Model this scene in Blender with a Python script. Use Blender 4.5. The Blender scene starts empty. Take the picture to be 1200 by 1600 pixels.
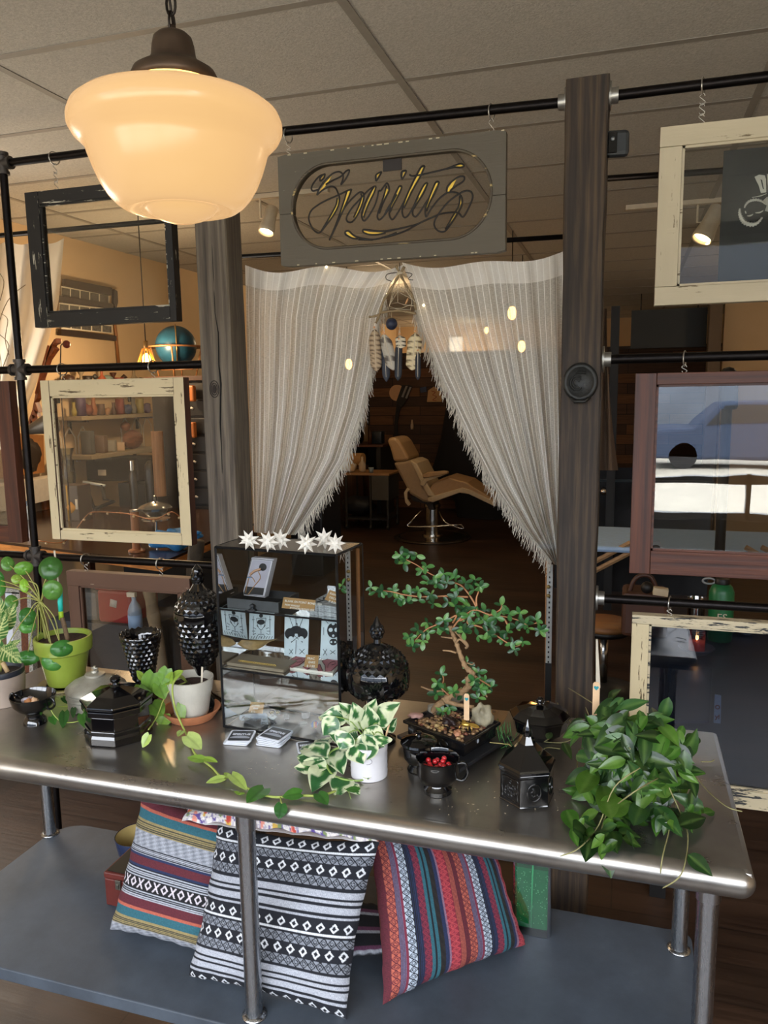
import bpy, math, random
import numpy as np
from mathutils import Vector, Matrix, Euler, noise as mnoise
PI = math.pi
rnd = random.Random(7)
scene = bpy.context.scene
COL = scene.collection

# ------------------------------------------------------------------ camera
H = 1.66
FPX, PITCH, ROLL, YAW = 1211.0, 0.1504857, -0.0153281, 0.3031094
Fv = Vector((-math.sin(YAW)*math.cos(PITCH), math.cos(YAW)*math.cos(PITCH), -math.sin(PITCH)))
r0 = Vector((math.cos(YAW), math.sin(YAW), 0)); u0 = r0.cross(Fv)
Rv = r0*math.cos(ROLL) + u0*math.sin(ROLL); Uv = Rv.cross(Fv)
CAM = Vector((0, 0, H))
cd = bpy.data.cameras.new('camera'); cam = bpy.data.objects.new('camera', cd); COL.objects.link(cam)
cam.matrix_world = Matrix(((Rv.x, Uv.x, -Fv.x, 0), (Rv.y, Uv.y, -Fv.y, 0), (Rv.z, Uv.z, -Fv.z, H), (0, 0, 0, 1)))
cd.sensor_fit = 'VERTICAL'; cd.sensor_height = 36; cd.lens = 36*FPX/1600; cd.clip_start = .05; cd.clip_end = 300
scene.camera = cam

# ------------------------------------------------------------------ view, world, daylight
vs = scene.view_settings
vs.view_transform = 'Standard'; vs.look = 'None'; vs.gamma = 1; vs.use_curve_mapping = False
vs.exposure = 0.45
W = bpy.data.worlds.new('world'); scene.world = W; W.use_nodes = True
nt = W.node_tree; bg = nt.nodes['Background']
sky = nt.nodes.new('ShaderNodeTexSky'); sky.sky_type = 'HOSEK_WILKIE'; sky.turbidity = 4; sky.ground_albedo = .4
sky.sun_direction = (0.3, 0.55, 0.75)
mixw = nt.nodes.new('ShaderNodeMix'); mixw.data_type = 'RGBA'; mixw.inputs[0].default_value = .8
nt.links.new(sky.outputs[0], mixw.inputs[6]); mixw.inputs[7].default_value = (.93, .97, 1.03, 1)
nt.links.new(mixw.outputs[2], bg.inputs[0]); bg.inputs[1].default_value = 11.5

def lamp(name, kind, loc, energy, color=(1, 1, 1), size=.1, rot=None, **kw):
    l = bpy.data.lights.new(name, kind); l.energy = energy; l.color = color
    if kind == 'SUN': l.angle = size
    elif kind == 'AREA': l.shape = 'RECTANGLE'; l.size = size; l.size_y = kw.pop('size_y', size)
    else: l.shadow_soft_size = size
    if kind == 'SPOT': l.spot_size = kw.pop('spot', 1.0); l.spot_blend = .6
    if kw.pop('portal', False): l.cycles.is_portal = True
    o = bpy.data.objects.new(name, l); COL.objects.link(o); o.location = loc
    if rot is not None: o.rotation_euler = rot
    return o
WARM = (1, .72, .42)
lamp('sun', 'SUN', (0, 0, 8), 6.0, (1, .96, .89), .01, Euler((math.radians(-38), math.radians(14), 0)))   # comes over the roof, lights the street only
YF = -1.45                       # the shop front behind the camera
for (xa, xb) in ((-3.45, -1.95), (-1.85, -.35), (-.25, 1.25), (1.35, 2.85)):
    lamp('window_portal', 'AREA', ((xa+xb)/2, YF-.03, 1.71), 1, size=xb-xa, size_y=1.9, rot=Euler((PI/2, 0, 0)), portal=True)
# lamps of the room behind the partition
lamp('room_light', 'POINT', (-2.9, 4.2, 1.95), 20, WARM, .05)
lamp('room_light', 'POINT', (-2.4, 7.5, 2.45), 17, WARM, .08)
lamp('room_light', 'POINT', (1.6, 7.0, 2.3), 11, WARM, .08)
lamp('room_light', 'POINT', (-2.4, 12.0, 2.2), 22, WARM, .1)

# ------------------------------------------------------------------ pixel helpers: a pixel of the photo on a real plane
def ray(x, y): return Fv + Rv*((x-600)/FPX) - Uv*((y-800)/FPX)
def pY(x, y, Y): d = ray(x, y); return CAM + d*(Y/d.y)
def pZ(x, y, Z): d = ray(x, y); return CAM + d*((Z-H)/d.z)
def pX(x, y, X): d = ray(x, y); return CAM + d*(X/d.x)
def px(P):
    v = Vector(P)-CAM; w = v.dot(Fv); return (600+FPX*v.dot(Rv)/w, 800-FPX*v.dot(Uv)/w)
def mpp(P): return (Vector(P)-CAM).dot(Fv)/FPX
def zat(P, y):
    v = Vector(P)-CAM; v.z = 0; k = (800-y)/FPX
    return max(Vector(P).z, H + (v.dot(Uv)-k*v.dot(Fv))/(k*Fv.z-Uv.z))

# ------------------------------------------------------------------ materials
def L(h):
    if isinstance(h, str):
        h = [int(h[i:i+2], 16)/255 for i in (0, 2, 4)]
        h = [c/12.92 if c <= .04045 else ((c+.055)/1.055)**2.4 for c in h]
    return (h[0], h[1], h[2], 1)
MATS = {}
class NT:
    def __init__(s, name):
        s.m = bpy.data.materials.new(name); s.m.use_nodes = True; s.t = s.m.node_tree; s.b = s.t.nodes['Principled BSDF']; s.out = s.t.nodes['Material Output']
    def n(s, typ, **kw):
        o = s.t.nodes.new(typ)
        for k, v in kw.items():
            if k.startswith('i_'): o.inputs[int(k[2:])].default_value = v
            else: setattr(o, k, v)
        return o
    def l(s, a, b): s.t.links.new(a, b)
    def coords(s, scale=(1, 1, 1), rot=(0, 0, 0), kind='Object'):
        tc = s.n('ShaderNodeTexCoord'); mp = s.n('ShaderNodeMapping'); mp.inputs['Scale'].default_value = scale; mp.inputs['Rotation'].default_value = rot
        s.l(tc.outputs[kind], mp.inputs[0]); return mp.outputs[0]
    def noise(s, vec, scale, detail=4, rough=.55):
        o = s.n('ShaderNodeTexNoise'); o.inputs['Scale'].default_value = scale; o.inputs['Detail'].default_value = detail; o.inputs['Roughness'].default_value = rough
        if vec is not None: s.l(vec, o.inputs['Vector'])
        return o.outputs[0]
    def ramp(s, fac, stops, mode='LINEAR'):
        o = s.n('ShaderNodeValToRGB'); cr = o.color_ramp; cr.interpolation = mode
        while len(cr.elements) < len(stops): cr.elements.new(.5)
        for e, (p_, c_) in zip(cr.elements, stops): e.position = p_; e.color = c_ if len(c_) == 4 else L(c_)
        s.l(fac, o.inputs[0]); return o.outputs[0]
    def mix(s, f, a, b, typ='MIX'):
        o = s.n('ShaderNodeMix', data_type='RGBA', blend_type=typ)
        for i, v in ((0, f), (6, a), (7, b)):
            if hasattr(v, 'links'): s.l(v, o.inputs[i])
            else: o.inputs[i].default_value = v
        return o.outputs[2]
    def math(s, op, a, b=0.0, c=0.0):
        o = s.n('ShaderNodeMath', operation=op)
        for i, v in enumerate((a, b, c)):
            if hasattr(v, 'links'): s.l(v, o.inputs[i])
            else: o.inputs[i].default_value = v
        return o.outputs[0]
    def bump(s, h, st=.3, dist=.01):
        o = s.n('ShaderNodeBump'); o.inputs['Strength'].default_value = st; o.inputs['Distance'].default_value = dist
        s.l(h, o.inputs['Height']); s.l(o.outputs[0], s.b.inputs['Normal'])
    def set(s, **kw):
        for k, v in kw.items():
            i = s.b.inputs[k.replace('_', ' ')]
            if hasattr(v, 'links'): s.l(v, i)
            else: i.default_value = v
        return s.m
def M(name, col, rough=.5, metal=0, var=.12, scale=30, bump=0, bscale=200, coat=0, sheen=0, ior=1.5, attr=False):
    if name in MATS: return MATS[name]
    n = NT(name); v = n.coords()
    c = L(col); nz = n.noise(v, scale)
    if attr:
        a = n.n('ShaderNodeVertexColor'); a.layer_name = 'Col'; cc = a.outputs[0]
    else: cc = c
    g = n.ramp(nz, [(.3, (1-var,)*3+(1,)), (.7, (1,)*3+(1,))])
    m = n.mix(1.0, cc, g, 'MULTIPLY')
    n.set(Base_Color=m, Roughness=rough, Metallic=metal, IOR=ior)
    if coat: n.set(Coat_Weight=coat, Coat_Roughness=.05)
    if sheen: n.set(Sheen_Weight=sheen)
    if bump: n.bump(n.noise(v, bscale), bump, .004)
    MATS[name] = n.m; return n.m
def wood(name, c1, c2, axis=2, rough=.6, k=1.0, bump=.4, c3=None):
    if name in MATS: return MATS[name]
    n = NT(name); sc = [14*k]*3; sc[axis] = 1.1*k
    v = n.coords(sc); a = n.noise(v, 2.2, 6, .65)
    sc2 = [90*k]*3; sc2[axis] = 2.5*k
    b = n.noise(n.coords(sc2), 2.0, 3)
    w = n.n('ShaderNodeTexWave', wave_type='BANDS', bands_direction='X' if axis != 0 else 'Z'); w.inputs['Scale'].default_value = .9; w.inputs['Distortion'].default_value = 14; w.inputs['Detail'].default_value = 4; w.inputs['Detail Scale'].default_value = .6; n.l(v, w.inputs[0])
    f = n.math('ADD', n.math('MULTIPLY', a, .62), n.math('MULTIPLY', w.outputs[1], .13)); f = n.math('ADD', f, n.math('MULTIPLY', b, .36))
    c = n.ramp(f, [(.32, L(c2)), (.52, L(c3) if c3 else [(x+y)/2 for x, y in zip(L(c1), L(c2))]), (.75, L(c1))])
    n.set(Base_Color=c, Roughness=rough); n.bump(f, bump, .004)
    MATS[name] = n.m; return n.m
def paint(name, col, under, axis=2, amount=.5, dirt='6b5f45', rough=.6):
    if name in MATS: return MATS[name]
    n = NT(name); sc = [9]*3; sc[axis] = 1.6; v = n.coords(sc)
    a = n.noise(v, 5, 8, .7); sc2 = [110]*3; sc2[axis] = 7; b = n.noise(n.coords(sc2), 1.4, 4, .6)
    f = n.math('ADD', n.math('MULTIPLY', a, .62), n.math('MULTIPLY', b, .38))
    t = .30+.2*amount
    chip = n.ramp(f, [(t, (1, 1, 1, 1)), (t+.02, (0, 0, 0, 1))])
    c = n.mix(n.math('MULTIPLY', n.noise(v, 1.6, 3), .35), L(col), L(dirt))
    c = n.mix(chip, c, L(under)); n.set(Base_Color=c, Roughness=rough); n.bump(f, .35, .003)
    MATS[name] = n.m; return n.m
def glass(name, tint=(1, 1, 1), refl=1.0, haze=0.0, hazecol='8a8f90', wav=0.0, rough=0.0):
    if name in MATS: return MATS[name]
    n = NT(name); t = n.t; t.nodes.remove(n.b)
    tr = n.n('ShaderNodeBsdfTransparent'); tr.inputs[0].default_value = (*tint, 1)
    gl = n.n('ShaderNodeBsdfGlossy'); gl.inputs['Roughness'].default_value = rough
    fr = n.n('ShaderNodeFresnel'); fr.inputs[0].default_value = 1.5
    if wav:
        v = n.coords((1, 1, 2.2)); bp = n.n('ShaderNodeBump'); bp.inputs['Strength'].default_value = wav; bp.inputs['Distance'].default_value = .01
        n.l(n.noise(v, 4, 1), bp.inputs['Height']); n.l(bp.outputs[0], gl.inputs['Normal'])
    f = n.math('MULTIPLY', fr.outputs[0], 2.0*refl)
    mx = n.n('ShaderNodeMixShader'); n.l(f, mx.inputs[0]); n.l(tr.outputs[0], mx.inputs[1]); n.l(gl.outputs[0], mx.inputs[2]); o = mx.outputs[0]
    if haze:
        df = n.n('ShaderNodeBsdfDiffuse'); df.inputs[0].default_value = L(hazecol); m2 = n.n('ShaderNodeMixShader')
        hz = n.math('MULTIPLY', n.noise(n.coords(), 7, 5), haze*2); n.l(hz, m2.inputs[0]); n.l(o, m2.inputs[1]); n.l(df.outputs[0], m2.inputs[2]); o = m2.outputs[0]
    n.l(o, n.out.inputs[0]); MATS[name] = n.m; return n.m
def emis(name, col, st, base=None):
    if name in MATS: return MATS[name]
    n = NT(name); n.set(Base_Color=L(base or col), Emission_Color=L(col), Emission_Strength=st, Roughness=.5); MATS[name] = n.m; return n.m

# ------------------------------------------------------------------ mesh builder
ORG = {}
def frame_of(d, up=None):
    d = Vector(d).normalized(); up = Vector(up) if up is not None else Vector((0, 0, 1))
    if abs(d.dot(up)) > .98: up = Vector((0, 1, 0)) if abs(d.y) < .9 else Vector((1, 0, 0))
    a = d.cross(up).normalized(); b = a.cross(d).normalized(); return a, b
class G:
    def __init__(s): s.v = []; s.f = []; s.c = []; s.uv = []; s.col = (1, 1, 1, 1)
    def av(s, p, c=None, uv=(0, 0)): s.v.append(Vector(p)); s.c.append(c or s.col); s.uv.append(uv); return len(s.v)-1
    def box(s, a, b, M_=None):
        a = Vector(a); b = Vector(b); n = len(s.v)
        for k in range(8):
            p = Vector((b.x if k & 1 else a.x, b.y if k & 2 else a.y, b.z if k & 4 else a.z))
            s.av(M_ @ p if M_ else p)
        s.f += [[n+i for i in q] for q in ((0, 2, 3, 1), (4, 5, 7, 6), (0, 1, 5, 4), (2, 6, 7, 3), (0, 4, 6, 2), (1, 3, 7, 5))]; return s
    def cbox(s, c, sz, M_=None):
        c = Vector(c); h = Vector(sz)/2; return s.box(c-h, c+h, M_)
    def obox(s, c, sz, rot):      # rotated box about its centre
        m = Matrix.Translation(c) @ Euler(rot).to_matrix().to_4x4(); h = Vector(sz)/2; return s.box(-h, h, m)
    def tube(s, pts, r, n=8, closed=False, flat=1.0, up=None):
        pts = [Vector(p) for p in pts]; N = len(pts); base = len(s.v); pa = None
        for i, p in enumerate(pts):
            q0 = pts[i-1] if (i or closed) else p; q1 = pts[(i+1) % N] if (i < N-1 or closed) else p
            d = (q1-q0); d = d if d.length > 1e-9 else Vector((0, 0, 1)); d.normalize()
            if up is not None: a, b = frame_of(d, up)
            elif pa is None: a, b = frame_of(d)
            else:
                a = (pa-d*pa.dot(d)); a = a.normalized() if a.length > 1e-6 else frame_of(d)[0]; b = a.cross(d)
            pa = a; rr = r[i] if isinstance(r, (list, tuple)) else r
            for k in range(n):
                t = 2*PI*k/n; s.av(p+a*(rr*math.cos(t))+b*(rr*flat*math.sin(t)))
        for i in range(N if closed else N-1):
            j = (i+1) % N
            for k in range(n):
                l = (k+1) % n; s.f.append([base+i*n+k, base+i*n+l, base+j*n+l, base+j*n+k])
        if not closed: s.f.append([base+k for k in range(n)][::-1]); s.f.append([base+(N-1)*n+k for k in range(n)])
        return s
    def lathe(s, prof, c=(0, 0, 0), n=32, fn=None, cap=True, ang0=0.0):
        c = Vector(c); base = len(s.v)
        for i, (r, z) in enumerate(prof):
            for k in range(n):
                t = 2*PI*k/n+ang0; rr, zz = (r, z)
                if fn: rr, zz = fn(r, z, t, i, k)
                s.av((c.x+rr*math.cos(t), c.y+rr*math.sin(t), c.z+zz), uv=(k/n, i/len(prof)))
        for i in range(len(prof)-1):
            for k in range(n):
                l = (k+1) % n; s.f.append([base+i*n+k, base+i*n+l, base+(i+1)*n+l, base+(i+1)*n+k])
        if cap: s.f.append([base+k for k in range(n)][::-1]); e = base+(len(prof)-1)*n; s.f.append([e+k for k in range(n)])
        return s
    def sphere(s, c, r, nu=16, nv=10, sc=(1, 1, 1), jit=0, seed=0):
        c = Vector(c); base = len(s.v)
        for i in range(nv+1):
            a = PI*i/nv
            for k in range(nu):
                b = 2*PI*k/nu; d = Vector((math.sin(a)*math.cos(b), math.sin(a)*math.sin(b), math.cos(a)))
                rr = r*(1+jit*mnoise.noise(d*1.7+Vector((seed, seed*2, 0)))) if jit else r
                s.av(c+Vector((d.x*rr*sc[0], d.y*rr*sc[1], d.z*rr*sc[2])))
        for i in range(nv):
            for k in range(nu):
                l = (k+1) % nu; s.f.append([base+i*nu+k, base+(i+1)*nu+k, base+(i+1)*nu+l, base+i*nu+l])
        return s
    def prism(s, pts, off):       # polygon of 3-D points pushed by a vector
        off = Vector(off); n = len(pts); b = len(s.v)
        for p in pts: s.av(p)
        for p in pts: s.av(Vector(p)+off)
        s.f.append([b+i for i in range(n)]); s.f.append([b+n+i for i in range(n)][::-1])
        for i in range(n): j = (i+1) % n; s.f.append([b+i, b+n+i, b+n+j, b+j])
        return s
    def grid(s, fn, nu, nv, cfn=None, wrap=False):
        b = len(s.v)
        for j in range(nv+1):
            for i in range(nu+1): u, v = i/nu, j/nv; s.av(fn(u, v), cfn(u, v) if cfn else None, (u, v))
        for j in range(nv):
            for i in range(nu): s.f.append([b+j*(nu+1)+i, b+j*(nu+1)+i+1, b+(j+1)*(nu+1)+i+1, b+(j+1)*(nu+1)+i])
        return s
    def leaf(s, base, d, nrm, ln, w, fold=.25, curl=.25, tip=1.0, col=None, colf=None, seg=6, heart=False, tw=0):
        base = Vector(base); d = Vector(d).normalized(); nrm = Vector(nrm); side = d.cross(nrm)
        side = side.normalized() if side.length > 1e-4 else frame_of(d)[0]; nrm = side.cross(d).normalized(); b = len(s.v)
        for i in range(seg+1):
            t = i/seg; ww = (math.sin(PI*(t**.72))**.8 if tip < 1.2 else math.sin(PI*t**.62)**1.15) * w/2
            if heart: ww = w/2*(math.sqrt(max(0, 1-(max(0, .32-t)/.36)**2)) if t < .32 else math.cos((t-.32)/.68*PI/2)**.85)
            if i == 0: ww = w*(.16 if heart else .03)
            if i == seg: ww = w*.01
            cen = base+d*(ln*t)-nrm*(curl*ln*t*t)
            back = -.12*ln*(1 if heart and i == 0 else 0)
            for k, u in enumerate((-1, -.5, 0, .5, 1)):
                c = colf(u, t) if colf else (col or s.col)
                s.av(cen+side*(ww*u)+nrm*(fold*ww*abs(u))+d*(back*abs(u)), c, (u*.5+.5, t))
        for i in range(seg):
            for k in range(4): s.f.append([b+i*5+k, b+i*5+k+1, b+(i+1)*5+k+1, b+(i+1)*5+k])
        return s
    def build(s, name, mat, parent=None, smooth=True, bevel=0, solid=0, sub=0, org=None, auto=None, uvs=False):
        me = bpy.data.meshes.new(name); O = ORG.get(parent.name, Vector()) if parent else (Vector(org) if org is not None else Vector())
        me.from_pydata([tuple(v-O) for v in s.v], [], s.f)
        if any(c != (1, 1, 1, 1) for c in s.c):
            at = me.color_attributes.new('Col', 'FLOAT_COLOR', 'POINT'); at.data.foreach_set('color', [x for c in s.c for x in (c if len(c) == 4 else (*c, 1))])
        if uvs:
            ul = me.uv_layers.new(name='UV'); ul.data.foreach_set('uv', [x for l in me.loops for x in s.uv[l.vertex_index]])
        me.materials.append(mat)
        if smooth: me.shade_smooth()
        if smooth and auto: me.set_sharp_from_angle(angle=math.radians(auto))
        me.validate(); o = bpy.data.objects.new(name, me); COL.objects.link(o)
        if parent: o.parent = parent; ORG[o.name] = O
        else: o.location = O; ORG[o.name] = O
        if solid: m = o.modifiers.new('solid', 'SOLIDIFY'); m.thickness = solid; m.offset = 0
        if bevel: m = o.modifiers.new('bevel', 'BEVEL'); m.width = bevel; m.segments = 2; m.limit_method = 'ANGLE'; m.angle_limit = math.radians(40)
        if sub: m = o.modifiers.new('sub', 'SUBSURF'); m.levels = sub; m.render_levels = sub
        return o
def thing(name, label, cat, loc=(0, 0, 0), group=None, local=False):
    o = bpy.data.objects.new(name, None); COL.objects.link(o); o.empty_display_size = .05
    o.location = (0, 0, 0) if local else loc; ORG[o.name] = Vector((0, 0, 0)) if local else Vector(loc)
    o['label'] = label; o['category'] = cat
    if group: o['group'] = group
    return o
def tag(o, label, cat, group=None, kind=None):
    o['label'] = label; o['category'] = cat
    if group: o['group'] = group
    if kind: o['kind'] = kind
    return o
def struct(o, label=None): o['kind'] = 'structure'; return o
def copytree(root, loc=None, rot=None, label=None, group=None, scale=None):
    r = root.copy(); COL.objects.link(r)
    if loc is not None: r.location = loc
    if rot is not None: r.rotation_euler = rot
    if scale: r.scale = scale
    if label: r['label'] = label
    if group: r['group'] = group
    for ch in list(root.children):
        c = ch.copy(); COL.objects.link(c); c.parent = r
        for g in list(ch.children): d = g.copy(); COL.objects.link(d); d.parent = c
    return r
def cr(pts, n=6, closed=False):      # Catmull-Rom through points
    pts = [Vector(p) for p in pts]; N = len(pts); out = []
    for i in range(N if closed else N-1):
        p1, p2 = pts[i], pts[(i+1) % N]; p0 = pts[i-1] if (i or closed) else p1; p3 = pts[(i+2) % N] if (i+2 < N or closed) else p2
        for k in range(n):
            t = k/n; out.append(.5*((2*p1)+(p2-p0)*t+(2*p0-5*p1+4*p2-p3)*t*t+(3*p1-p0-3*p2+p3)*t**3))
    if not closed: out.append(pts[-1])
    return out
def text(body, size, mat, parent, origin, xdir, ydir, name='lettering', depth=.0006, align='CENTER', shear=0, bold=0):
    cu = bpy.data.curves.new(name, 'FONT'); cu.body = body; cu.size = size; cu.align_x = align; cu.extrude = depth; cu.shear = shear; cu.offset = bold; cu.resolution_u = 3
    to = bpy.data.objects.new(name+'_tmp', cu); me = bpy.data.meshes.new_from_object(to); bpy.data.objects.remove(to); me.name = name
    x = Vector(xdir).normalized(); y = Vector(ydir).normalized(); z = x.cross(y); O = Vector(origin)-ORG.get(parent.name, Vector())
    me.transform(Matrix(((x.x, y.x, z.x, O.x), (x.y, y.y, z.y, O.y), (x.z, y.z, z.z, O.z), (0, 0, 0, 1))))
    me.materials.clear(); me.materials.append(mat); o = bpy.data.objects.new(name, me); COL.objects.link(o); o.parent = parent; return o
def plathe(cx, cy, prof, z0=None, P=None, n=32, fn=None, g=None, cap=True, ang0=0.0):
    """lathe whose rings are given as (half-width px, y px of the ring's centre); stands at pixel (cx,cy) on height z0"""
    P = P if P is not None else pZ(cx, cy, z0); k = mpp(P); base = Vector((P.x, P.y, 0))
    g = g or G(); pr = [(r*k, zat(P, y)) for r, y in prof]
    return g.lathe(pr, base, n, fn, cap, ang0)
# ================================================================== THE ROOM
XL, XR, YB, CZ = -3.65, 3.45, 12.5, 2.75
# floor : dark planks
n = NT('floor_planks'); v = n.coords()
bk = n.n('ShaderNodeTexBrick'); bk.offset = .37; bk.inputs['Scale'].default_value = 1; bk.inputs['Brick Width'].default_value = 1.25; bk.inputs['Row Height'].default_value = .16; bk.inputs['Mortar Size'].default_value = .0025; bk.inputs['Mortar Smooth'].default_value = .1
bk.inputs['Color1'].default_value = L('402d22'); bk.inputs['Color2'].default_value = L('291d16'); bk.inputs['Mortar'].default_value = L('120c09'); n.l(v, bk.inputs[0])
gr = n.noise(n.coords((1.2, 26, 1)), 2.4, 7, .68); gr2 = n.noise(n.coords((.5, 2.5, 1)), 2, 3)
c = n.mix(.75, bk.outputs[0], n.ramp(gr, [(.35, (.35, .33, .32, 1)), (.65, (1.35, 1.3, 1.25, 1))]), 'MULTIPLY'); c = n.mix(.35, c, n.ramp(gr2, [(.35, L('221711')), (.7, L('5d4636'))]))
n.set(Base_Color=c, Roughness=n.ramp(gr, [(.3, (.34,)*3+(1,)), (.7, (.52,)*3+(1,))])); n.bump(gr, .25, .004); FLOOR = n.m
struct(G().box((XL-.1, YF-.1, -.1), (XR+.1, YB+.1, 0)).build('floor', FLOOR, smooth=False))
# ceiling : lay-in tiles in a T-bar grid
n = NT('ceiling_tile'); v = n.coords(); vo = n.n('ShaderNodeTexVoronoi'); vo.inputs['Scale'].default_value = 85; n.l(v, vo.inputs[0])
pit = n.ramp(vo.outputs[0], [(.05, (.35, .34, .32, 1)), (.16, (1, 1, 1, 1))]); msk = n.noise(v, 28, 3); pit = n.mix(n.ramp(msk, [(.5, (0, 0, 0, 1)), (.6, (1, 1, 1, 1))]), (1, 1, 1, 1), pit)
n.set(Base_Color=n.mix(1, n.ramp(n.noise(v, 120, 2), [(.3, L('a39e94')), (.7, L('b8b3a8'))]), pit, 'MULTIPLY'), Roughness=.9); n.bump(n.noise(v, 160, 2), .4, .004); TILE = n.m
struct(G().box((XL-.1, YF-.1, CZ+.012), (XR+.1, YB+.1, CZ+.12)).build('ceiling', M('ceiling_void', '55524c', .9), smooth=False))
g = G(); x = -0.79-1.22*3
while x < XR:
    y = 2.19-.61*6
    while y < YB:
        a, b = max(x+.014, XL), min(x+1.206, XR); c0, d0 = max(y+.014, YF), min(y+.596, YB)
        if b > a and d0 > c0: g.box((a, c0, CZ-.004), (b, d0, CZ+.02))
        y += .61
    x += 1.22
o = g.build('ceiling', TILE, smooth=False); struct(o)
g = G()
for i in range(-3, 4): xx = -.79+1.22*i; g.box((xx-.0145, YF, CZ-.007), (xx+.0145, YB, CZ+.012)) if XL < xx < XR else None
for i in range(-6, 18): yy = 2.19+.61*i; g.box((XL, yy-.0145, CZ-.0065), (XR, yy+.0145, CZ+.012)) if YF < yy < YB else None
struct(g.build('trim_1', M('grid_bar', '8a847a', .6), smooth=False))
plaster = M('warm_plaster', 'cdb089', .85, var=.08, scale=3, bump=.1)
struct(G().box((XL-.1, YF, 0), (XL, YB, CZ)).build('wall_left', plaster, smooth=False))
struct(G().box((XR, YF, 0), (XR+.1, YB, CZ)).build('wall_right', plaster, smooth=False))
struct(G().box((XL-.1, YB, 0), (XR+.1, YB+.1, CZ)).build('wall_back', plaster, smooth=False))
# reclaimed plank wall at the back of the room
n = NT('reclaimed_planks'); v = n.coords((1, 1, 1), (PI/2, 0, 0))
bk = n.n('ShaderNodeTexBrick'); bk.offset = .43; bk.inputs['Scale'].default_value = 1; bk.inputs['Brick Width'].default_value = .95; bk.inputs['Row Height'].default_value = .135; bk.inputs['Mortar Size'].default_value = .004; bk.inputs['Bias'].default_value = -.5
bk.inputs['Color1'].default_value = L('4a3427'); bk.inputs['Color2'].default_value = L('9c683e'); bk.inputs['Mortar'].default_value = L('0e0a08'); n.l(v, bk.inputs[0])
gr = n.noise(n.coords((1.5, 1, 22)), 2.5, 6, .65); c = n.mix(.7, bk.outputs[0], n.ramp(gr, [(.3, (.45, .42, .4, 1)), (.7, (1.2, 1.2, 1.2, 1))]), 'MULTIPLY')
n.set(Base_Color=c, Roughness=.75); n.bump(gr, .3, .004)
struct(G().box((XL, 10.93, 0), (XR, 11.05, 2.2)).build('wall_partition', n.m, smooth=False))
struct(G().box((XL, 10.88, 2.2), (XR, 11.08, 2.24)).build('trim_2', wood('dark_cap', '3a2a20', '241a14', 0), smooth=False))
# shop front behind the camera : sill, mullions, transom, header; open street outside
wm = M('shopfront_frame', '9a9c9c', .5); g = G()
g.box((XL-.1, YF-.12, -.1), (XR+.1, YF, .76)).box((XL-.1, YF-.12, 2.66), (XR+.1, YF, CZ+.1)).box((XL-.1, YF-.12, .3), (-3.45, YF, 2.7)).box((2.95, YF-.12, .3), (XR+.1, YF, 2.7))
struct(g.build('wall_front', M('front_wall_paint', '6d6a64', .8), smooth=False))
for i, (xa, xb) in enumerate(((-3.45, -1.9), (-1.9, -.3), (-.3, 1.3), (1.3, 2.95))):
    g = G()
    for (p, q) in (((xa, YF-.09, .76), (xa+.04, YF-.03, 2.66)), ((xb-.04, YF-.09, .76), (xb, YF-.03, 2.66)), ((xa, YF-.09, .76), (xb, YF-.03, .81)), ((xa, YF-.09, 2.61), (xb, YF-.03, 2.66)), ((xa, YF-.09, 1.02), (xb, YF-.03, 1.06)), (((xa+xb)/2+.3, YF-.09, .76), ((xa+xb)/2+.33, YF-.03, 1.06))): g.box(p, q)
    struct(g.build('window_%d' % (i+1), wm, smooth=False))
# street outside (seen only as reflections)
struct(G().box((-30, -60, -.3), (30, YF-.13, -.12)).build('ground', M('pale_pavement', 'bbb4a4', .8, var=.15, scale=2), smooth=False))
g = G().box((-26, -24.5, -.12), (26, -24, 7)); struct(g.build('wall_street', M('street_facade', '5c6470', .7, var=.3, scale=.5), smooth=False))
def car(x, y, colr, label):
    t = thing('parked_car', label, 'car', (x, y, -.12), 'cars parked across the street')
    prof = [(-2.2, .25), (-2.25, .75), (-1.9, .95), (-1.2, 1.0), (-.65, 1.5), (.9, 1.52), (1.6, 1.05), (2.15, .95), (2.25, .6), (2.2, .25)]
    g = G().prism([Vector((x+a, y-.9, b-.12)) for a, b in prof], (0, 1.8, 0)); g.build('body', M('car_'+colr, colr, .75, ior=1.2), t, smooth=False, bevel=.06)
    g = G().prism([Vector((x+a, y-.91, b-.12)) for a, b in ((-.95, 1.02), (-.58, 1.42), (.85, 1.44), (1.35, 1.05))], (0, 1.82, 0)); g.build('side_glass', M('car_glass', '10151a', .5), t, smooth=False)
    for a in (-1.4, 1.4):
        for s in (-.9, .72): G().tube([(x+a, y+s, .2), (x+a, y+s+.18, .2)], .32, 20).build('wheel', M('tyre', '1a1a1a', .8), t, auto=40)
car(-3.4, -14.5, '1a2438', 'dark blue car parked outside across the street, left one'); car(2.6, -14.8, '3a4456', 'grey blue car parked outside across the street, right one')

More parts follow.
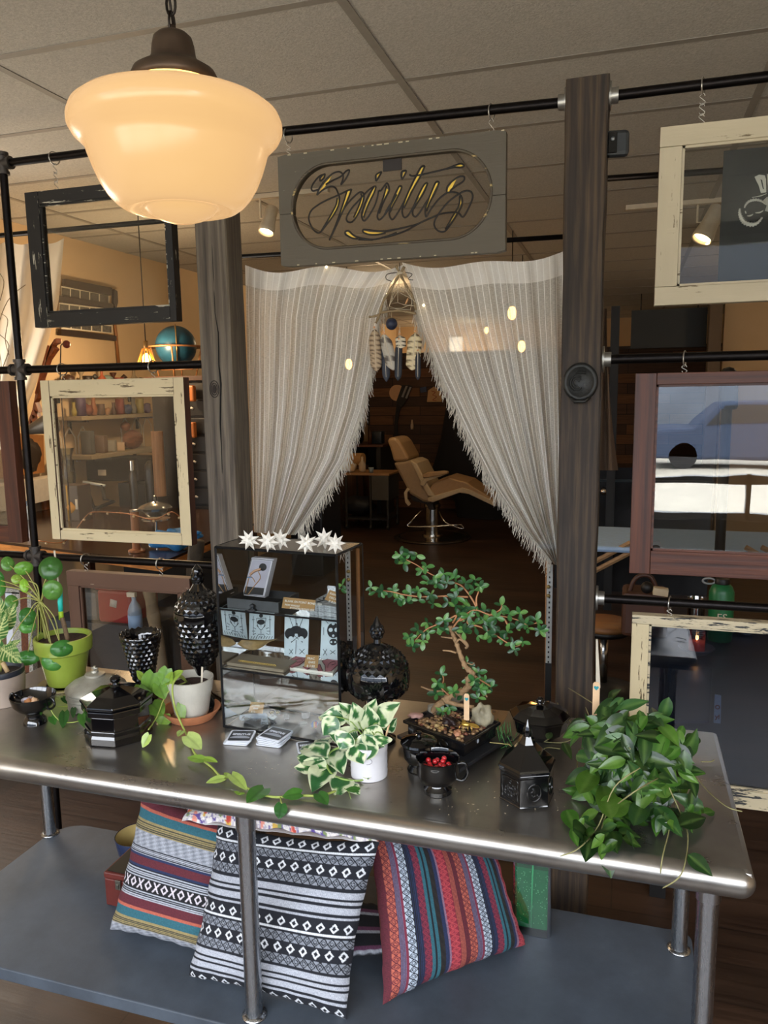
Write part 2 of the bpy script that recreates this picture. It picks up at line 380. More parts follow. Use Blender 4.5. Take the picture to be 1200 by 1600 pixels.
# ================================================================== POSTS, PIPES, SIGN
POSTW = wood('charred_post', '54432f', '17120f', 2, .7, 1.0, .5, '30261e'); POSTW2 = wood('weathered_post', '7d7262', '2c2622', 2, .75, .8, .6, '554c42')
def post(name, label, x0, x1, top, mat, seed):
    r_ = random.Random(seed); g = G(); N = 26
    def wob(z, k): return .0015*math.sin(z*7+seed+k)+.001*math.sin(z*23+k)
    b = len(g.v)
    for i in range(N+1):
        z = top*i/N
        for k, (x, y) in enumerate(((x0+.004, 2.1), (x1-.004, 2.1), (x1, 2.104), (x1, 2.196), (x1-.004, 2.2), (x0+.004, 2.2), (x0, 2.196), (x0, 2.104))): g.av((x+wob(z, k), y+wob(z, k+3), z))
    for i in range(N):
        for k in range(8): l = (k+1) % 8; g.f.append([b+i*8+k, b+i*8+l, b+(i+1)*8+l, b+(i+1)*8+k])
    g.f.append([b+k for k in range(8)][::-1]); g.f.append([b+N*8+k for k in range(8)])
    t = thing(name, label, 'post', ((x0+x1)/2, 2.15, 0)); g.build('post_body', mat, t, smooth=False); return t
p_r = post('wood_post', 'dark stained square wood post right of the curtained opening with a round medallion', -.168, -.066, 2.425, POSTW, 1)
p_l = post('wood_post', 'grey weathered cracked wood post left of the curtained opening with a big knot', -1.226, -1.124, 2.45, POSTW2, 5)
# crack and knot of the left post
crack = M('crack_dark', '0d0b0a', .9)
g = G(); pts = [pY(x, y, 2.0995) for x, y in ((331, 380), (334, 440), (336, 490), (341, 520), (342, 570), (345, 600), (344, 660), (346, 700), (348, 760), (349, 830))]
g.tube(pts, [.0006, .0015, .001, .0018, .0022, .003, .0026, .0014, .001, .0005], 5, flat=.5); g.build('crack', crack, p_l)
kc = pY(335, 608, 2.1); g = G()
for r_ in (.006, .014, .020): g.tube([kc+Vector((r_*.75*math.cos(a), -.0005, r_*1.25*math.sin(a))) for a in np.linspace(0, 2*PI, 24)[:-1]], .0012, 5, closed=True)
g.sphere(kc, .011, 12, 8, (.7, .25, 1.2)); g.build('knot', M('knot_wood', '2b221c', .8), p_l)
# medallion on the right post
mc = pY(907, 597, 2.098); md = M('blackened_metal', '2e2e2c', .45, .5, bump=.2)
t = thing('medallion', 'round dark metal medallion screwed to the front of the right post', 'plaque', (mc.x, 2.1, mc.z-.05))
g = G(); R_ = .043
for k in range(5): pass
base = len(g.v); prof = [(0, -.006), (.028, -.006), (.033, -.011), (.038, -.013), (.043, -.010), (.045, .0)]
nseg = 36
for r_, y in prof:
    for k in range(nseg): a = 2*PI*k/nseg; g.av((mc.x+r_*math.cos(a), 2.1+y, mc.z+r_*1.12*math.sin(a)))
for i in range(len(prof)-1):
    for k in range(nseg): l = (k+1) % nseg; g.f.append([base+i*nseg+k, base+i*nseg+l, base+(i+1)*nseg+l, base+(i+1)*nseg+k])
g.build('disc', md, t)
g = G(); w = lambda a, r_, s=1.15: mc+Vector((r_*math.cos(a)-.008, -.010, r_*s*math.sin(a)-.002))
for r_ in (.006, .011, .016): g.tube([w(a+r_*60, r_) for a in np.linspace(0, 4.6, 14)], .0018, 6)
for k in range(3): g.tube([mc+Vector((-.012+.004*k, -.009, .022+.004*k)), mc+Vector((.014, -.009, .02+.005*k))], .0012, 5)
g.build('relief', md, t)
g = G().tube([mc+Vector((-.022, -.008, -.040)), mc+Vector((-.012, -.018, -.050)), mc+Vector((.012, -.018, -.050)), mc+Vector((.024, -.008, -.040))], .0045, 8); g.build('rim', md, t)

pipe_m = M('black_iron', '211d1c', .38, .85, var=.3, scale=60); galv = M('galvanised', 'b4b1aa', .38, .9, var=.25); fit = M('iron_fitting', '55504c', .5, .7, var=.3)
PY = 2.15
def flange(t, x, z, s):
    g = G().tube([(x, PY, z), (x+.005*s, PY, z)], .034, 24).tube([(x+.005*s, PY, z), (x+.022*s, PY, z)], .019, 20); g.build('flange', galv, t, auto=40)
def fitting(t, x, z, cross=True):
    g = G()
    for d in ((1, 0), (-1, 0), (0, 1), (0, -1)):
        g.tube([(x, PY, z), (x+d[0]*.024, PY, z+d[1]*.024)], .0165, 14).tube([(x+d[0]*.024, PY, z+d[1]*.024), (x+d[0]*.034, PY, z+d[1]*.034)], .020, 14)
    g.build('cross_fitting', fit, t, auto=40)
def pipe(t, a, b, r=.0125): G().tube([a, b], r, 16).build('pipe', pipe_m, t, auto=40)
t = thing('pipe_rack', 'black iron pipe frame left of the grey post with three rails and cross fittings', 'pipe frame', (-1.937, PY, 0))
pipe(t, (-1.937, PY, .0), (-1.937, PY, 2.412))
for z in (2.411, 1.760, 1.127):
    pipe(t, (-2.75, PY, z), (-1.226, PY, z)); fitting(t, -1.937, z)
pipe(t, (-2.75, PY, 0), (-2.75, PY, 2.412))
for nm, z in (('top', 2.389), ('middle', 1.742), ('bottom', 1.098)):
    t = thing('pipe_rail', 'black iron pipe rail %s of the three running right from the dark post' % {'top': 'topmost', 'middle': 'in the middle', 'bottom': 'lowest'}[nm], 'pipe rail', (-.06, PY, z))
    pipe(t, (-.045, PY, z), (1.6, PY, z)); flange(t, -.065, z, 1)
t = thing('pipe_rail', 'black iron pipe between the two posts carrying the painted sign', 'pipe rail', (-.65, PY, 2.388))
pipe(t, (-1.105, PY, 2.405), (-.185, PY, 2.388)); flange(t, -.168, 2.388, -1); flange(t, -1.124, 2.405, 1)
# curtain rod behind the posts, and the rear rails
a = pY(375, 401, 2.27); b = pY(880, 370, 2.27)
tag(G().tube([a, b], .007, 12).build('curtain_rod', pipe_m, org=a), 'thin black curtain rod behind the sign', 'curtain rod')
a = pY(948, 279, 3.3); b = pY(1200, 262, 3.3)
tag(G().tube([a, b+(b-a)*.6], .012, 12).build('pipe_rail', pipe_m, org=a), 'black iron pipe in the second row behind the right cream sash', 'pipe rail')
a = pY(0, 368, 3.2); b = pY(300, 341, 3.2)
tag(G().tube([a-(b-a)*.6, b], .012, 12).build('pipe_rail', pipe_m, org=a), 'black iron curtain pipe behind the dark sash on the left', 'pipe rail')

# rings with S hooks
zinc = M('zinc_wire', 'c3c0b8', .3, .9)
def hook(x, ztop, zbot, label, group=None, y=PY):
    t = thing('ring_hook', label, 'hook', (x, y, zbot), group or 'ring hooks holding the hung sashes')
    G().tube([(x+.019*math.sin(a)*.25, y+.019*math.sin(a), ztop-.003+.019*math.cos(a)) for a in np.linspace(0, 2*PI, 20)[:-1]], .0018, 6, closed=True).build('ring', zinc, t)
    z0 = ztop-.021; nl = max(1, round((z0-zbot)/.024)); g = G()
    for k in range(nl):
        za = z0-(z0-zbot)*k/nl; zb = z0-(z0-zbot)*(k+1)/nl; h = za-zb; w_ = .0065; s = 1
        g.tube(cr([(x+w_*.9*s, y, za-h*.22), (x+w_*.2*s, y, za+.002), (x-w_*s, y, za-h*.2), (x, y, za-h*.5), (x+w_*s, y, za-h*.8), (x-w_*.2*s, y, zb-.002), (x-w_*.9*s, y, zb+h*.22)], 4), .0012, 5)
    g.build('s_hook', zinc, t)

# ------------------------------------------------------------------ sashes
CREAM = paint('cream_paint', 'dac8a0', '5b4a30', 0, .54); CREAMV = paint('cream_paint_upright', 'dac8a0', '5b4a30', 2, .54)
CREAM2 = paint('cream_paint_clean', 'cdc1a4', '6a5a40', 0, .40); CREAM2V = paint('cream_paint_clean_upright', 'cdc1a4', '6a5a40', 2, .40)
CREAM3 = paint('cream_paint_flaking', 'd0c1a0', '2f3030', 0, .75); BLK = paint('black_paint', '0f0d0b', 'bdb7a4', 2, .50, '15120f'); BLKH = paint('black_paint_level', '181613', 'bdb7a4', 0, .52, '15120f')
RED = wood('red_brown_wood', '63351f', '28150e', 2, .5, 1, .3, '48261a'); REDH = wood('red_brown_wood_level', '63351f', '28150e', 0, .5, 1, .3, '48261a')
BRN = paint('brown_paint', '6a4c3a', 'b9a78c', 0, .25, '3a2820'); BRNV = paint('brown_paint_upright', '6a4c3a', 'b9a78c', 2, .25, '3a2820')
GREY = paint('grey_paint', '5f584b', 'a79f8c', 0, .25, '4a4438'); SIDE = wood('bare_side_wood', '5a382a', '2a1a14', 2, .6)
GL = glass('pane_glass', (.9, .9, .88), .35); GLD = glass('pane_glass_dusty', (.9, .9, .89), .22, .003, 'a8a8a2'); GLW = glass('pane_glass_wavy', (.84, .85, .85), 1.55, wav=.035)
def sash(label, x0, x1, z0, z1, sl, sr, rt, rb, mv, mh, gm=GL, y0=2.133, th=.034, name='hanging_window', rots=(0, 0, 0), side=SIDE, hooks=None, pz=None, full=False, hk=''):
    cx = (x0+x1)/2; t = thing(name, label, 'window sash', local=True); r_ = rnd
    def part(nm, a, b, m, cut=None):
        g = G().box((a[0]-cx, a[1]-PY, a[2]-z1), (b[0]-cx, b[1]-PY, b[2]-z1)); o = g.build(nm, m, t, smooth=False, bevel=.0015)
        o.data.materials.append(side)
        for p in o.data.polygons:
            if p.normal.x > .8 or p.normal.x < -.8: p.material_index = 1
        return o
    y1 = y0+th
    if full:
        part('stile', (x0, y0, z0), (x0+sl, y1, z1), mv); part('stile', (x1-sr, y0, z0), (x1, y1, z1), mv)
        part('rail', (x0+sl+.0008, y0+.001, z1-rt), (x1-sr-.0008, y1, z1), mh); part('rail', (x0+sl+.0008, y0+.001, z0), (x1-sr-.0008, y1, z0+rb), mh)
    else:
        part('rail', (x0, y0, z1-rt), (x1, y1, z1), mh); part('rail', (x0, y0, z0), (x1, y1, z0+rb), mh)
        part('stile', (x0, y0+.001, z0+rb+.0008), (x0+sl, y1, z1-rt-.0008), mv); part('stile', (x1-sr, y0+.001, z0+rb+.0008), (x1, y1, z1-rt-.0008), mv)
    # glazing bead
    g = G(); ix0, ix1, iz0, iz1 = x0+sl, x1-sr, z0+rb, z1-rt
    for p, q in (((ix0, iz0), (ix0+.006, iz1)), ((ix1-.006, iz0), (ix1, iz1)), ((ix0, iz0), (ix1, iz0+.006)), ((ix0, iz1-.006), (ix1, iz1))): g.box((p[0]-cx, y0+.006-PY, p[1]-z1), (q[0]-cx, y0+.013-PY, q[1]-z1))
    g.build('glazing_bead', mh, t, smooth=False)
    G().box((ix0-cx, y0+.0135-PY, iz0-z1), (ix1-cx, y0+.0165-PY, iz1-z1)).build('pane', gm, t, smooth=False)
    t.location = (cx, PY, z1); t.rotation_euler = rots; ORG[t.name] = Vector((0, 0, 0))
    if hooks:
        for i, (hx, sd) in enumerate(hooks): hook(hx, pz, z1, '%s ring and S hook holding up the %s' % (sd, hk))
    return t
def box_of(q, Y=2.133):
    P = [pY(*p, Y) for p in q]; return (P[0].x+P[2].x)/2, (P[1].x+P[3].x)/2, (P[2].z+P[3].z)/2, (P[0].z+P[1].z)/2
x0, x1, z0, z1 = box_of(((37, 300), (262, 277), (55, 510), (278, 503)))
blk = sash('peeling black framed window sash hanging at the upper left behind the lamp', x0, x1, z0, z1, .050, .022, .040, .044, BLK, BLKH, GL, full=True, side=BLK, hooks=((pY(85, 250, PY).x, 'left'), (pY(250, 232, PY).x, 'right')), pz=2.411, hk='black sash on the upper left')
x0, x1, z0, z1 = box_of(((60, 593), (288, 591), (84, 845), (298, 850)))
sash('peeling cream square window sash hanging left of the grey post', x0, x1, z0, z1, .033, .036, .052, .032, CREAMV, CREAM, GLD, full=True, hooks=((pY(97, 577, PY).x, 'left'), (pY(239, 576, PY).x, 'right')), pz=1.760, hk='square cream sash')
x0, x1, z0, z1 = box_of(((97, 893), (300, 903), (122, 1060), (300, 1060)))
sash('brown painted window sash hanging low behind the urn and the vase', x0, x1, .66, z1, .045, .045, .05, .05, BRNV, BRN, GL, hooks=((pY(134, 878, PY).x, 'left'), (pY(251, 884, PY).x, 'right')), pz=1.127, hk='low brown sash')
x0, x1, z0, z1 = box_of(((1030, 197), (1200, 182), (1024, 475), (1200, 472)))
sash('cream window sash with a dark skull poster hanging at the upper right', x0, x0+.66, z0, z1, .053, .053, .047, .045, CREAM2V, CREAM2, GL, hooks=((pY(1098, 150, PY).x, 'left'),), pz=2.389, hk='cream sash on the upper right')
xcr, zcr = x0, z0
x0, x1, z0, z1 = box_of(((993, 585), (1200, 577), (983, 895), (1200, 907)))
sash('reddish brown window sash with bright reflections hanging at the right', x0, x0+.62, z0, z1, .052, .052, .030, .063, RED, REDH, GLW, full=True, side=RED, hooks=((pY(1070, 560, PY).x, 'left'),), pz=1.742, hk='reddish sash on the right')
x0, x1, z0, z1 = box_of(((985, 960), (1200, 975), (985, 1120), (1200, 1290)))
sash('flaking cream and black window sash hanging lowest on the right', x0, x0+.64, pY(1180, 1266, 2.133).z, z1, .045, .045, .024, .05, CREAMV, CREAM3, glass('pane_glass_dark', (.42, .48, .58), .9, .012, '34465e'), hooks=((pY(1047, 937, PY).x, 'left'),), pz=1.098, hk='lowest sash on the right')
xa = pY(22, 700, 2.133).x; za = pY(20, 595, 2.133).z
sash('dark red brown window sash cut off by the left picture edge', xa-.55, xa, za-.55, za, .05, .055, .045, .05, RED, REDH, GL, full=True, side=RED)
# little patches on the right cream sash
for (u, v_, nm) in ((1050, 318, 'upper'), (1049, 360, 'lower')):
    c0 = pY(u, v_, 2.1325); tag(G().box(c0-Vector((.009, .0006, .006)), c0+Vector((.009, .0006, .006))).build('hinge_plate', CREAM2, org=c0, smooth=False), '%s of two small painted over plates on the upright of the upper right cream sash' % nm, 'hinge plate')
# poster behind the glass of the cream sash
pa = pY(1131, 236, 2.185)
t = thing('poster', 'dark grey poster with white horned skull print behind the upper right cream sash', 'poster', (pa.x+.25, 2.185, zcr+.03))
G().box((pa.x, 2.184, zcr+.02), (pa.x+.5, 2.187, pa.z)).build('sheet', M('poster_black', '26292a', .6), t, smooth=False)
ink = M('poster_ink', 'd9d9d2', .6)
PQ = lambda pts, d=0.0: [pY(1150+x/13.33, 250+y/13.33, 2.1835-d) for x, y in pts]
g = G().prism(PQ([(385, 350), (480, 305), (600, 320), (625, 400), (630, 670), (520, 690), (470, 520), (430, 450)]), (0, .0004, 0)).prism(PQ([(645, 295), (860, 280), (860, 350), (740, 365), (745, 440), (830, 440), (830, 510), (755, 510), (765, 590), (880, 590), (880, 665), (672, 670)]), (0, .0004, 0)); g.build('lettering', ink, t, smooth=False)
G().prism(PQ([(510, 400), (545, 415), (582, 600), (562, 612)], .0006), (0, .0003, 0)).build('letter_gap', MATS['poster_black'], t, smooth=False)
g = G()
def horn(pts, w0, jit): P = cr(PQ(pts), 7); g.tube(P, [w0*(.35+.65*math.sin(PI*i/(len(P)-1)))*(1+jit*math.sin(i*2.4)) for i in range(len(P))], 5, flat=.15, up=(0, 1, 0))
horn([(180, 1000), (200, 940), (270, 865), (400, 830), (530, 860), (620, 930)], .0036, .45); horn([(80, 1010), (75, 1110), (115, 1220), (185, 1305), (330, 1350), (460, 1300), (550, 1190)], .0058, .4); horn([(570, 1050), (500, 1090), (400, 1100)], .002, .2); horn([(190, 1060), (210, 1120)], .0018, 0); horn([(230, 1165), (300, 1160), (360, 1125)], .0022, .2); horn([(330, 780), (500, 750), (640, 700)], .0014, 0)
g.prism(PQ([(560, 850), (640, 770), (800, 740), (1000, 760), (1020, 900), (960, 1060), (900, 1300), (760, 1320), (690, 1080), (600, 1060), (640, 950)]), (0, .0004, 0))
g.build('skull_print', ink, t)
# ------------------------------------------------------------------ the painted sign
SY = 2.135
x0, x1, z0, z1 = box_of(((433, 244), (790, 201), (440, 417.5), (790, 392)), SY)
zs = (pY(437, 328, SY).z+pY(790, 312, SY).z)/2
sx0, sx1 = pY(456, 322, SY).x, pY(768, 290, SY).x; sz1 = (pY(500, 257, SY).z+pY(700, 235, SY).z)/2; sz0 = (pY(500, 388, SY).z+pY(700, 375, SY).z)/2
sign = thing('shop_sign', 'grey painted board sign with oval glass lettered in black and gold script', 'sign', ((x0+x1)/2, SY, z1))
Rr = (sz1-sz0)/2*.97; cz_ = (sz0+sz1)/2
def stad(top):      # inner outline from left to right along one half
    out = []
    for i in range(15):
        a = PI-PI/2*i/14; out.append((sx0+Rr+Rr*math.cos(a), cz_+(sz1-cz_)*math.sin(a)*(1 if top else -1)))
    out += [(sx0+Rr+(sx1-sx0-2*Rr)*i/8, sz1 if top else sz0) for i in range(1, 8)]
    for i in range(15):
        a = PI/2-PI/2*i/14; out.append((sx1-Rr+Rr*math.cos(a), cz_+(sz1-cz_)*math.sin(a)*(1 if top else -1)))
    return out
for top in (True, False):
    inn = stad(top); zz = z1 if top else z0; zc = zs+(.0008 if top else -.0008); outr = []
    for i in range(len(inn)):
        f = i/(len(inn)-1)
        outr.append((x0, zc+(zz-zc)*f/.2) if f < .2 else ((x1, zz+(zc-zz)*(f-.8)/.2) if f > .8 else (x0+(x1-x0)*(f-.2)/.6, zz)))
    inn[0] = (inn[0][0], zc); inn[-1] = (inn[-1][0], zc); g = G(); b = 0
    for yy in (SY, SY+.028):
        for p in inn: g.av((p[0], yy, p[1]))
        for p in outr: g.av((p[0], yy, p[1]))
    m_ = len(inn)
    for i in range(m_-1):
        g.f += [[i, i+1, m_+i+1, m_+i], [2*m_+i, 3*m_+i, 3*m_+i+1, 2*m_+i+1], [i, 2*m_+i, 2*m_+i+1, i+1], [m_+i, m_+i+1, 3*m_+i+1, 3*m_+i]]
    g.f += [[0, m_, 3*m_, 2*m_], [m_-1, 3*m_-1, 4*m_-1, 2*m_-1]]
    g.build('plank', GREY, sign, smooth=False)
g = G().tube([Vector((p[0], SY-.001, p[1])) for p in stad(True)+stad(False)[::-1]], .0035, 6, closed=True, flat=.6); g.build('oval_rim', paint('rim_paint', '4b4339', 'c2aa74', 0, .5), sign)
G().prism([Vector((p[0], SY+.010, p[1])) for p in stad(True)+stad(False)[::-1]], (0, .003, 0)).build('pane', GLD, sign, smooth=False)
g = G()
for i in range(26):   # paint flecks on the board edges
    xx = x0+(x1-x0)*rnd.random(); zz = rnd.choice((z1-.002, z0+.002)); g.box((xx, SY-.0006, zz-.0015), (xx+rnd.uniform(.003, .014), SY, zz+.0015))
g.build('paint_fleck', M('fleck', 'c9bf9f', .7), sign, smooth=False)
A = lambda pts: [pY(470+x/8, 240+y/8, SY+.0085) for x, y in pts]
B = lambda pts: [pY(600+x/8, 240+y/8, SY+.0085) for x, y in pts]
SA = [[(245, 345), (240, 305), (270, 272), (300, 258), (290, 300), (262, 330), (245, 345)], [(300, 262), (235, 280), (165, 360), (132, 430), (150, 468), (205, 455), (235, 440)],
 [(200, 520), (235, 430), (310, 330), (400, 250), (480, 228), (525, 265), (525, 320), (500, 390), (560, 320), (600, 245), (605, 205), (565, 220), (500, 285), (400, 335), (310, 385)],
 [(200, 520), (280, 452), (370, 412), (430, 430), (462, 490), (482, 560), (465, 660), (400, 780), (320, 890), (240, 985), (185, 975), (130, 905), (100, 810), (130, 715), (220, 640), (330, 580), (450, 528), (560, 475), (635, 445)],
 [(455, 555), (440, 640), (385, 750), (320, 860), (255, 970)], [(635, 445), (600, 540), (540, 680), (480, 820), (415, 960), (355, 1085)], [(575, 470), (540, 590), (490, 740), (440, 880), (355, 1085)],
 [(480, 815), (560, 660), (670, 535), (740, 482), (785, 505), (780, 590), (735, 710), (680, 810), (630, 858), (580, 845), (575, 790), (640, 680), (740, 570), (850, 455), (920, 410)],
 [(745, 500), (760, 530), (730, 640), (660, 800)], [(940, 412), (915, 490), (860, 600), (810, 720), (785, 800)], [(920, 410), (850, 520), (785, 670), (760, 780), (790, 842), (845, 790), (920, 660), (955, 560), (975, 460)], [(920, 408), (942, 415)],
 [(975, 460), (1000, 465), (1040, 410), (1080, 372), (1105, 450), (1070, 530), (1020, 640), (980, 750)], [(1070, 400), (1040, 520), (985, 680), (955, 785), (980, 828), (1030, 790), (1100, 690), (1200, 510)], [(940, 345), (940, 270), (1007, 230), (975, 292), (940, 345)],
 [(715, 1065), (640, 1055), (560, 1010), (560, 972), (600, 970), (650, 1015), (720, 1050), (900, 1075), (1060, 1040), (1200, 990)], [(1060, 990), (960, 1010), (850, 1010), (785, 985), (780, 952), (840, 955), (940, 968), (1050, 970), (1200, 945)], [(720, 1075), (900, 1080)]]
SB = [[(190, 405), (140, 500), (85, 640), (65, 760), (100, 825), (150, 775), (230, 640), (280, 540)], [(190, 405), (220, 422), (170, 540), (110, 650), (75, 735)], [(222, 325), (220, 232), (277, 217), (245, 290), (222, 325)], [(0, 780), (45, 690), (90, 620)],
 [(510, 155), (470, 160), (430, 220), (340, 400), (255, 600), (225, 730), (255, 800), (310, 765), (380, 640), (430, 545)], [(510, 155), (450, 290), (370, 430), (295, 580), (250, 680)],
 [(315, 262), (355, 282), (450, 268), (600, 235), (780, 190), (880, 152), (960, 128), (1000, 150), (960, 172), (880, 170), (780, 192)], [(545, 365), (500, 390), (430, 520), (375, 650), (355, 750), (390, 790), (440, 745), (520, 620), (560, 560)], [(545, 365), (500, 480), (420, 610), (370, 690)],
 [(690, 355), (650, 355), (600, 460), (545, 600), (515, 700), (525, 790), (590, 690), (690, 565), (785, 490)], [(690, 355), (640, 480), (570, 610), (530, 720)],
 [(785, 495), (790, 420), (860, 340), (940, 290), (1000, 292), (990, 345), (900, 405), (840, 450), (825, 480)], [(785, 490), (860, 483), (930, 500), (975, 560), (970, 650), (900, 780), (820, 900), (760, 970), (690, 970), (635, 915), (635, 840), (700, 730), (800, 610), (900, 530), (1000, 472), (1080, 475), (1107, 540), (1070, 650), (990, 790), (935, 745), (860, 733), (700, 755), (560, 815), (400, 885), (200, 935), (0, 980)],
 [(660, 770), (460, 860), (300, 950), (150, 1010), (0, 1050)], [(945, 530), (935, 650), (850, 800), (765, 950)]]
g = G()
for S_, F_ in ((SA, A), (SB, B)):
    for s_ in S_: g.tube(cr(F_(s_), 5), .0026, 5, flat=.25, up=(0, 1, 0))
g.build('lettering', M('sign_black', '0e0b09', .5), sign)['label'] = 'black script outlines reading Spiritus'
YA = [[(275, 285), (295, 265), (270, 310), (252, 322)], [(225, 488), (300, 370), (385, 280), (320, 392), (240, 470)], [(465, 560), (475, 610), (440, 700), (360, 830), (262, 965), (330, 840), (420, 690)], [(590, 465), (618, 468), (570, 600), (505, 750), (485, 800), (520, 680)], [(755, 500), (780, 515), (765, 620), (690, 800), (665, 802), (722, 680), (750, 570)],
 [(920, 415), (935, 425), (870, 570), (790, 785), (775, 770), (822, 630)], [(1070, 430), (1095, 455), (1040, 560), (1005, 640), (1022, 560)], [(565, 985), (590, 975), (650, 1025), (715, 1058), (640, 1045), (580, 1010)], [(785, 962), (870, 982), (1050, 988), (960, 1005), (850, 1000), (792, 982)], [(950, 268), (985, 248), (955, 305)]]
YB_ = [[(195, 420), (210, 425), (92, 690), (87, 660)], [(470, 178), (500, 168), (440, 290), (330, 480), (250, 660), (262, 590), (380, 350)], [(510, 388), (530, 380), (480, 490), (388, 645), (398, 600), (440, 500)], [(650, 372), (680, 362), (610, 500), (533, 690), (533, 650), (580, 510)], [(905, 322), (880, 370), (822, 480), (792, 488), (802, 430), (850, 360)], [(955, 560), (965, 620), (890, 770), (775, 945), (858, 800), (930, 670)], [(885, 157), (960, 138), (990, 153), (940, 167)], [(245, 235), (265, 228), (232, 290)]]
g = G()
for S_, F_ in ((YA, A), (YB_, B)):
    for s_ in S_: g.prism(F_(s_), (0, .0008, 0))
g.build('gold_fill', M('sign_gold', 'f4cf50', .5), sign, smooth=False)['label'] = 'gold strokes inside the script'
c0 = pY(613, 255, SY+.006); g = G().box(c0-Vector((.027, .002, .020)), c0+Vector((.027, .002, .012))); g.build('sticker', M('dark_sticker', '2a2320', .5), sign, smooth=False, bevel=.003)
hook(pY(450, 214, PY).x, 2.392, z1, 'left ring and S hook holding up the painted sign'); hook(pY(768, 176, PY).x, 2.389, z1, 'right ring and S hook holding up the painted sign')
# camera on the right post
c0 = pY(964, 225, 2.14); t = thing('security_camera', 'small black security camera fixed beside the top of the right post', 'camera', (c0.x, 2.14, c0.z))
G().obox(c0, (.058, .03, .062), (0, 0, .15)).build('housing', M('camera_plastic', '2b2e30', .5), t, smooth=False, bevel=.01)
G().obox(c0+Vector((-.010, -.017, 0)), (.022, .003, .05), (0, 0, .15)).build('lens_panel', M('camera_front', '0a0a0b', .15), t, smooth=False, bevel=.004)
G().tube([c0+Vector((-.010, -.018, .008)), c0+Vector((-.010, -.0205, .008))], .005, 12).build('lens', M('camera_lens', '9aa0a5', .2, .6), t)
G().box(c0+Vector((-.045, .0, -.02)), c0+Vector((-.028, .012, .02))).build('bracket', md, t, smooth=False)
# ================================================================== PENDANT LAMP
LP = CAM + ray(277, 200)*1.42/ray(277, 200).length; LPg = Vector((LP.x, LP.y, 0))
bz = lambda y: zat(LPg, y); k = mpp(LP)
lampt = thing('pendant_lamp', 'large glowing cream schoolhouse glass pendant lamp hanging from a chain at upper left', 'lamp', (LP.x, LP.y, bz(350)))
prof = [(63, 134), (66, 138), (72, 144), (92, 152), (122, 161), (146, 170), (158, 180), (163, 193), (163, 205), (157, 217), (146, 228), (139, 236), (137, 246), (130, 268), (121, 290), (110, 308), (99, 320), (89, 327), (78, 330), (66, 328), (58, 326), (55, 329), (47, 337), (34, 343), (18, 348), (2, 350)]
g = G().lathe([(r*k, bz(y)) for r, y in prof], (LP.x, LP.y, 0), 64, cap=False)
n = NT('opal_glass'); n.t.nodes.remove(n.b)
em = n.n('ShaderNodeEmission'); lw = n.n('ShaderNodeLayerWeight'); lw.inputs[0].default_value = .4
cc = n.ramp(lw.outputs[1], [(0, L('ffcb84')), (.45, L('fbc88a')), (.8, L('eebb80')), (1, L('cf9c6a'))]); n.l(cc, em.inputs[0]); em.inputs[1].default_value = .6  # glow colour darkens towards the edges, painted shading on the flat emission
gls = n.n('ShaderNodeBsdfPrincipled'); gls.inputs['Base Color'].default_value = L('6a5a46'); gls.inputs['Roughness'].default_value = .24
ad = n.n('ShaderNodeAddShader'); n.l(em.outputs[0], ad.inputs[0]); n.l(gls.outputs[0], ad.inputs[1]); n.l(ad.outputs[0], n.out.inputs[0])
g.build('lamp_shade', n.m, lampt)
brass = M('aged_brass', '5a4a3c', .5, .7, var=.35, scale=25)
g = G().lathe([(r*k, bz(y)) for r, y in [(61, 134), (66, 134), (67, 124), (62, 113), (50, 105), (40, 99), (34, 90), (32, 72), (29, 60), (22, 53), (10, 50), (2, 50)]], (LP.x, LP.y, 0), 40, cap=False); g.build('fitter_cap', brass, lampt)
G().lathe([(r*k, bz(y)) for r, y in [(64.5, 139), (64.5, 133), (62, 131), (1, 131)]], (LP.x, LP.y, 0), 40, cap=False).build('bulb_glow', emis('bulb_collar', 'ffc46a', 2.2), lampt)
g = G(); z = bz(51); i = 0
G().tube([(LP.x, LP.y, z-.004), (LP.x, LP.y, z+.01)], .006, 10).build('chain_loop', brass, lampt)
chm = M('chain_iron', '2d2723', .4, .8)
while z < CZ-.02:
    a = (1, 0) if i % 2 else (0, 1)
    g.tube([(LP.x+a[0]*.008*math.sin(t), LP.y+a[1]*.008*math.sin(t), z+.014+.017*math.cos(t)) for t in np.linspace(0, 2*PI, 14)[:-1]], .0021, 6, closed=True); z += .027; i += 1
g.build('chain', chm, lampt)
G().tube([(LP.x+.006*math.sin(t*3), LP.y+.006*math.cos(t*3), bz(51)+(CZ-bz(51))*t/10) for t in range(11)], .0022, 6).build('cord', chm, lampt)
G().lathe([(.055, CZ-.012), (.05, CZ-.03), (.02, CZ-.04), (.002, CZ-.04)], (LP.x, LP.y, 0), 24).build('ceiling_rose', brass, lampt)

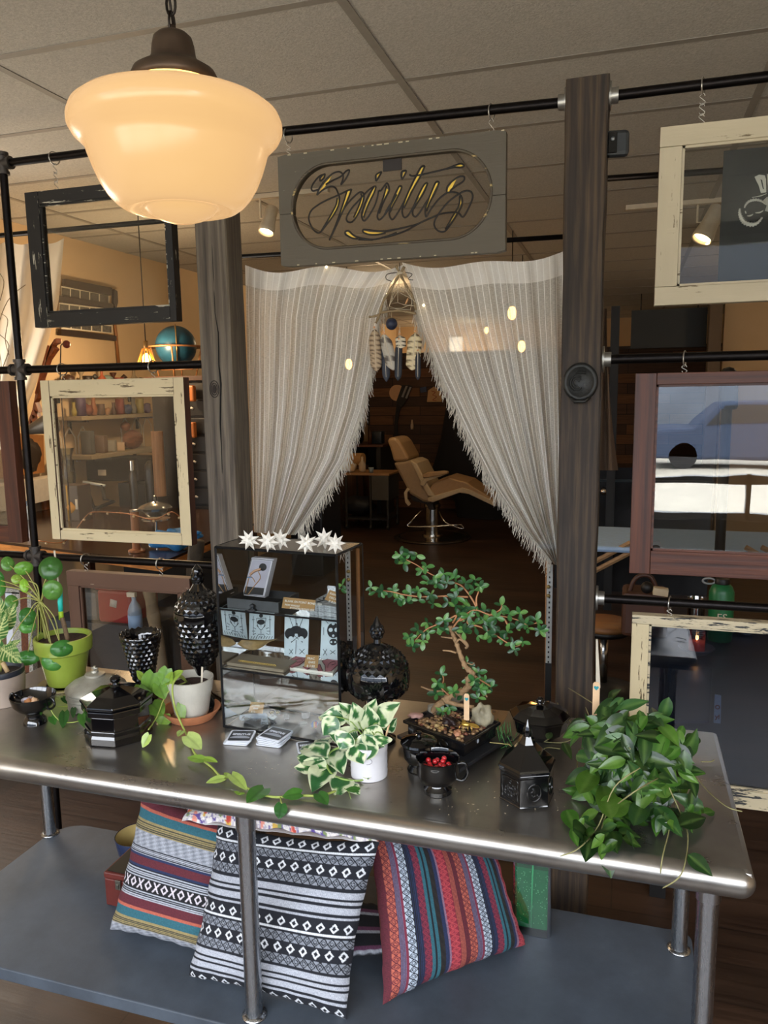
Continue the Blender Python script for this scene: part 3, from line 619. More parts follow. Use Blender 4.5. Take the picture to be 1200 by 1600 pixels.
# ================================================================== CURTAINS
n = NT('sheer_curtain'); n.t.nodes.remove(n.b); uv = n.n('ShaderNodeUVMap'); uv.uv_map = 'UV'
sep = n.n('ShaderNodeSeparateXYZ'); n.l(uv.outputs[0], sep.inputs[0])
su = n.math('FRACT', n.math('MULTIPLY', sep.outputs[0], 25.0)); st = n.math('LESS_THAN', n.math('ABSOLUTE', n.math('SUBTRACT', su, .5)), .06)
st2 = n.math('LESS_THAN', n.math('ABSOLUTE', n.math('SUBTRACT', n.math('FRACT', n.math('ADD', n.math('MULTIPLY', sep.outputs[0], 25.0), .22)), .5)), .03)
mp = n.n('ShaderNodeMapping'); mp.inputs['Scale'].default_value = (45, 420, 1); n.l(uv.outputs[0], mp.inputs[0]); slub = n.noise(mp.outputs[0], 1.0, 4, .7)
mp2 = n.n('ShaderNodeMapping'); mp2.inputs['Scale'].default_value = (500, 60, 1); n.l(uv.outputs[0], mp2.inputs[0]); thr = n.noise(mp2.outputs[0], 1.0, 2, .5)
hdr = n.math('GREATER_THAN', sep.outputs[1], .925)
opq = n.math('ADD', n.math('ADD', n.math('MULTIPLY', slub, .6), n.math('MULTIPLY', thr, .3)), .33); opq = n.math('MAXIMUM', n.math('MAXIMUM', opq, n.math('MULTIPLY', st, .97)), n.math('MULTIPLY', hdr, .96)); 
colr = n.mix(n.math('MAXIMUM', st, n.math('MULTIPLY', hdr, .5)), n.ramp(slub, [(.3, L('c8c2b6')), (.75, L('ebe7de'))]), L('fffdf8'))
df = n.n('ShaderNodeBsdfDiffuse'); tl = n.n('ShaderNodeBsdfTranslucent'); tr = n.n('ShaderNodeBsdfTransparent'); n.l(colr, df.inputs[0]); n.l(colr, tl.inputs[0])
m1 = n.n('ShaderNodeMixShader'); m1.inputs[0].default_value = .25; n.l(df.outputs[0], m1.inputs[1]); n.l(tl.outputs[0], m1.inputs[2])
m2 = n.n('ShaderNodeMixShader'); n.l(opq, m2.inputs[0]); n.l(tr.outputs[0], m2.inputs[1]); n.l(m1.outputs[0], m2.inputs[2]); n.l(m2.outputs[0], n.out.inputs[0]); CURT = n.m
fr_m = M('fringe_thread', 'cfc8ba', .9)
def poly_at(pl, v):
    d = [0]
    for a, b in zip(pl, pl[1:]): d.append(d[-1]+math.dist(a, b))
    t = v*d[-1]
    for i in range(len(pl)-1):
        if t <= d[i+1] or i == len(pl)-2:
            f = (t-d[i])/max(1e-9, d[i+1]-d[i]); return (pl[i][0]+(pl[i+1][0]-pl[i][0])*f, pl[i][1]+(pl[i+1][1]-pl[i][1])*f)
def curtain(label, outer, inner, top, ph, fr_sign, anchor):
    # outer / inner : pixel polylines from top to bottom of the two side edges; top : scallop of the top edge
    t = thing('sheer_curtain', label, 'curtain', anchor, 'sheer striped curtains in the opening')
    def f(u, v):
        w_ = 1-v; a = poly_at(outer, w_); b = poly_at(inner, w_)
        x = a[0]+(b[0]-a[0])*u; y = a[1]+(b[1]-a[1])*u
        y += top(u)*max(0, 1-w_*3.2)
        squeeze = .35+.65*min(1, abs(b[0]-a[0])/230)
        amp = .007+.016*w_+.010*(1-squeeze); Y = 2.27+amp*math.sin(u*2*PI*5.5+ph+w_*1.2)+.4*amp*math.sin(u*2*PI*13+ph*2+w_*4)
        return pY(x, y, Y)
    g = G().grid(f, 120, 60); o = g.build('cloth', CURT, t, uvs=True)
    g = G(); R_ = random.Random(3)
    for i in range(330):
        v = 1-(.13+.86*i/330); p = f(1, v); d = Vector((fr_sign*.25*R_.uniform(.2, 1), R_.uniform(-.3, .2), -1)).normalized(); ln = R_.uniform(.03, .055)
        g.tube([p, p+d*ln*.5+Vector((R_.uniform(-.003, .003), 0, 0)), p+d*ln+Vector((R_.uniform(-.008, .008), 0, 0))], [.0011, .0009, .0006], 4)
    g.build('fringe', fr_m, t); return t
curtain('sheer white striped curtain panel tied back left of the doorway, beside the grey post', [(383, 414), (386, 560), (391, 700), (397, 832)], [(634, 412), (612, 440), (592, 490), (583, 560), (566, 640), (538, 720), (500, 780), (462, 836)], lambda u: 10*math.sin(u*PI)+7*math.sin(u*PI*3), .5, 1, pY(390, 420, 2.27))
curtain('sheer white striped curtain panel drawn to the right against the dark post', [(884, 391), (883, 560), (880, 720), (874, 884)], [(628, 410), (640, 440), (660, 515), (690, 590), (735, 685), (775, 762), (820, 828), (866, 882)], lambda u: 13*math.sin(u*PI)+5*math.sin(u*PI*3), 1.9, -1, pY(875, 395, 2.27))
# ================================================================== DREAMCATCHER
DY = 2.215
t = thing('dreamcatcher', 'triangular twig dreamcatcher with string web and hanging feathers in the curtain gap', 'dreamcatcher', pY(624, 415, DY))
D = lambda x, y, dy=0: pY(560+x/6.664, 400+y/6.667, DY+dy)
twig = M('twig', 'a08a68', .8, bump=.5, bscale=120, var=.35); cordm = M('pale_cord', 'd8cbb0', .8)
for pts, r in (([(480, 110), (400, 240), (330, 360), (260, 470), (215, 620), (180, 700)], .0038), ([(390, 100), (440, 200), (510, 330), (570, 440), (600, 560)], .0036), ([(230, 590), (400, 570), (520, 585), (600, 600)], .0034), ([(110, 635), (170, 628), (230, 600)], .0032)):
    P = cr([D(*p) for p in pts], 4); G().tube(P, [r*(1+.25*math.sin(i*1.9)) for i in range(len(P))], 8).build('twig', twig, t)
g = G()
for pts in ([(430, 190), (410, 370), (330, 500), (410, 485), (480, 510), (590, 520)], [(370, 320), (320, 520), (400, 555), (540, 560)], [(410, 370), (560, 450), (540, 580)], [(350, 380), (440, 330), (540, 400), (560, 500), (450, 545), (330, 545)], [(430, 310), (470, 380)], [(400, 310), (350, 440), (310, 560)], [(480, 320), (520, 400), (590, 480)], [(410, 370), (410, 485)]):
    g.tube([D(*p, -.003) for p in pts], .0007, 5)
for k_ in range(9): g.tube([D(360+k_*24, 300, -.003), D(340+k_*26, 375, -.003)], .0006, 4)
g.build('web', cordm, t)
g = G(); g.tube(cr([D(415, 170), D(300, 190), D(290, 240), D(350, 265)], 5), .0012, 5).tube(cr([D(490, 170), D(560, 190), D(520, 240), D(570, 250)], 5), .0012, 5).tube([D(430, 150), D(430, 70)], .0012, 5); g.build('hanging_wire', M('dark_wire', '2b2522', .6), t)
G().sphere(D(430, 178), .006, 10, 8, (1.6, 1, .8)).build('binding', cordm, t)
beadm = M('wood_bead', 'e0a878', .5)
G().obox(D(505, 470, -.006), (.004, .004, .018), (0, .5, 0)).build('bead', beadm, t)
def feather(x, y0, y1, w, c1, c2, bars, lean, xs=None, nm='feather'):
    g = G(); a = D(x, y0, -.008); b = D(x+lean, y1, -.008); ln = (b-a).length; d = (b-a).normalized(); sd = Vector((1, .25, 0)); N = 26
    for i in range(N+1):
        tt = i/N; ww = w*.5/6.667*.00185*(min(1, tt*5)**.6)*(1-max(0, tt-.82)**2*28 if tt > .82 else 1); ww = max(ww, .0006)
        for k_, u in enumerate((-1, -.45, 0, .45, 1)):
            bar = math.sin(tt*bars*PI*2-abs(u)*1.4); c = c2 if bar > .45 and u != 0 else c1
            g.av(a+d*(ln*tt)+sd*(ww*u)+Vector((0, .003*abs(u), 0)), c)
    for i in range(N):
        for k_ in range(4): g.f.append([i*5+k_, i*5+k_+1, i*5+k_+6, i*5+k_+5])
    o = g.build(nm, M('feather_vane', 'ffffff', .7, attr=True, scale=300), t, solid=.0006)
    G().tube([D(x, y0-110, -.008), a, b+(a-b)*.1], [.0008, .0011, .0005], 5).build('quill', cordm, o); G().sphere(D(x, y0-18, -.008), .0032, 10, 6).build('bead', beadm, o)
c_ = L
feather(165, 760, 1200, 118, c_('b9a182'), c_('55402c'), 9, 20); feather(262, 810, 1190, 125, c_('b7afa0'), c_('5a5148'), 2, 100); feather(270, 830, 1310, 80, c_('343842'), c_('2a2e36'), 1, 20)
feather(432, 830, 960, 105, c_('ddd0b4'), c_('3b2f26'), 3, 10); feather(420, 880, 1300, 75, c_('2e3138'), c_('26292f'), 1, -10); feather(590, 800, 1190, 145, c_('dbc9a0'), c_('5b452c'), 6, -30); feather(618, 1000, 1290, 55, c_('31343c'), c_('2a2d33'), 1, 0)
bc = D(345, 708, .05); tb = thing('hanging_ball', 'dark blue ball hanging between the feathers of the dreamcatcher', 'ball', bc)
G().sphere(bc, .0175, 24, 16).build('ball', M('blue_ball', '2b3147', .45), tb); G().tube([bc+Vector((0, 0, .017)), D(345, 560, .05)], .0007, 5).build('string', cordm, tb)

# ================================================================== BACK OF THE ROOM (centre)
def ext(P_, t_, off=(0, 1, 0)): return [Vector(p) for p in P_], Vector(off)*t_
def pprism(name, pts, Y, th, mat, parent, bevel=0, smooth=False): return G().prism([pY(x, y, Y) for x, y in pts], (0, th, 0)).build(name, mat, parent, smooth=smooth, bevel=bevel)
steel = M('chair_steel', 'c9c9c6', .18, 1); vin = M('tan_vinyl', 'b08f66', .42, coat=.2); shell = M('chair_shell', 'c9b593', .45); slate = M('slate_vinyl', '77706a', .5)
CY = 8.5; base = pZ(676, 835, 0); base.y = CY+.15; base = Vector((pY(676, 835, CY+.15).x, CY+.15, 0))
t = thing('reclining_chair', 'beige reclining treatment chair on a round chrome base in the back room', 'chair', base)
g = G().lathe([(.44, 0), (.45, .012), (.44, .022), (.40, .024), (.395, .01)], base, 40, cap=False).build('base_ring', M('base_rim', '4d443a', .35, .8), t)
g = G().lathe([(.40, .005), (.39, .02), (.12, .03), (.115, .05), (.085, .05), (.08, .36), (.095, .37), (.095, .4), (.02, .4)], base, 32).build('column', steel, t, auto=40)
for s_ in (-1, 1): G().tube(cr([base+Vector((s_*.1, -.1, .34)), base+Vector((s_*.2, -.2, .22)), base+Vector((s_*.3+.1, -.22, .16)), base+Vector((.38, -.2, .2))], 5), .008, 6).build('foot_pedal', steel, t)
Yn = CY-.12; TH = .5
def side(name, pts, mat, y0=Yn, th=TH, bev=.02, par=t): return pprism(name, pts, y0, th, mat, par, bev)
side('headrest', [(604, 688), (609, 684), (618, 684), (626, 692), (640, 718), (633, 721), (615, 722), (609, 700)], vin, bev=.03)
side('backrest', [(614, 723), (640, 719), (650, 724), (668, 755), (676, 778), (672, 786), (660, 784), (640, 772)], M('back_shell', 'a58d6e', .5), bev=.03)
side('backrest_cushion', [(640, 719), (651, 724), (671, 762), (680, 776), (668, 776), (655, 750)], shell, Yn-.02, TH+.04, .015)
side('seat', [(668, 770), (676, 754), (700, 746), (730, 754), (738, 760), (778, 784), (777, 788), (735, 768), (720, 764), (674, 778)], vin, bev=.02)
side('seat_frame', [(668, 778), (674, 776), (722, 762), (736, 766), (776, 786), (774, 792), (732, 772), (718, 770), (676, 785), (668, 783)], shell, Yn-.02, TH+.04, .008)
side('footrest_cap', [(776, 772), (784, 768), (787, 775), (782, 792), (774, 791)], slate, Yn-.03, TH+.06, .012)
for dy in (0, .46): 
    side('armrest', [(660, 742), (668, 738), (692, 736), (700, 737), (699, 741), (668, 747), (660, 747)], vin, Yn-.04+dy, .08, .012)
    side('arm_support', [(657, 752), (664, 746), (697, 741), (690, 744), (668, 752), (662, 760), (656, 758)], shell, Yn-.03+dy, .05, .008)
side('back_handle', [(636, 762), (631, 770), (633, 785), (638, 791), (641, 788), (636, 780), (636, 770), (641, 764)], shell, Yn, .04, .004)
side('under_frame', [(640, 775), (668, 776), (676, 786), (678, 797), (670, 797), (666, 788), (645, 783)], M('chair_under', '3a332c', .5), Yn+.1, .3, .01)
# wheeled cart
cb = pZ(580, 830, 0); Yc = 9.0; wood_l = wood('pale_maple', 'b98f62', '8a6540', 0, .5); dk = M('dark_steel', '3b3b3a', .45, .4)
t = thing('cart', 'low grey wheeled cart with towels and a cup on top left of the reclining chair', 'cart', pY(575, 830, Yc))
zt = pY(580, 740, Yc).z; xa, xb = pY(537, 740, Yc).x, pY(608, 738, Yc).x
G().box((xa, Yc, zt-.025), (xb, Yc+.5, zt)).build('top', wood_l, t, smooth=False, bevel=.004)
G().box((pY(580, 750, Yc).x, Yc+.005, zt-.33), (xb-.01, Yc+.45, zt-.026)).build('drawer_box', M('cart_grey', '4b4a44', .5), t, smooth=False, bevel=.005)
for x_ in (xa+.02, pY(580, 750, Yc).x-.02, xb-.03):
    for y_ in (.03, .44): G().box((x_-.012, Yc+y_-.012, .06), (x_+.012, Yc+y_+.012, zt-.03)).build('leg', dk, t, smooth=False); G().tube([(x_-.012, Yc+y_, .03), (x_+.012, Yc+y_, .03)], .03, 12).build('caster', dk, t, auto=40)
G().box((xa, Yc+.02, .12), (xb-.03, Yc+.45, .14)).build('lower_shelf', dk, t, smooth=False)
c0 = pY(560, 815, Yc+.2); tag(G().sphere((c0.x, Yc+.22, .27), .2, 18, 10, (1.1, .8, .6), .25, 3).build('bag', M('black_bag', '10141c', .6), org=(c0.x, Yc+.2, .14)), 'black bag lying on the lower shelf of the cart', 'bag')
c0 = pY(545, 728, Yc+.15); tag(G().obox((c0.x, Yc+.17, zt+.06), (.17, .2, .1), (0, .15, .2)).build('folded_towel', M('cream_towel', 'd9c3a0', .9, bump=.5), org=(c0.x, Yc+.15, zt), bevel=.03), 'cream folded towel stack on the left of the cart top', 'towel')
c0 = pY(566, 725, Yc+.15); tag(G().lathe([(.03, 0), (.045, .02), (.045, .1), (.02, .14), (.015, .19), (.002, .2)], (c0.x, Yc+.15, zt+.001), 14).build('squeeze_bottle', M('milky_plastic', 'cbb79b', .5), org=(c0.x, Yc+.15, zt)), 'milky squeeze bottle standing on the cart beside the towels', 'bottle')
c0 = pY(580, 735, Yc+.1); tag(G().lathe([(.024, 0), (.034, .06), (.034, .065), (.03, .06), (.022, .01), (.001, .008)], (c0.x, Yc+.1, zt+.001), 16).build('paper_cup', M('blue_cup', '9fb4bf', .6), org=(c0.x, Yc+.1, zt)), 'small pale blue cup on the cart top', 'cup')
# desk with clutter to the left
Yd = 9.9; zd = pY(560, 695, Yd).z; xa, xb = max(XL+.02, pY(500, 695, Yd).x), pY(598, 688, Yd).x
t = thing('desk', 'dark wooden desk against the plank wall behind the cart', 'desk', (xa, Yd, 0))
G().box((xa, Yd, zd-.03), (xb, Yd+.7, zd)).build('desk_top', wood('desk_wood', '6a4028', '3a2114', 0, .5), t, smooth=False)
for x_ in (xa+.1, xb-.08): G().box((x_-.03, Yd+.05, 0), (x_+.03, Yd+.65, zd-.031)).build('leg', dk, t, smooth=False)
G().box((xa+.1, Yd+.6, .2), (xb-.1, Yd+.62, zd-.031)).build('modesty_panel', M('panel_dark', '1b1815', .6), t, smooth=False)
c0 = pY(556, 668, Yd+.2)
tag(G().lathe([(.11, 0), (.14, .05), (.145, .22), (.12, .27), (.1, .3), (.02, .31)], (c0.x-.05, Yd+.25, zd+.001), 20).build('kettle', M('black_gloss', '14110f', .2), org=(c0.x, Yd+.2, zd)), 'black glossy jar on the desk in the back room', 'jar')
c0 = pY(592, 660, Yd+.2); tag(G().box((c0.x-.09, Yd+.15, zd+.001), (c0.x+.05, Yd+.3, zd+.17)).build('pen_box', M('box_dark', '1d2630', .4), org=(c0.x, Yd+.2, zd), bevel=.01), 'small dark box at the right end of the desk', 'box')
c0 = pY(578, 675, Yd+.1); tag(G().lathe([(.025, 0), (.028, .13), (.012, .17), (.012, .2), (.001, .2)], (c0.x, Yd+.1, zd+.001), 14).build('bottle', M('brown_glass', '4f3322', .2), org=(c0.x, Yd+.1, zd)), 'slim brown bottle between the black jar and the dark box', 'bottle')
c0 = pY(571, 650, 10.92); t = thing('letter_board', 'small black letter board on the plank wall above the desk', 'sign', c0)
G().box(c0-Vector((.11, .02, .13)), c0+Vector((.07, 0, .13))).build('board', M('board_black', '15110f', .6), t, smooth=False)
for i in range(4): text('DEUFLE', .045, M('board_white', 'b9b2a6', .6), t, c0+Vector((-.02, -.0215, .075-.06*i)), (1, 0, 0), (0, 0, 1))
t = thing('side_board', 'brown plank cabinet with dark front left of the cart', 'cabinet', (pY(520, 825, 9.6).x, 9.6, 0))
x_ = pY(513, 800, 9.6).x; zsb = pY(540, 729, 9.6).z; G().box((max(x_-.75, XL+.02), 9.6, 0), (x_+.5, 9.85, zsb)).build('body', wood('cab_brown', '5b3c26', '2f1e13', 2, .6), t, smooth=False)
c0 = pY(546, 715, 9.5); tag(G().tube([(c0.x-.12, 9.73, zsb+.087), (c0.x+.12, 9.70, zsb+.087)], .085, 20).build('paper_roll', M('kraft_roll', 'c69a66', .7), org=(c0.x, 9.7, zsb), auto=40), 'tan paper roll lying above the towels by the desk', 'roll')
tag(G().box((pY(452, 800, 6.5).x, 6.5, 0), (pY(503, 800, 6.5).x, 7.0, pY(480, 770, 6.5).z)).build('storage_bin', M('navy_bin', '141a24', .5), org=(pY(480, 800, 6.5).x, 6.5, 0), bevel=.02, smooth=False), 'dark navy bin on the floor behind the left curtain', 'bin')
# things on the plank wall
WY = 10.9
t = thing('round_plaque', 'round pale wooden plaque on the plank wall behind the big fork', 'plaque', pY(622, 612, WY))
G().tube([pY(621, 614, WY), pY(621, 614, WY)-Vector((0, .03, 0))], .115, 28).build('disc', M('plaque_wood', 'd8a878', .6), t, auto=40)
t = thing('giant_fork', 'oversized black wooden fork hanging on the plank wall', 'wall decoration', pY(622, 690, WY))
fk = M('fork_black', '14100f', .6)
c = WY-.05
pprism('fork_head', [(619, 628), (624, 640), (634, 628), (644, 604), (639, 601), (635, 602), (628, 602)], c, .02, fk, t)
pprism('handle', [(620, 630), (626, 634), (621, 660), (622, 700), (615, 700), (616, 660)], c-.005, .02, fk, t)
for p in ([(627, 620), (634, 603), (637, 603), (630, 621)], [(633, 622), (640, 605), (643, 605), (636, 623)]): pprism('slot', p, c-.015, .012, M('slot_grey', '8b8781', .6), t)
t = thing('sticker_sign', 'orange and blue painted sticker sign on the plank wall', 'sign', pY(690, 625, WY))
pprism('panel', [(667, 628), (690, 628), (689, 609), (678, 604), (669, 610)], WY-.02, .015, M('sticker_tan', 'c99c66', .6), t)
for p in ([(656, 606), (666, 604), (667, 612), (657, 614)], [(684, 604), (692, 606), (690, 612), (684, 610)]): pprism('wing', p, WY-.025, .01, M('sticker_blue', '33415e', .6), t)
g = G().tube(cr([pY(x, y, WY-.026) for x, y in ((674, 611), (680, 613), (676, 617), (682, 620), (676, 625), (682, 626))], 5), .012, 5, flat=.3); g.build('scribble', M('sticker_red', 'a8382a', .6), t)
tag(G().lathe([(.02, 0), (.025, .05), (.01, .14)], pY(644, 671, WY-.03), 10).build('wall_hook', M('hook_cream', 'd6bfa0', .5), org=pY(644, 671, WY-.03)), 'small cream hook on the plank wall', 'hook')
cy_ = 10.3
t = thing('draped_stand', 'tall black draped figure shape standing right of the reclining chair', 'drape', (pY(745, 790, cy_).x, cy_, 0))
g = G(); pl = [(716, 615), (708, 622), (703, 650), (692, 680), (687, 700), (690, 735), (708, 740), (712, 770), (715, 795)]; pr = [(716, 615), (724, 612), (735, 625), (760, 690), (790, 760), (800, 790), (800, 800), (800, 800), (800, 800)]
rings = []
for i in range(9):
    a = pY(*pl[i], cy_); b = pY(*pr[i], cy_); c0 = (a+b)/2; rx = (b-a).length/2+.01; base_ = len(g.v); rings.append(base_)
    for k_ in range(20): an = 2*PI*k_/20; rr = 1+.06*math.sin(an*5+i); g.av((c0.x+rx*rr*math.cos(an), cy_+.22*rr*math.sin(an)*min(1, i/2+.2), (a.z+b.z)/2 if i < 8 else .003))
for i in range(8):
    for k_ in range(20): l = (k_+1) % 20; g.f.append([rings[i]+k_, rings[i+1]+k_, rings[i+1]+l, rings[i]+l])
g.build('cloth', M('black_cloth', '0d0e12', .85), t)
# openings above the plank wall: bright doorway, column
c0 = pY(712, 556, YB-.02); g = G().box((pY(702, 556, YB-.05).x, YB-.06, 2.0), (pY(722, 556, YB-.05).x, YB-.002, 2.55)); tag(g.build('wall_light_panel', emis('pale_window', 'e9e6da', 1.2), org=(c0.x, YB-.05, 2.2), smooth=False), 'bright pale window panel high in the back room', 'window')
# bulbs on cords, fairy light points
bulbm = emis('warm_bulb', 'ffb75e', 14); capm = M('bulb_cap', '2a211b', .5)
def bulb(x, y, Y, label, r=.03, cord=True, cat='light bulb', grp='bare bulbs hanging behind the curtains'):
    P_ = pY(x, y, Y); t = thing('hanging_bulb', label, cat, P_, grp)
    G().sphere(P_, r, 12, 10, (1, 1, 1.6)).build('bulb', bulbm, t)
    if cord: G().tube([P_+Vector((0, 0, r*1.4)), P_+Vector((0, 0, r*3.2))], r*.5, 10).build('socket', capm, t); G().tube([P_+Vector((0, 0, r*3)), Vector((P_.x, P_.y, CZ))], .004, 5).build('cord', capm, t)
bulb(545, 569, 6.5, 'warm bulb glowing through the left curtain'); bulb(800, 489, 5.5, 'upper warm bulb glowing through the right curtain'); bulb(815, 541, 6.5, 'lower warm bulb glowing through the right curtain'); bulb(760, 516, 6.8, 'small warm bulb glowing through the middle of the right curtain', .018)
for x, y, s_ in ((510, 417, 'below the left half of the sign'), (605, 460, 'on the left stick of the dreamcatcher'), (662, 477, 'at the edge of the right curtain')):
    P_ = pY(x, y, 2.255); tag(G().sphere(P_, .0035, 8, 6).build('fairy_light', emis('fairy', 'ffe2b0', 9), org=P_), 'tiny warm fairy light '+s_, 'fairy light', 'fairy lights on the curtains')
# track spot lights
whm = M('spot_white', 'cfc3ac', .4)
def spot(P_, label, tilt, sc=1.0):
    t = thing('track_spotlight', label, 'spotlight', P_, 'spotlights on the ceiling'); R_ = Euler(tilt).to_matrix().to_4x4(); m_ = Matrix.Translation(P_) @ R_
    g = G().lathe([(.028*sc, .09*sc), (.036*sc, .085*sc), (.038*sc, .0), (.046*sc, -.05*sc), (.046*sc, -.075*sc), (.040*sc, -.07*sc), (.034*sc, -.04*sc)], (0, 0, 0), 24, cap=False); g.v = [m_ @ v for v in g.v]; g.build('housing', whm, t)
    g = G().lathe([(.001, -.055*sc), (.038*sc, -.058*sc)], (0, 0, 0), 20, cap=False); g.v = [m_ @ v for v in g.v]; g.build('lamp_face', emis('spot_face', 'ffd9a0', 12), t)
    g = G().lathe([(.001, .092*sc), (.028*sc, .09*sc)], (0, 0, 0), 20, cap=False); g.v = [m_ @ v for v in g.v]; g.build('back_cap', whm, t)
    top = P_+Vector((-.05*sc, 0, .12*sc)); G().tube([P_+Vector((0, 0, .02)), P_+Vector((-.05*sc, 0, .02)), top, Vector((top.x, top.y, CZ))], .007, 8).build('arm', whm, t)
    G().box((top.x-.4, top.y-.018, CZ-.03), (top.x+.4, top.y+.018, CZ-.004)).build('track', whm, t, smooth=False)
    return m_
Pt = pZ(420, 346, 2.60); spot(Pt, 'white track spotlight lit above the left curtain, beside the sign', (-.40, .1, 0), .95); lamp('spot_beam', 'SPOT', Pt+Vector((0, 0, -.09)), 12, WARM, .03, Euler((.15, 0, 0)), spot=1.6)
Pt = pZ(1108, 352, 2.60); spot(Pt, 'tilted track spotlight seen through the upper right sash', (-.3, .45, 0), 1.3); lamp('spot_beam', 'SPOT', Pt+Vector((0, 0, -.09)), 12, WARM, .03, Euler((.15, 0, 0)), spot=1.6)
# ================================================================== LEFT SIDE BEHIND THE SASHES
dkw = wood('dark_walnut', '4a2a18', '24140c', 0, .35)
zc = .95
cpts = [pZ(-420, 822, zc), pZ(0, 846, zc), pZ(253, 878, zc), pZ(336, 846, zc)]
cpts = [Vector((-3.6, cpts[1].y+.12, zc)), cpts[1], cpts[2], pZ(334, 843, zc)]
dd = (cpts[3]-cpts[2]).normalized(); cpts.append(Vector((cpts[3].x-.05, 4.35, zc))); cpts.append(Vector((-3.6, 4.35, zc)))
t = thing('counter', 'long dark wood counter with orange edge behind the hung sashes on the left', 'counter', (cpts[2].x, cpts[2].y, 0))
g = G().prism([p-Vector((0, 0, .012)) for p in cpts], (0, 0, .012)); g.build('counter_top', M('counter_dark', '3c2a1e', .18, var=.3, scale=5), t, smooth=False)
g = G().prism([p-Vector((0, 0, .045))+Vector((0, .003, 0)) for p in cpts], (0, 0, .032)); g.build('counter_edge', wood('orange_edge', 'c98544', '8a5222', 0, .4), t, smooth=False)
for x_, y_ in ((-3.4, 4.2), (-2.2, 4.2)): G().box((x_, y_, 0), (x_+.05, y_+.05, zc-.046)).build('leg', dkw, t, smooth=False)
# branch legs
for (xa, ya, xb, yb, lb) in ((232, 895, 252, 1052, 'pale bare branch trunk standing behind the low brown sash'), (206, 888, 300, 893, '')):
    if lb:
        Yb = 3.25; P_ = [pY(230, 905, Yb), pY(238, 950, Yb), pY(246, 1000, Yb), pY(254, 1050, Yb), pY(260, 1110, Yb)]; b_ = P_[-1].copy(); b_.z = 0; P_.append(b_)
        tag(G().tube(cr(P_, 4), [.034, .03, .033, .028, .03, .034, .03, .03, .032, .03, .028, .03, .032, .034, .03, .03, .03, .03, .032, .034, .036], 10).build('branch_trunk', M('bare_branch', '8f7c62', .8, var=.4, scale=14, bump=.6, bscale=50), org=b_), lb, 'branch')
Yb = 3.0; P_ = [pY(308, 845, Yb), pY(303, 900, Yb), pY(306, 960, Yb), pY(308, 1040, Yb)]; b_ = P_[-1].copy(); b_.z = 0; P_.append(b_)
tag(G().tube(cr(P_, 4), .035, 10).build('branch_trunk', M('bark_grey', '4b4236', .9, var=.5, scale=20, bump=.8, bscale=40), org=b_), 'dark bark trunk standing behind the black urn', 'branch')
# dark cabinet with drawers + globe
Yk = 4.45; xa, xb = pY(236, 600, Yk).x, pY(330, 600, Yk).x; zk = pY(275, 588, Yk).z
t = thing('card_cabinet', 'tall black drawer cabinet behind the cream sash with the globe on it', 'cabinet', ((xa+xb)/2, Yk, 0)); kb = M('cabinet_black', '0b0807', .5)
G().box((xa, Yk, zc+.02 if False else 0), (xb, Yk+.4, zk-.03)).build('body', kb, t, smooth=False); G().box((xa-.03, Yk-.03, zk-.029), (xb, Yk+.43, zk)).build('top', M('cab_top', '3b2418', .35), t, smooth=False)
for i in range(11):
    z_ = zk-.14-.115*i
    if z_ > .1: d_ = G().box((xb-.24, Yk-.008, z_), (xb-.04, Yk-.0005, z_+.10)).build('drawer', M('drawer_black', '100c0a', .45), t, smooth=False, bevel=.003); G().obox((xb-.14, Yk-.012, z_+.05), (.02, .006, .012), (0, .4, 0)).build('label_holder', M('pale_label', 'b9b3a8', .5), d_)
for i, (u, v_) in enumerate(((299, 615), (300, 672))): 
    c0 = pY(u, v_, Yk-.05); tag(G().box(c0-Vector((.02, .02, .05)), c0+Vector((.025, .02, .05))).build('wooden_block', M('orange_wood', 'a8622c', .5), org=c0-Vector((0, 0, .05)), smooth=False, bevel=.008), 'small orange wooden block %s on the front of the black cabinet' % ('high' if i == 0 else 'low'), 'block')
gc = pY(275, 541, Yk+.16); gr_ = mpp(gc)*31.5
t = thing('globe', 'dark teal blue globe in a brown stand on the black cabinet', 'globe', (gc.x, gc.y, zk))
G().sphere(gc, gr_, 32, 20).build('ball', M('globe_blue', '1e4a60', .35, var=.45, scale=9), t)
bw = M('globe_wood', '8a5c36', .45)
G().tube([gc+Vector((gr_*1.3*math.cos(a), gr_*1.3*math.sin(a), -.005)) for a in np.linspace(0, 2*PI, 41)[:-1]], .011, 6, closed=True, flat=.6).build('horizon_ring', bw, t)
G().tube([gc+Vector((gr_*1.06*math.cos(a)*.55, -gr_*1.06*math.cos(a)*.83, gr_*1.06*math.sin(a))) for a in np.linspace(0, 2*PI, 41)[:-1]], .005, 6, closed=True).build('meridian_ring', M('globe_brass', '9c7a44', .35, .8), t)
for a in (.4, 1.9, 3.5, 5.1): G().tube([gc+Vector((gr_*1.25*math.cos(a), gr_*1.25*math.sin(a), 0)), Vector((gc.x+gr_*.9*math.cos(a), gc.y+gr_*.9*math.sin(a), zk))], .006, 6).build('leg', bw, t)
G().tube([Vector((gc.x-gr_*.9, gc.y, zk+.05)), Vector((gc.x+gr_*.9, gc.y, zk+.05))], .005, 6).build('stretcher', bw, t)
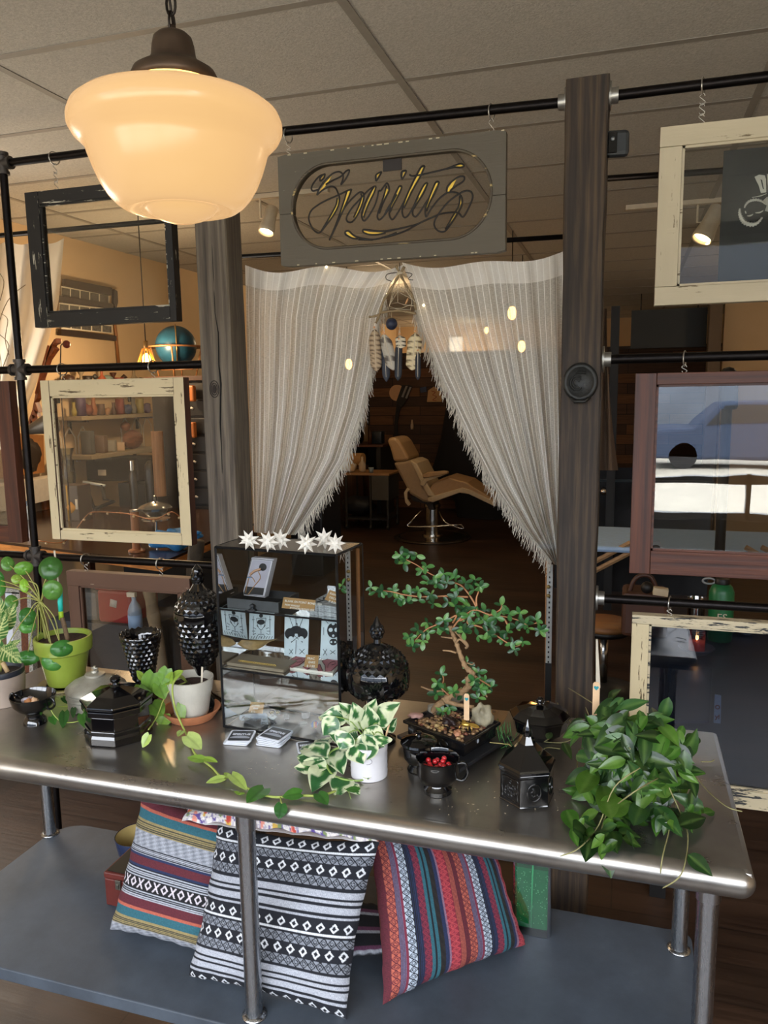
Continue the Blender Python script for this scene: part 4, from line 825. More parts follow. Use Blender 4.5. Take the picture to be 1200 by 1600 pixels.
# edison pendant
P_ = pY(229, 563, 3.6); t = thing('pendant_lamp', 'small warm filament lamp in a wire glass shade hanging left of the globe', 'lamp', P_)
G().sphere(P_, .022, 14, 10, (1, 1, 1.7)).build('bulb', emis('edison', 'ffb04a', 22), t)
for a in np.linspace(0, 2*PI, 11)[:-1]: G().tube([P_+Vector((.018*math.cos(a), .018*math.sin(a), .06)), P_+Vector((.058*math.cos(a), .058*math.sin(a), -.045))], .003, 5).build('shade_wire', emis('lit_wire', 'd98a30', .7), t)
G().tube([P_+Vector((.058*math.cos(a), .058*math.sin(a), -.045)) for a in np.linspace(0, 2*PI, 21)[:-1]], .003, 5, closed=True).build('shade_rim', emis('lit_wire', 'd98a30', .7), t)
G().tube([P_+Vector((0, 0, .05)), P_+Vector((0, 0, .1))], .012, 10).build('socket', M('socket_brass', 'b89058', .4, .6), t)
G().tube([P_+Vector((0, 0, .1)), Vector((P_.x, P_.y, CZ))], .003, 5).build('cord', capm, t)
lamp('edison_light', 'POINT', P_+Vector((0, -.02, -.07)), 5, (1, .62, .28), .03)
# photo collage on the left wall
def wl(x, y, off=.0): return pX(x, y, XL+.02+off)
t = thing('photo_display', 'dark wooden rail display with rows of small photographs on the left wall', 'picture frame', wl(135, 480))
dkw = wood('very_dark_walnut', '2e1a0f', '170d08', 0, .5)
rows = [((97, 436), (170, 450), (169, 462), (96, 447)), ((92, 462), (172, 475), (172, 482), (92, 473)), ((90, 515), (177, 525), (177, 533), (90, 524))]
for r_ in rows: G().prism([wl(*p, .0) for p in r_], (.03, 0, 0)).build('rail', dkw, t, smooth=False)
photo = M('photo_print', '57534e', .4, var=.7, scale=60); cardw = M('photo_border', 'd8cdb8', .6)
for (u0, v0, u1, v1, h) in ((95, 447, 170, 460, 17), (92, 473, 172, 483, 16), (95, 499, 175, 508, 15)):
    G().prism([wl(u0, v0, .001), wl(u1, v1, .001), wl(u1, v1+h-2, .001), wl(u0, v0+h, .001)], (.006, 0, 0)).build('photo_strip', cardw, t, smooth=False)
    for i in range(5):
        a, b = i/5+.015, (i+1)/5-.015; f = lambda s, k_: wl(u0+(u1-u0)*s, v0+(v1-v0)*s+k_, .008)
        G().prism([f(a, 2), f(b, 2), f(b, h-3), f(a, h-3)], (.002, 0, 0)).build('photo', photo, t, smooth=False)
# spear / oar on the wall
t = thing('wooden_spear', 'tall thin wooden spear leaning on the left wall right of the photographs', 'spear', wl(185, 580)); 
G().tube([wl(177, 484, .02), wl(181, 520, .02), wl(186, 575, .02)], .012, 8).build('shaft', wood('spear', '8a5a30', '5a371c', 2, .5), t)
G().prism([wl(x, y, .02) for x, y in ((175, 452), (180, 455), (181, 472), (178, 484), (174, 472))], (.02, 0, 0)).build('head', dkw, t, smooth=False)
# shelves with figurines
Ysh = None
def wall_shelf(xpix0, xpix1, y0, y1, label, mat, dep=.2):
    a = wl(xpix0, y0); b = wl(xpix1, y1); z_ = (a.z+b.z)/2; t = thing('wall_shelf', label, 'shelf', (XL, (a.y+b.y)/2, z_))
    G().box((XL+.001, a.y, z_-.025), (XL+dep, b.y, z_)).build('board', mat, t, smooth=False)
    for yy in (a.y+.1, b.y-.1): G().box((XL+.001, yy, z_-.12), (XL+.02, yy+.02, z_-.026)).box((XL+.001, yy, z_-.04), (XL+dep*.8, yy+.02, z_-.026)).build('bracket', dk, t, smooth=False)
    return z_, a.y, b.y
sz_, sa, sb = wall_shelf(72, 214, 598, 606, 'upper dark shelf of figurines on the left wall', dkw)
R_ = random.Random(11); cl = ['3a2418', '8a7a60', '2b2420', '3c3a36', 'a05030', '7a8a80', '4a2a1c', '9a3a28']
names = [('black lidded pot', [(.03, 0), (.06, .03), (.05, .07), (.01, .09)]), ('dark goblet', [(.03, 0), (.012, .02), (.012, .08), (.035, .12), (.035, .13), (.01, .13)]), ('fluted cup', [(.02, 0), (.03, .03), (.045, .07), (.02, .07)]), ('small mushroom', [(.01, 0), (.012, .06), (.035, .07), (.005, .10)]), ('tall finial', [(.04, 0), (.045, .05), (.012, .09), (.012, .15), (.025, .16), (.004, .18)])]
xs = [92, 112, 122, 134, 145, 153, 163, 172, 180, 196, 206]
for i, u in enumerate(xs):
    nm, pr_ = names[i % 5]; yy = wl(u, 600).y; P_ = Vector((XL+.1, yy, sz_+.001)); s_ = R_.uniform(.65, .9)
    tag(G().lathe([(r*s_, z*s_) for r, z in pr_], P_, 12).build('figurine', M('fig%d' % (i % 8), cl[i % 8], .5), org=P_), '%s, number %s from the left on the upper dark shelf' % (nm, ('one', 'two', 'three', 'four', 'five', 'six', 'seven', 'eight', 'nine', 'ten', 'eleven')[i]), 'ornament', 'ornaments on the upper shelf of the left wall')
sz2, sa, sb = wall_shelf(92, 226, 650, 646, 'middle pale shelf of little boxes and trinkets seen through the cream sash', M('pale_shelf', '8b7c62', .6))
cl2 = ['8f8040', '4e3c58', '6e3a28', '8a5430', '5c4432', '9a7048', '4a3428', '7a3428', '3a4468', '6a655c']
for i in range(12):
    u = 100+i*10.5; yy = wl(u, 640).y; h = R_.uniform(.06, .17); w_ = R_.uniform(.022, .04); P_ = Vector((XL+.1, yy, sz2+.001))
    if i % 3 == 0: o = G().lathe([(w_*.6, 0), (w_*.8, h*.3), (w_*.4, h*.7), (w_*.5, h), (.002, h)], P_, 12)
    elif i % 3 == 1: o = G().obox(P_+Vector((0, 0, h/2)), (.05, w_*1.6, h), (0, 0, R_.uniform(-.4, .4)))
    else: o = G().sphere(P_+Vector((0, 0, w_)), w_, 12, 8, (1, 1, 1), .5, i)
    tag(o.build('trinket', M('trk%d' % (i % 10), cl2[i % 10], .55), org=P_), '%s trinket, %s along the middle pale shelf from the left' % (('turned', 'boxy', 'lumpy')[i % 3], ('first', 'second', 'third', 'fourth', 'fifth', 'sixth', 'seventh', 'eighth', 'ninth', 'tenth', 'eleventh', 'twelfth')[i]), 'trinket', 'trinkets on the middle shelf')
sz3, sa, sb = wall_shelf(96, 222, 716, 694, 'lower pale shelf with a wooden bird seen through the cream sash', M('pale_shelf', '8b7c62', .6), .26)
yy = wl(190, 690).y; P_ = Vector((XL+.12, yy, sz3+.001)); t = thing('wooden_bird', 'carved wooden duck standing on the lower pale shelf', 'carving', P_); bm_ = wood('duck', '8a5638', '4a2c1c', 0, .5)
G().sphere(P_+Vector((0, 0, .07)), .07, 16, 10, (.7, 1.6, 1)).build('body', bm_, t); G().sphere(P_+Vector((0, -.08, .17)), .036, 12, 8).build('head', bm_, t); G().lathe([(.02, 0), (.002, .05)], (0, 0, 0), 8).build('beak', beadm, t).location = P_+Vector((0, -.12, .17))-P_
for i, (u, hh) in enumerate(((115, .16), (135, .12), (150, .08), (164, .06))):
    yy = wl(u, 700).y; P_ = Vector((XL+.14, yy, sz3+.001)); tag(G().obox(P_+Vector((0, 0, hh/2)), (.08, .05+.012*i, hh), (0, 0, .2*i)).build('shelf_box', M('sbox%d' % i, ('4a4a48', '6a5648', '8a8478', 'b59a7c')[i], .6), org=P_, bevel=.004), '%s small box on the lower pale shelf' % ('tall dark grey', 'brown', 'low grey', 'low tan')[i], 'box')
# slotted window grilles (white arches) on the wall behind
for (u, v_, s_) in ((110, 700, 'left'), (214, 680, 'right')):
    c0 = wl(u, v_, .004); t = thing('arched_grille', 'pale arched wire grille on the wall, %s one behind the cream sash' % s_, 'grille', c0, 'arched grilles on the left wall')
    for k_ in range(3):
        yc = c0.y-.14+.14*k_; G().tube([Vector((c0.x, yc-.055, c0.z-.1)), Vector((c0.x, yc-.055, c0.z+.07)), Vector((c0.x, yc, c0.z+.14)), Vector((c0.x, yc+.055, c0.z+.07)), Vector((c0.x, yc+.055, c0.z-.1))], .006, 5).build('arch', cardw, t)
# white draped curtain at far left
t = thing('cloth_curtain', 'white plain cloth curtain draped diagonally at the far left', 'curtain', pY(60, 380, 3.25))
def f(u, v):
    w_ = 1-v; a = poly_at([(-120, 380), (-110, 560), (-100, 760)], w_); b = poly_at([(100, 372), (92, 470), (60, 590), (22, 690)], w_)
    x = a[0]+(b[0]-a[0])*u; y = a[1]+(b[1]-a[1])*u+8*abs(math.sin(u*PI*5))*(1-w_); return pY(x, y, 3.31+.05*math.sin(u*24+w_*3)*(1-.4*w_))
n = NT('white_drape'); tl = n.n('ShaderNodeBsdfTranslucent'); tl.inputs[0].default_value = L('e8dcc8'); mx = n.n('ShaderNodeMixShader'); mx.inputs[0].default_value = .35; n.set(Base_Color=L('d9d0c0'), Roughness=.9)
n.l(n.b.outputs[0], mx.inputs[1]); n.l(tl.outputs[0], mx.inputs[2]); n.l(mx.outputs[0], n.out.inputs[0]); n.bump(n.noise(n.coords(), 60, 3), .2, .004)
G().grid(f, 60, 24).build('cloth', n.m, t)
lamp('side_window_light', 'AREA', (XL+.15, 2.9, 1.55), 14, (1, .93, .82), .9, Euler((0, -PI/2, 0)), size_y=.8)
wn = G().box((XL+.001, 2.45, 1.1), (XL+.04, 2.5, 2.0)).box((XL+.001, 3.3, 1.1), (XL+.04, 3.35, 2.0)).box((XL+.001, 2.45, 1.06), (XL+.1, 3.35, 1.1)).box((XL+.001, 2.45, 2.0), (XL+.04, 3.35, 2.05)).box((XL+.001, 2.45, 1.54), (XL+.04, 3.35, 1.57))
struct(wn.build('window_5', M('white_sill', 'cfc6b6', .6), smooth=False)); struct(G().box((XL+.0005, 2.5, 1.1), (XL+.012, 3.3, 2.0)).build('window_6', emis('side_daylight', 'f2e9d8', 1.3), smooth=False))
# carved serrated ornament, metal horn, orange poster
cw = wood('carved_rust', '8a4a26', '4a2412', 2, .5)
t = thing('carved_ornament', 'long curved red brown carved ornament with teeth behind the far left pipe', 'carving', pY(60, 640, 3.5))
pts = [(88, 528), (84, 530), (70, 560), (58, 600), (50, 640), (42, 665), (48, 664), (47, 655), (52, 662), (50, 648), (58, 652), (53, 640), (60, 645), (54, 628), (58, 622), (64, 590), (74, 562), (86, 545), (80, 540), (88, 536)]
G().prism([pY(x, y, 3.5) for x, y in pts], (0, .04, 0)).build('body', cw, t, smooth=False, bevel=.003)
G().tube([pY(76, 540, 3.49), pY(66, 575, 3.49), pY(56, 615, 3.49)], .006, 6).build('ridge', cw, t)
hn = pY(65, 668, 3.4); t = thing('metal_horn', 'grey metal cone lamp pointing left behind the cream sash', 'lamp', hn)
a, b = pY(45, 672, 3.4), pY(84, 660, 3.45); G().tube([a, a+(b-a)*.05, b, b+(b-a)*.1], [.024, .026, .062, .05], 18).build('cone', M('grey_metal', '6a6660', .4, .7), t, auto=50)
t = thing('wall_poster', 'orange brown illustrated poster on the wall behind the far left pipe', 'poster', wl(60, 740, .01))
G().prism([wl(x, y, .01) for x, y in ((-30, 672), (66, 680), (68, 738), (-30, 752))], (.01, 0, 0)).build('sheet', M('poster_orange', 'a8703c', .6, var=.5, scale=6), t, smooth=False)
G().sphere(wl(48, 712, .022), .09, 14, 8, (.08, 1, 1.1), .4, 2).build('print', M('poster_print', '2e2218', .6), t)
tag(G().prism([wl(x, y, .005) for x, y in ((-30, 760), (75, 742), (76, 775), (-30, 800))], (.12, 0, 0)).build('window_ledge', M('white_sill', 'cfc6b6', .6), org=wl(50, 770), smooth=False), 'white ledge under the orange poster at the far left', 'ledge')
# lever / microphone arm on pink mount
P_ = pY(104, 538, 3.7); t = thing('flower_stem', 'dark red knob on a thin wire stem under the photographs', 'ornament', pY(96, 598, 3.7))
G().sphere(P_, .022, 12, 8).build('knob', M('dark_red', '5a1f18', .5), t); G().tube([pY(99, 536, 3.7), pY(95, 540, 3.7), pY(94, 598, 3.7), Vector((pY(94, 598, 3.7).x, 3.7, zc+.001))], .0035, 6).build('stem', capm, t)
# things on the counter
ct = lambda u, v_: (pZ(u, v_, zc) if pZ(u, v_, zc).y < 4.2 else Vector((pY(u, v_, 4.2).x, 4.2, zc)))+Vector((0, 0, .001))
def lath(name, label, cat, u, v_, prof, mat, parts=(), z0=None, grp=None, n_=24):
    P_ = pZ(u, v_, z0)+Vector((0, 0, .001)); P_ = Vector((pY(u, v_, 4.22).x, 4.22, z0+.001)) if (z0 == zc and P_.y > 4.22) else P_; k_ = mpp(P_); t = thing(name, label, cat, P_, grp)
    G().lathe([(r*k_, zat(P_, y)) for r, y in prof], (P_.x, P_.y, 0), n_).build('body', mat, t, auto=50)
    for nm, pr_, m_ in parts: G().lathe([(r*k_, zat(P_, y)) for r, y in pr_], (P_.x, P_.y, 0), n_).build(nm, m_, t, auto=50)
    return t
glj = M('milk_glass', 'b9bdb8', .2); crm = M('chrome', 'c8c8c8', .15, 1)
lath('glass_jar', 'small glass jar with steel lid on the counter behind the far left pipe', 'jar', 45, 812, [(6, 812), (9, 806), (8, 795), (6, 790)], glj, (('lid', [(6.5, 790), (6.5, 782), (1, 781)], crm),), zc)
lath('wood_dowel', 'upright orange brown wooden roller on the counter', 'roller', 214, 862, [(13, 862), (13, 859), (6.5, 857), (6.5, 798)], wood('dowel', 'a5683c', '6a3d20', 2, .5), (('cap', [(7.5, 799), (7.5, 796), (1, 795)], crm),), zc)
lath('water_bottle', 'chrome capped steel water bottle seen through the cream sash', 'bottle', 211, 800, [(6, 800), (6, 745), (4, 735)], M('bottle_grey', '4b4a48', .35, .5), (('cap', [(4, 735), (4, 720), (1, 719)], crm),), zc)
lath('spray_can', 'black bottle with white lettering seen through the cream sash', 'bottle', 238, 795, [(9, 795), (9, 735), (7, 725), (3, 720)], M('bottle_black', '141414', .3), (), zc)
lath('kraft_tube', 'tall cut bamboo coloured tube standing on the counter', 'tube', 251, 775, [(9, 775), (9, 674), (7, 674), (7, 700)], wood('tube_tan', 'a07a58', '6d4c34', 2, .6), (), zc)
t = lath('cake_stand', 'stacked steel dish stand on the counter beside the wooden roller', 'stand', 246, 850, [(14, 850), (14, 848), (2, 846), (2, 815)], crm, (('lower_plate', [(3, 815), (22, 812), (22, 810), (2, 812)], crm), ('dish', [(12, 806), (22, 798), (26, 793), (22, 789), (4, 783), (1.5, 783), (1.5, 776), (3, 775), (1, 774)], M('dish_steel', '8f9090', .2, .9))), zc)
P_ = ct(256, 858); t = thing('crumpled_cloth', 'crumpled bright blue cloth on the counter behind the cream sash', 'cloth', P_)
G().sphere(P_+Vector((.045, .02, .052)), .074, 36, 24, (1.5, .9, .55), .9, 4).build('cloth', M('blue_cloth', '2f7fbf', .7, bump=.7, bscale=60), t)
P_ = ct(118, 812); t = thing('gift_box', 'brown box with orange diamond label on the counter seen through the cream sash', 'box', P_)
G().box(P_+Vector((-.07, -.05, 0)), P_+Vector((.07, .07, .21))).build('body', M('box_brown', '3a2a22', .5), t, smooth=False, bevel=.004); G().obox(P_+Vector((.02, -.052, .08)), (.05, .003, .05), (0, PI/4, 0)).build('label', M('label_orange', 'c98a2c', .5), t); G().box(P_+Vector((-.01, -.053, .0)), P_+Vector((.0, -.05, .21))).build('ribbon', M('ribbon_y', 'b98f3a', .5), t); G().box(P_+Vector((.05, -.054, .07)), P_+Vector((.066, -.05, .13))).build('tag', cardw, t)
P_ = ct(108, 745)+Vector((0, 0, 0)); t = lath('glass_vase', 'clear cut glass vase at the left inside the cream sash', 'vase', 108, 770, [(10, 770), (12, 740), (8, 715), (12, 700)], glass('vase_glass', (.75, .8, .75), 1.6), (), zc)
P_ = ct(160, 785); t = thing('bracket_arm', 'dark angled bracket arm with pale top bar seen through the cream sash', 'bracket', P_)
for p in ([(133, 755), (145, 790), (152, 800)], [(160, 757), (163, 780), (178, 783), (150, 795)]): G().tube([pY(*q_, P_.y) for q_ in p], .012, 6).build('arm', kb, t)
G().tube([pY(130, 753, P_.y), pY(164, 759, P_.y)], .010, 6).build('top_bar', glj, t)
P_ = pY(170, 745, 4.5); tag(G().box((pY(128, 745, 4.6).x, 4.61, pY(150, 752, 4.6).z+.002), (min(pY(215, 745, 4.6).x, pY(236,600,4.45).x-.05), 4.9, pY(150, 716, 4.6).z)).build('speaker_box', M('box_black', '0f0d0c', .5), org=P_, smooth=False, bevel=.01), 'long black box on the cabinet below the lower pale shelf', 'box')
t = thing('back_counter', 'dark blue grey cabinet below the long black box', 'cabinet', (P_.x, 4.6, 0)); G().box((XL+.3, 4.55, 0), (pY(236, 600, 4.45).x-.04, 5.0, pY(150, 753, 4.6).z)).build('body', M('slate_cab', '171d22', .6), t, smooth=False)
P_ = pY(163, 738, 4.57); G().box((P_.x-.03, 4.54, P_.z-.02), (P_.x+.03, 4.55, P_.z+.02)).build('label', cardw, t, smooth=False)
# mugs on counter behind far pipe
for i, (u, v_) in enumerate(((60, 786), (72, 790))): lath('pen_cup', ('dark' if i == 0 else 'orange')+' pen cup on the counter by the far left pipe', 'cup', u, v_+6, [(6, v_+6), (7, v_-10), (6, v_-10)], M('cup%d' % i, ('1d1d20', '9a5a2a')[i], .4), (('pens', [(3, v_-8), (4, v_-20)], kb),), zc)
# string of lights across the counter
g = G(); pl = [(60, 845), (95, 848), (115, 832), (135, 806), (150, 800), (200, 803), (240, 812), (268, 800), (285, 812)]; Pc = [ct(u, v_)+Vector((0, 0, .01)) for u, v_ in pl]
Yl = [2.75, 2.75, 2.8, 2.8, 2.85, 2.9, 2.9, 2.9, 2.9]; t = thing('fairy_light_string', 'copper string of fairy lights drooping across the counter', 'string lights', ct(150, 845))
Pc = cr([Vector(pZ(u, min(v_+40, 872), zc).to_tuple()) if False else pY(u, v_, yl) for (u, v_), yl in zip(pl, Yl)], 5); G().tube(Pc, .0022, 5).build('wire', M('copper_wire', 'a06030', .4, .8), t)
for i in range(2, len(Pc), 4): G().sphere(Pc[i]+Vector((0, 0, -.006)), .006, 8, 6).build('bulb', M('clear_bulb', 'e8c898', .2), t)
# under the counter, seen through the low brown sash
P_ = pZ(178, 1000, .02); Yr = 3.3
t = thing('red_bin', 'red plastic sharps bin seen through the low brown sash', 'bin', (pY(179, 970, Yr).x, Yr, 0)); a, b = pY(154, 972, Yr), pY(203, 925, Yr)
G().box((a.x, Yr, a.z), (b.x, Yr+.25, b.z)).build('body', M('red_plastic', '8f1f26', .4), t, smooth=False, bevel=.015); G().box((a.x-.005, Yr-.005, b.z+.001), (b.x+.005, Yr+.25, b.z+.02)).build('lid', M('red_plastic', '8f1f26', .4), t, smooth=False, bevel=.005)
G().obox(pY(177, 943, Yr-.003), (.04, .002, .04), (0, .2, 0)).build('label', M('pale_label', 'b9b3a8', .5), t)
tag(G().box((a.x-.3, Yr-.02, 0), (b.x+.12, Yr+.35, a.z-.001)).build('low_bench', M('slate_grey', '3a3d42', .6), org=(a.x, Yr, 0), smooth=False), 'low dark bench under the counter carrying the red bin', 'bench')
P_ = pY(212, 978, 3.26); z0_ = a.z; t = thing('spray_bottle', 'clear spray bottle with blue liquid beside the red bin', 'bottle', (P_.x, 3.26, z0_)); k_ = mpp(P_)
G().lathe([(10.5*k_, 0), (10.5*k_, 28*k_), (8*k_, 36*k_), (3.5*k_, 44*k_), (3.5*k_, 50*k_)], (P_.x, 3.26, z0_+.001), 20).build('body', M('spray_plastic', '8d9fb5', .3), t); G().lathe([(10.8*k_, 2*k_), (10.8*k_, 22*k_)], (P_.x, 3.26, z0_), 20).build('label', M('spray_label', '8fb0d8', .5), t)
G().box((P_.x-.035, 3.25, z0_+50*k_), (P_.x+.012, 3.27, z0_+57*k_)).build('trigger_head', cardw, t, smooth=False)
a, b = pY(116, 975, 3.3), pY(149, 925, 3.3); tag(G().box((a.x, 3.3, a.z+.02), (b.x, 3.5, b.z)).build('storage_box', M('pale_grey_box', '5d6064', .6), org=(a.x, 3.3, a.z), smooth=False, bevel=.03), 'grey storage box left of the red bin under the counter', 'box')
c0 = pY(195, 1045, 3.6); tag(G().lathe([(.28, 0), (.3, .05), (.2, .2), (.02, .26)], (c0.x, 3.4, 0), 28).build('floor_cushion', M('navy_dome', '222a33', .7), org=(c0.x, 3.4, 0)), 'dark rounded floor cushion behind the black vase', 'cushion')
# dry twigs far left
t = thing('dry_branch', 'bare thin twigs reaching in at the left picture edge', 'branch', pY(-10, 640, 2.6)); g = G()
for p in ([(-12, 640), (2, 580), (-4, 520), (12, 470), (40, 445)], [(-4, 520), (14, 540), (4, 575)], [(2, 490), (12, 500), (8, 530), (14, 555)], [(0, 470), (6, 440), (-6, 420)]): g.tube(cr([pY(*q_, 2.6) for q_ in p], 4), .0016, 5)
g.build('twigs', twig, t)

# ================================================================== RIGHT SIDE BEHIND THE SASHES
zm = .68; a = pZ(900, 812, zm); Ym = pZ(960, 850, zm).y
t = thing('massage_table', 'pale blue padded treatment table on wooden trestle legs behind the reddish sash', 'massage table', (a.x, Ym, 0))
fx0 = pY(925, 830, Ym).x-.35; G().box((fx0, Ym, zm-.06), (fx0+2.4, Ym+.80, zm-.02)).build('pad', M('blue_sheet', 'a9cbf6', .7, bump=.3, bscale=40), t, smooth=False, bevel=.02)
lw_ = wood('beech', 'b4906a', '8a6846', 0, .5)
for (u0, v0, u1, v1) in ((985, 848, 908, 889), (1000, 855, 908, 903), (1165, 855, 1216, 884), (1190, 855, 1216, 868)):
    A_, B_ = pY(u0, v0, Ym+.03), pY(u1, v1, Ym+.03); G().tube([A_, B_], .018, 6).build('brace', lw_, t, smooth=False)
for u_ in (903, 1222): c0 = pY(u_, 870, Ym+.05); G().box((c0.x-.025, Ym+.03, 0), (c0.x+.025, Ym+.08, zm-.061)).build('trestle_leg', lw_, t, smooth=False)
# dark blocks, wood wall bits, black cabinets
a, b = pY(945, 790, 6.6), pY(1010, 731, 6.6); t = thing('black_cabinet', 'low black glossy cabinet right of the dark post beyond the treatment table', 'cabinet', (a.x, 6.6, 0)); G().box((a.x-.4, 6.6, 0), (b.x+.5, 7.0, b.z)).build('body', M('cab_gloss', '0d0b0c', .2), t, smooth=False)
G().box((a.x-.41, 6.58, a.z+.2), (b.x+.51, 6.6, a.z+.22)).build('drawer_line', M('teal_edge', '16262b', .3), t, smooth=False); c0 = pY(943, 768, 6.57); G().sphere(c0, .03, 10, 8).build('knob', crm, t)
a, b = pY(985, 545, 9.5), pY(1106, 480, 9.5); t = thing('black_board', 'large dark green black board high on the wall right of the dark post', 'board', a); G().box((a.x, 9.5, a.z), (b.x, 9.55, b.z)).build('board', M('board_green', '1f2424', .5), t, smooth=False); G().tube([(a.x+.1, 9.52, b.z), (a.x+.1, 9.52, CZ)], .008, 6).tube([(b.x-.1, 9.52, b.z), (b.x-.1, 9.52, CZ)], .008, 6).build('hanging_wire', dk, t)
a, b = pY(953, 560, 6.0), pY(969, 478, 6.0); tag(G().box((a.x, 6.0, 0), (b.x, 6.06, b.z)).build('dark_column', M('col_black', '100e0e', .5), org=(a.x, 6, 0), smooth=False), 'narrow black upright column just right of the dark post', 'column')
a, b = pY(1106, 560, 9.0), pY(1130, 470, 9.0); tag(G().box((a.x, 9.0, 0), (b.x, 9.2, CZ)).build('grey_column', M('col_brown', '6a5a48', .7), org=(a.x, 9, 0), smooth=False), 'grey brown square column beside the large dark board', 'column')
struct(G().box((pY(1130, 540, 9.2).x, 9.2, 0), (XR, 9.3, CZ)).build('wall_side', plaster, smooth=False))
t = thing('cloth_strip', 'long beige cloth hanging just right of the dark post', 'cloth', pY(945, 500, 4.2))
def f(u, v):
    w_ = 1-v; x = (938+(948-938)*u)+w_*(-2+20*u*w_); y = 482+(735-482)*w_; return pY(x, y, 4.2+.02*math.sin(u*9+w_*5))
G().grid(f, 12, 16).build('cloth', M('beige_cloth', '6b594b', .9), t)
c0 = pY(1140, 581, 5.0); t = thing('office_chair', 'black rounded chair back just showing above the reddish sash', 'chair', (c0.x, 5.0, 0)); g = G().prism([pY(x, y, 5.0) for x, y in ((1126, 640), (1126, 582), (1132, 575), (1140, 573), (1148, 575), (1154, 582), (1154, 640))], (0, .08, 0)).build('backrest', kb, t, smooth=False, bevel=.02)
G().tube([(c0.x, 5.04, 1.7), (c0.x, 5.04, .05)], .03, 10).build('column', kb, t); G().lathe([(.3, 0), (.3, .03), (.03, .06)], (c0.x, 5.04, 0), 20).build('base', kb, t)
# stool
P_ = pZ(953, 1030, .25); Ys = 4.3; c0 = pY(950, 975, Ys); k_ = mpp(c0)
t = thing('stool', 'round wooden topped stool with chrome column right of the dark post', 'stool', (c0.x, Ys, 0))
G().lathe([(.14, c0.z-.02), (.145, c0.z), (.13, c0.z+.02), (.01, c0.z+.022)], (c0.x-.02, Ys, 0), 28).build('seat', wood('stool_seat', '9a6a3c', '6a4526', 0, .5), t); G().lathe([(.13, c0.z-.05), (.14, c0.z-.021)], (c0.x-.02, Ys, 0), 28).build('seat_pan', kb, t)
G().tube([(c0.x-.02, Ys, .06), (c0.x-.02, Ys, c0.z-.05)], .025, 12).build('column', steel, t); G().lathe([(.2, .001), (.2, .02), (.03, .06)], (c0.x-.02, Ys, 0), 24).build('base', dk, t)
# low table with bottle, candle, jar, bag
zl = .45; t = thing('low_table', 'low dark streaked table seen through the lowest right sash', 'table', (.6, 3.0, 0))
G().box((.07, 2.42, zl-.03), (1.5, 4.15, zl)).build('table_top', wood('ebony_top', '39404c', '20252e', 0, .28, .7, .2), t, smooth=False, bevel=.004)
for x_ in (.12, 1.4):
    for y_ in (2.5, 4.05): G().box((x_, y_, 0), (x_+.05, y_+.05, zl-.031)).build('leg', kb, t, smooth=False)
a = pZ(1050, 1130, zl); t = thing('glass_sheet', 'bluish rectangular panel lying on the low dark table', 'panel', (.3, 2.8, zl)); G().prism([pZ(u, v_, zl+.001) for u, v_ in ((1046, 1040), (1112, 1048), (1108, 1130), (1030, 1130))], (0, 0, .008)).build('sheet', M('blue_panel', '49586b', .25), t, smooth=False)
c0 = pZ(1120, 1130, zl); t = thing('leaflet', 'narrow white leaflet with red lettering standing on the low table', 'leaflet', pZ(1121, 1132, zl)); Yf = c0.y; G().prism([pY(u, v_, Yf) for u, v_ in ((1117, 1085), (1127, 1087), (1126, 1132), (1115, 1130))], (0, .004, 0)).build('sheet', M('leaflet_white', 'b9c6d4', .5), t, smooth=False)
text('O', .022, M('leaflet_red', '8a2a2a', .5), t, pY(1121, 1108, Yf-.001), (1, 0, 0), (0, 0, 1), bold=.001); text('y!', .022, MATS['leaflet_red'], t, pY(1121, 1123, Yf-.001), (1, 0, 0), (0, 0, 1), bold=.001)
grn = M('green_enamel', '1d6b3d', .35)
P_ = pZ(1124, 1003, zl); t = lath('water_bottle', 'green insulated water bottle with black cap behind the lowest right sash', 'bottle', 1124, 1000, [(17, 1000), (18.5, 995), (18.5, 925), (15, 916), (11, 912)], grn, (('cap', [(11, 912), (11.5, 908), (10, 904), (1, 903)], kb),), zl+.001)
P_ = t.location; k_ = mpp(P_); text('ES', .05, cardw, t, Vector((P_.x, P_.y-18.7*k_, zat(P_, 965))), (1, 0, 0), (0, 0, 1)); text('UX', .05, cardw, t, Vector((P_.x, P_.y-18.7*k_, zat(P_, 980))), (1, 0, 0), (0, 0, 1))
c0 = Vector((P_.x-.05, P_.y, zat(P_, 909))); G().tube([c0+Vector((.028*math.cos(a_)-.01, 0, .014*math.sin(a_))) for a_ in np.linspace(0, 2*PI, 18)[:-1]], .005, 6, closed=True).build('cap_loop', M('loop_grey', '8a8f90', .4), t)
P_ = pZ(1090, 1017, zl); k_ = mpp(P_); tp = lath('saucer', 'grey ceramic dish under the lit red candle', 'dish', 1088, 1022, [(12, 1022), (14, 1021), (27, 1011), (26, 1010), (12, 1018), (1, 1018)], M('grey_ceramic', '6c7078', .35), (), zl+.001)
P_ = tp.location+Vector((0, 0, .012)); t = thing('candle_jar', 'lit red candle in a glass jar with white lettering on the grey dish', 'candle', P_); 
G().lathe([(.035, zat(P_, 1016)), (.036, zat(P_, 1002))], (P_.x, P_.y, 0), 24).build('wax', emis('red_wax', 'c2453c', .35, 'c2453c'), t)
G().lathe([(.038, zat(P_, 1017)), (.038, zat(P_, 970))], (P_.x, P_.y, 0), 24, cap=False).build('glass', glass('jar_glass', (.9, .8, .78), 1.2), t)
G().sphere(Vector((P_.x, P_.y, zat(P_, 996))), .007, 10, 8, (1, 1, 1.8)).build('flame', emis('flame', 'ffb060', 25), t)
g = G()
for i in range(7): w_ = .012+.018*math.sin(i*.5); zz = zat(P_, 975+i*2.8); g.box((P_.x-w_, P_.y-.0395, zz), (P_.x+w_, P_.y-.039, zz+.0025))
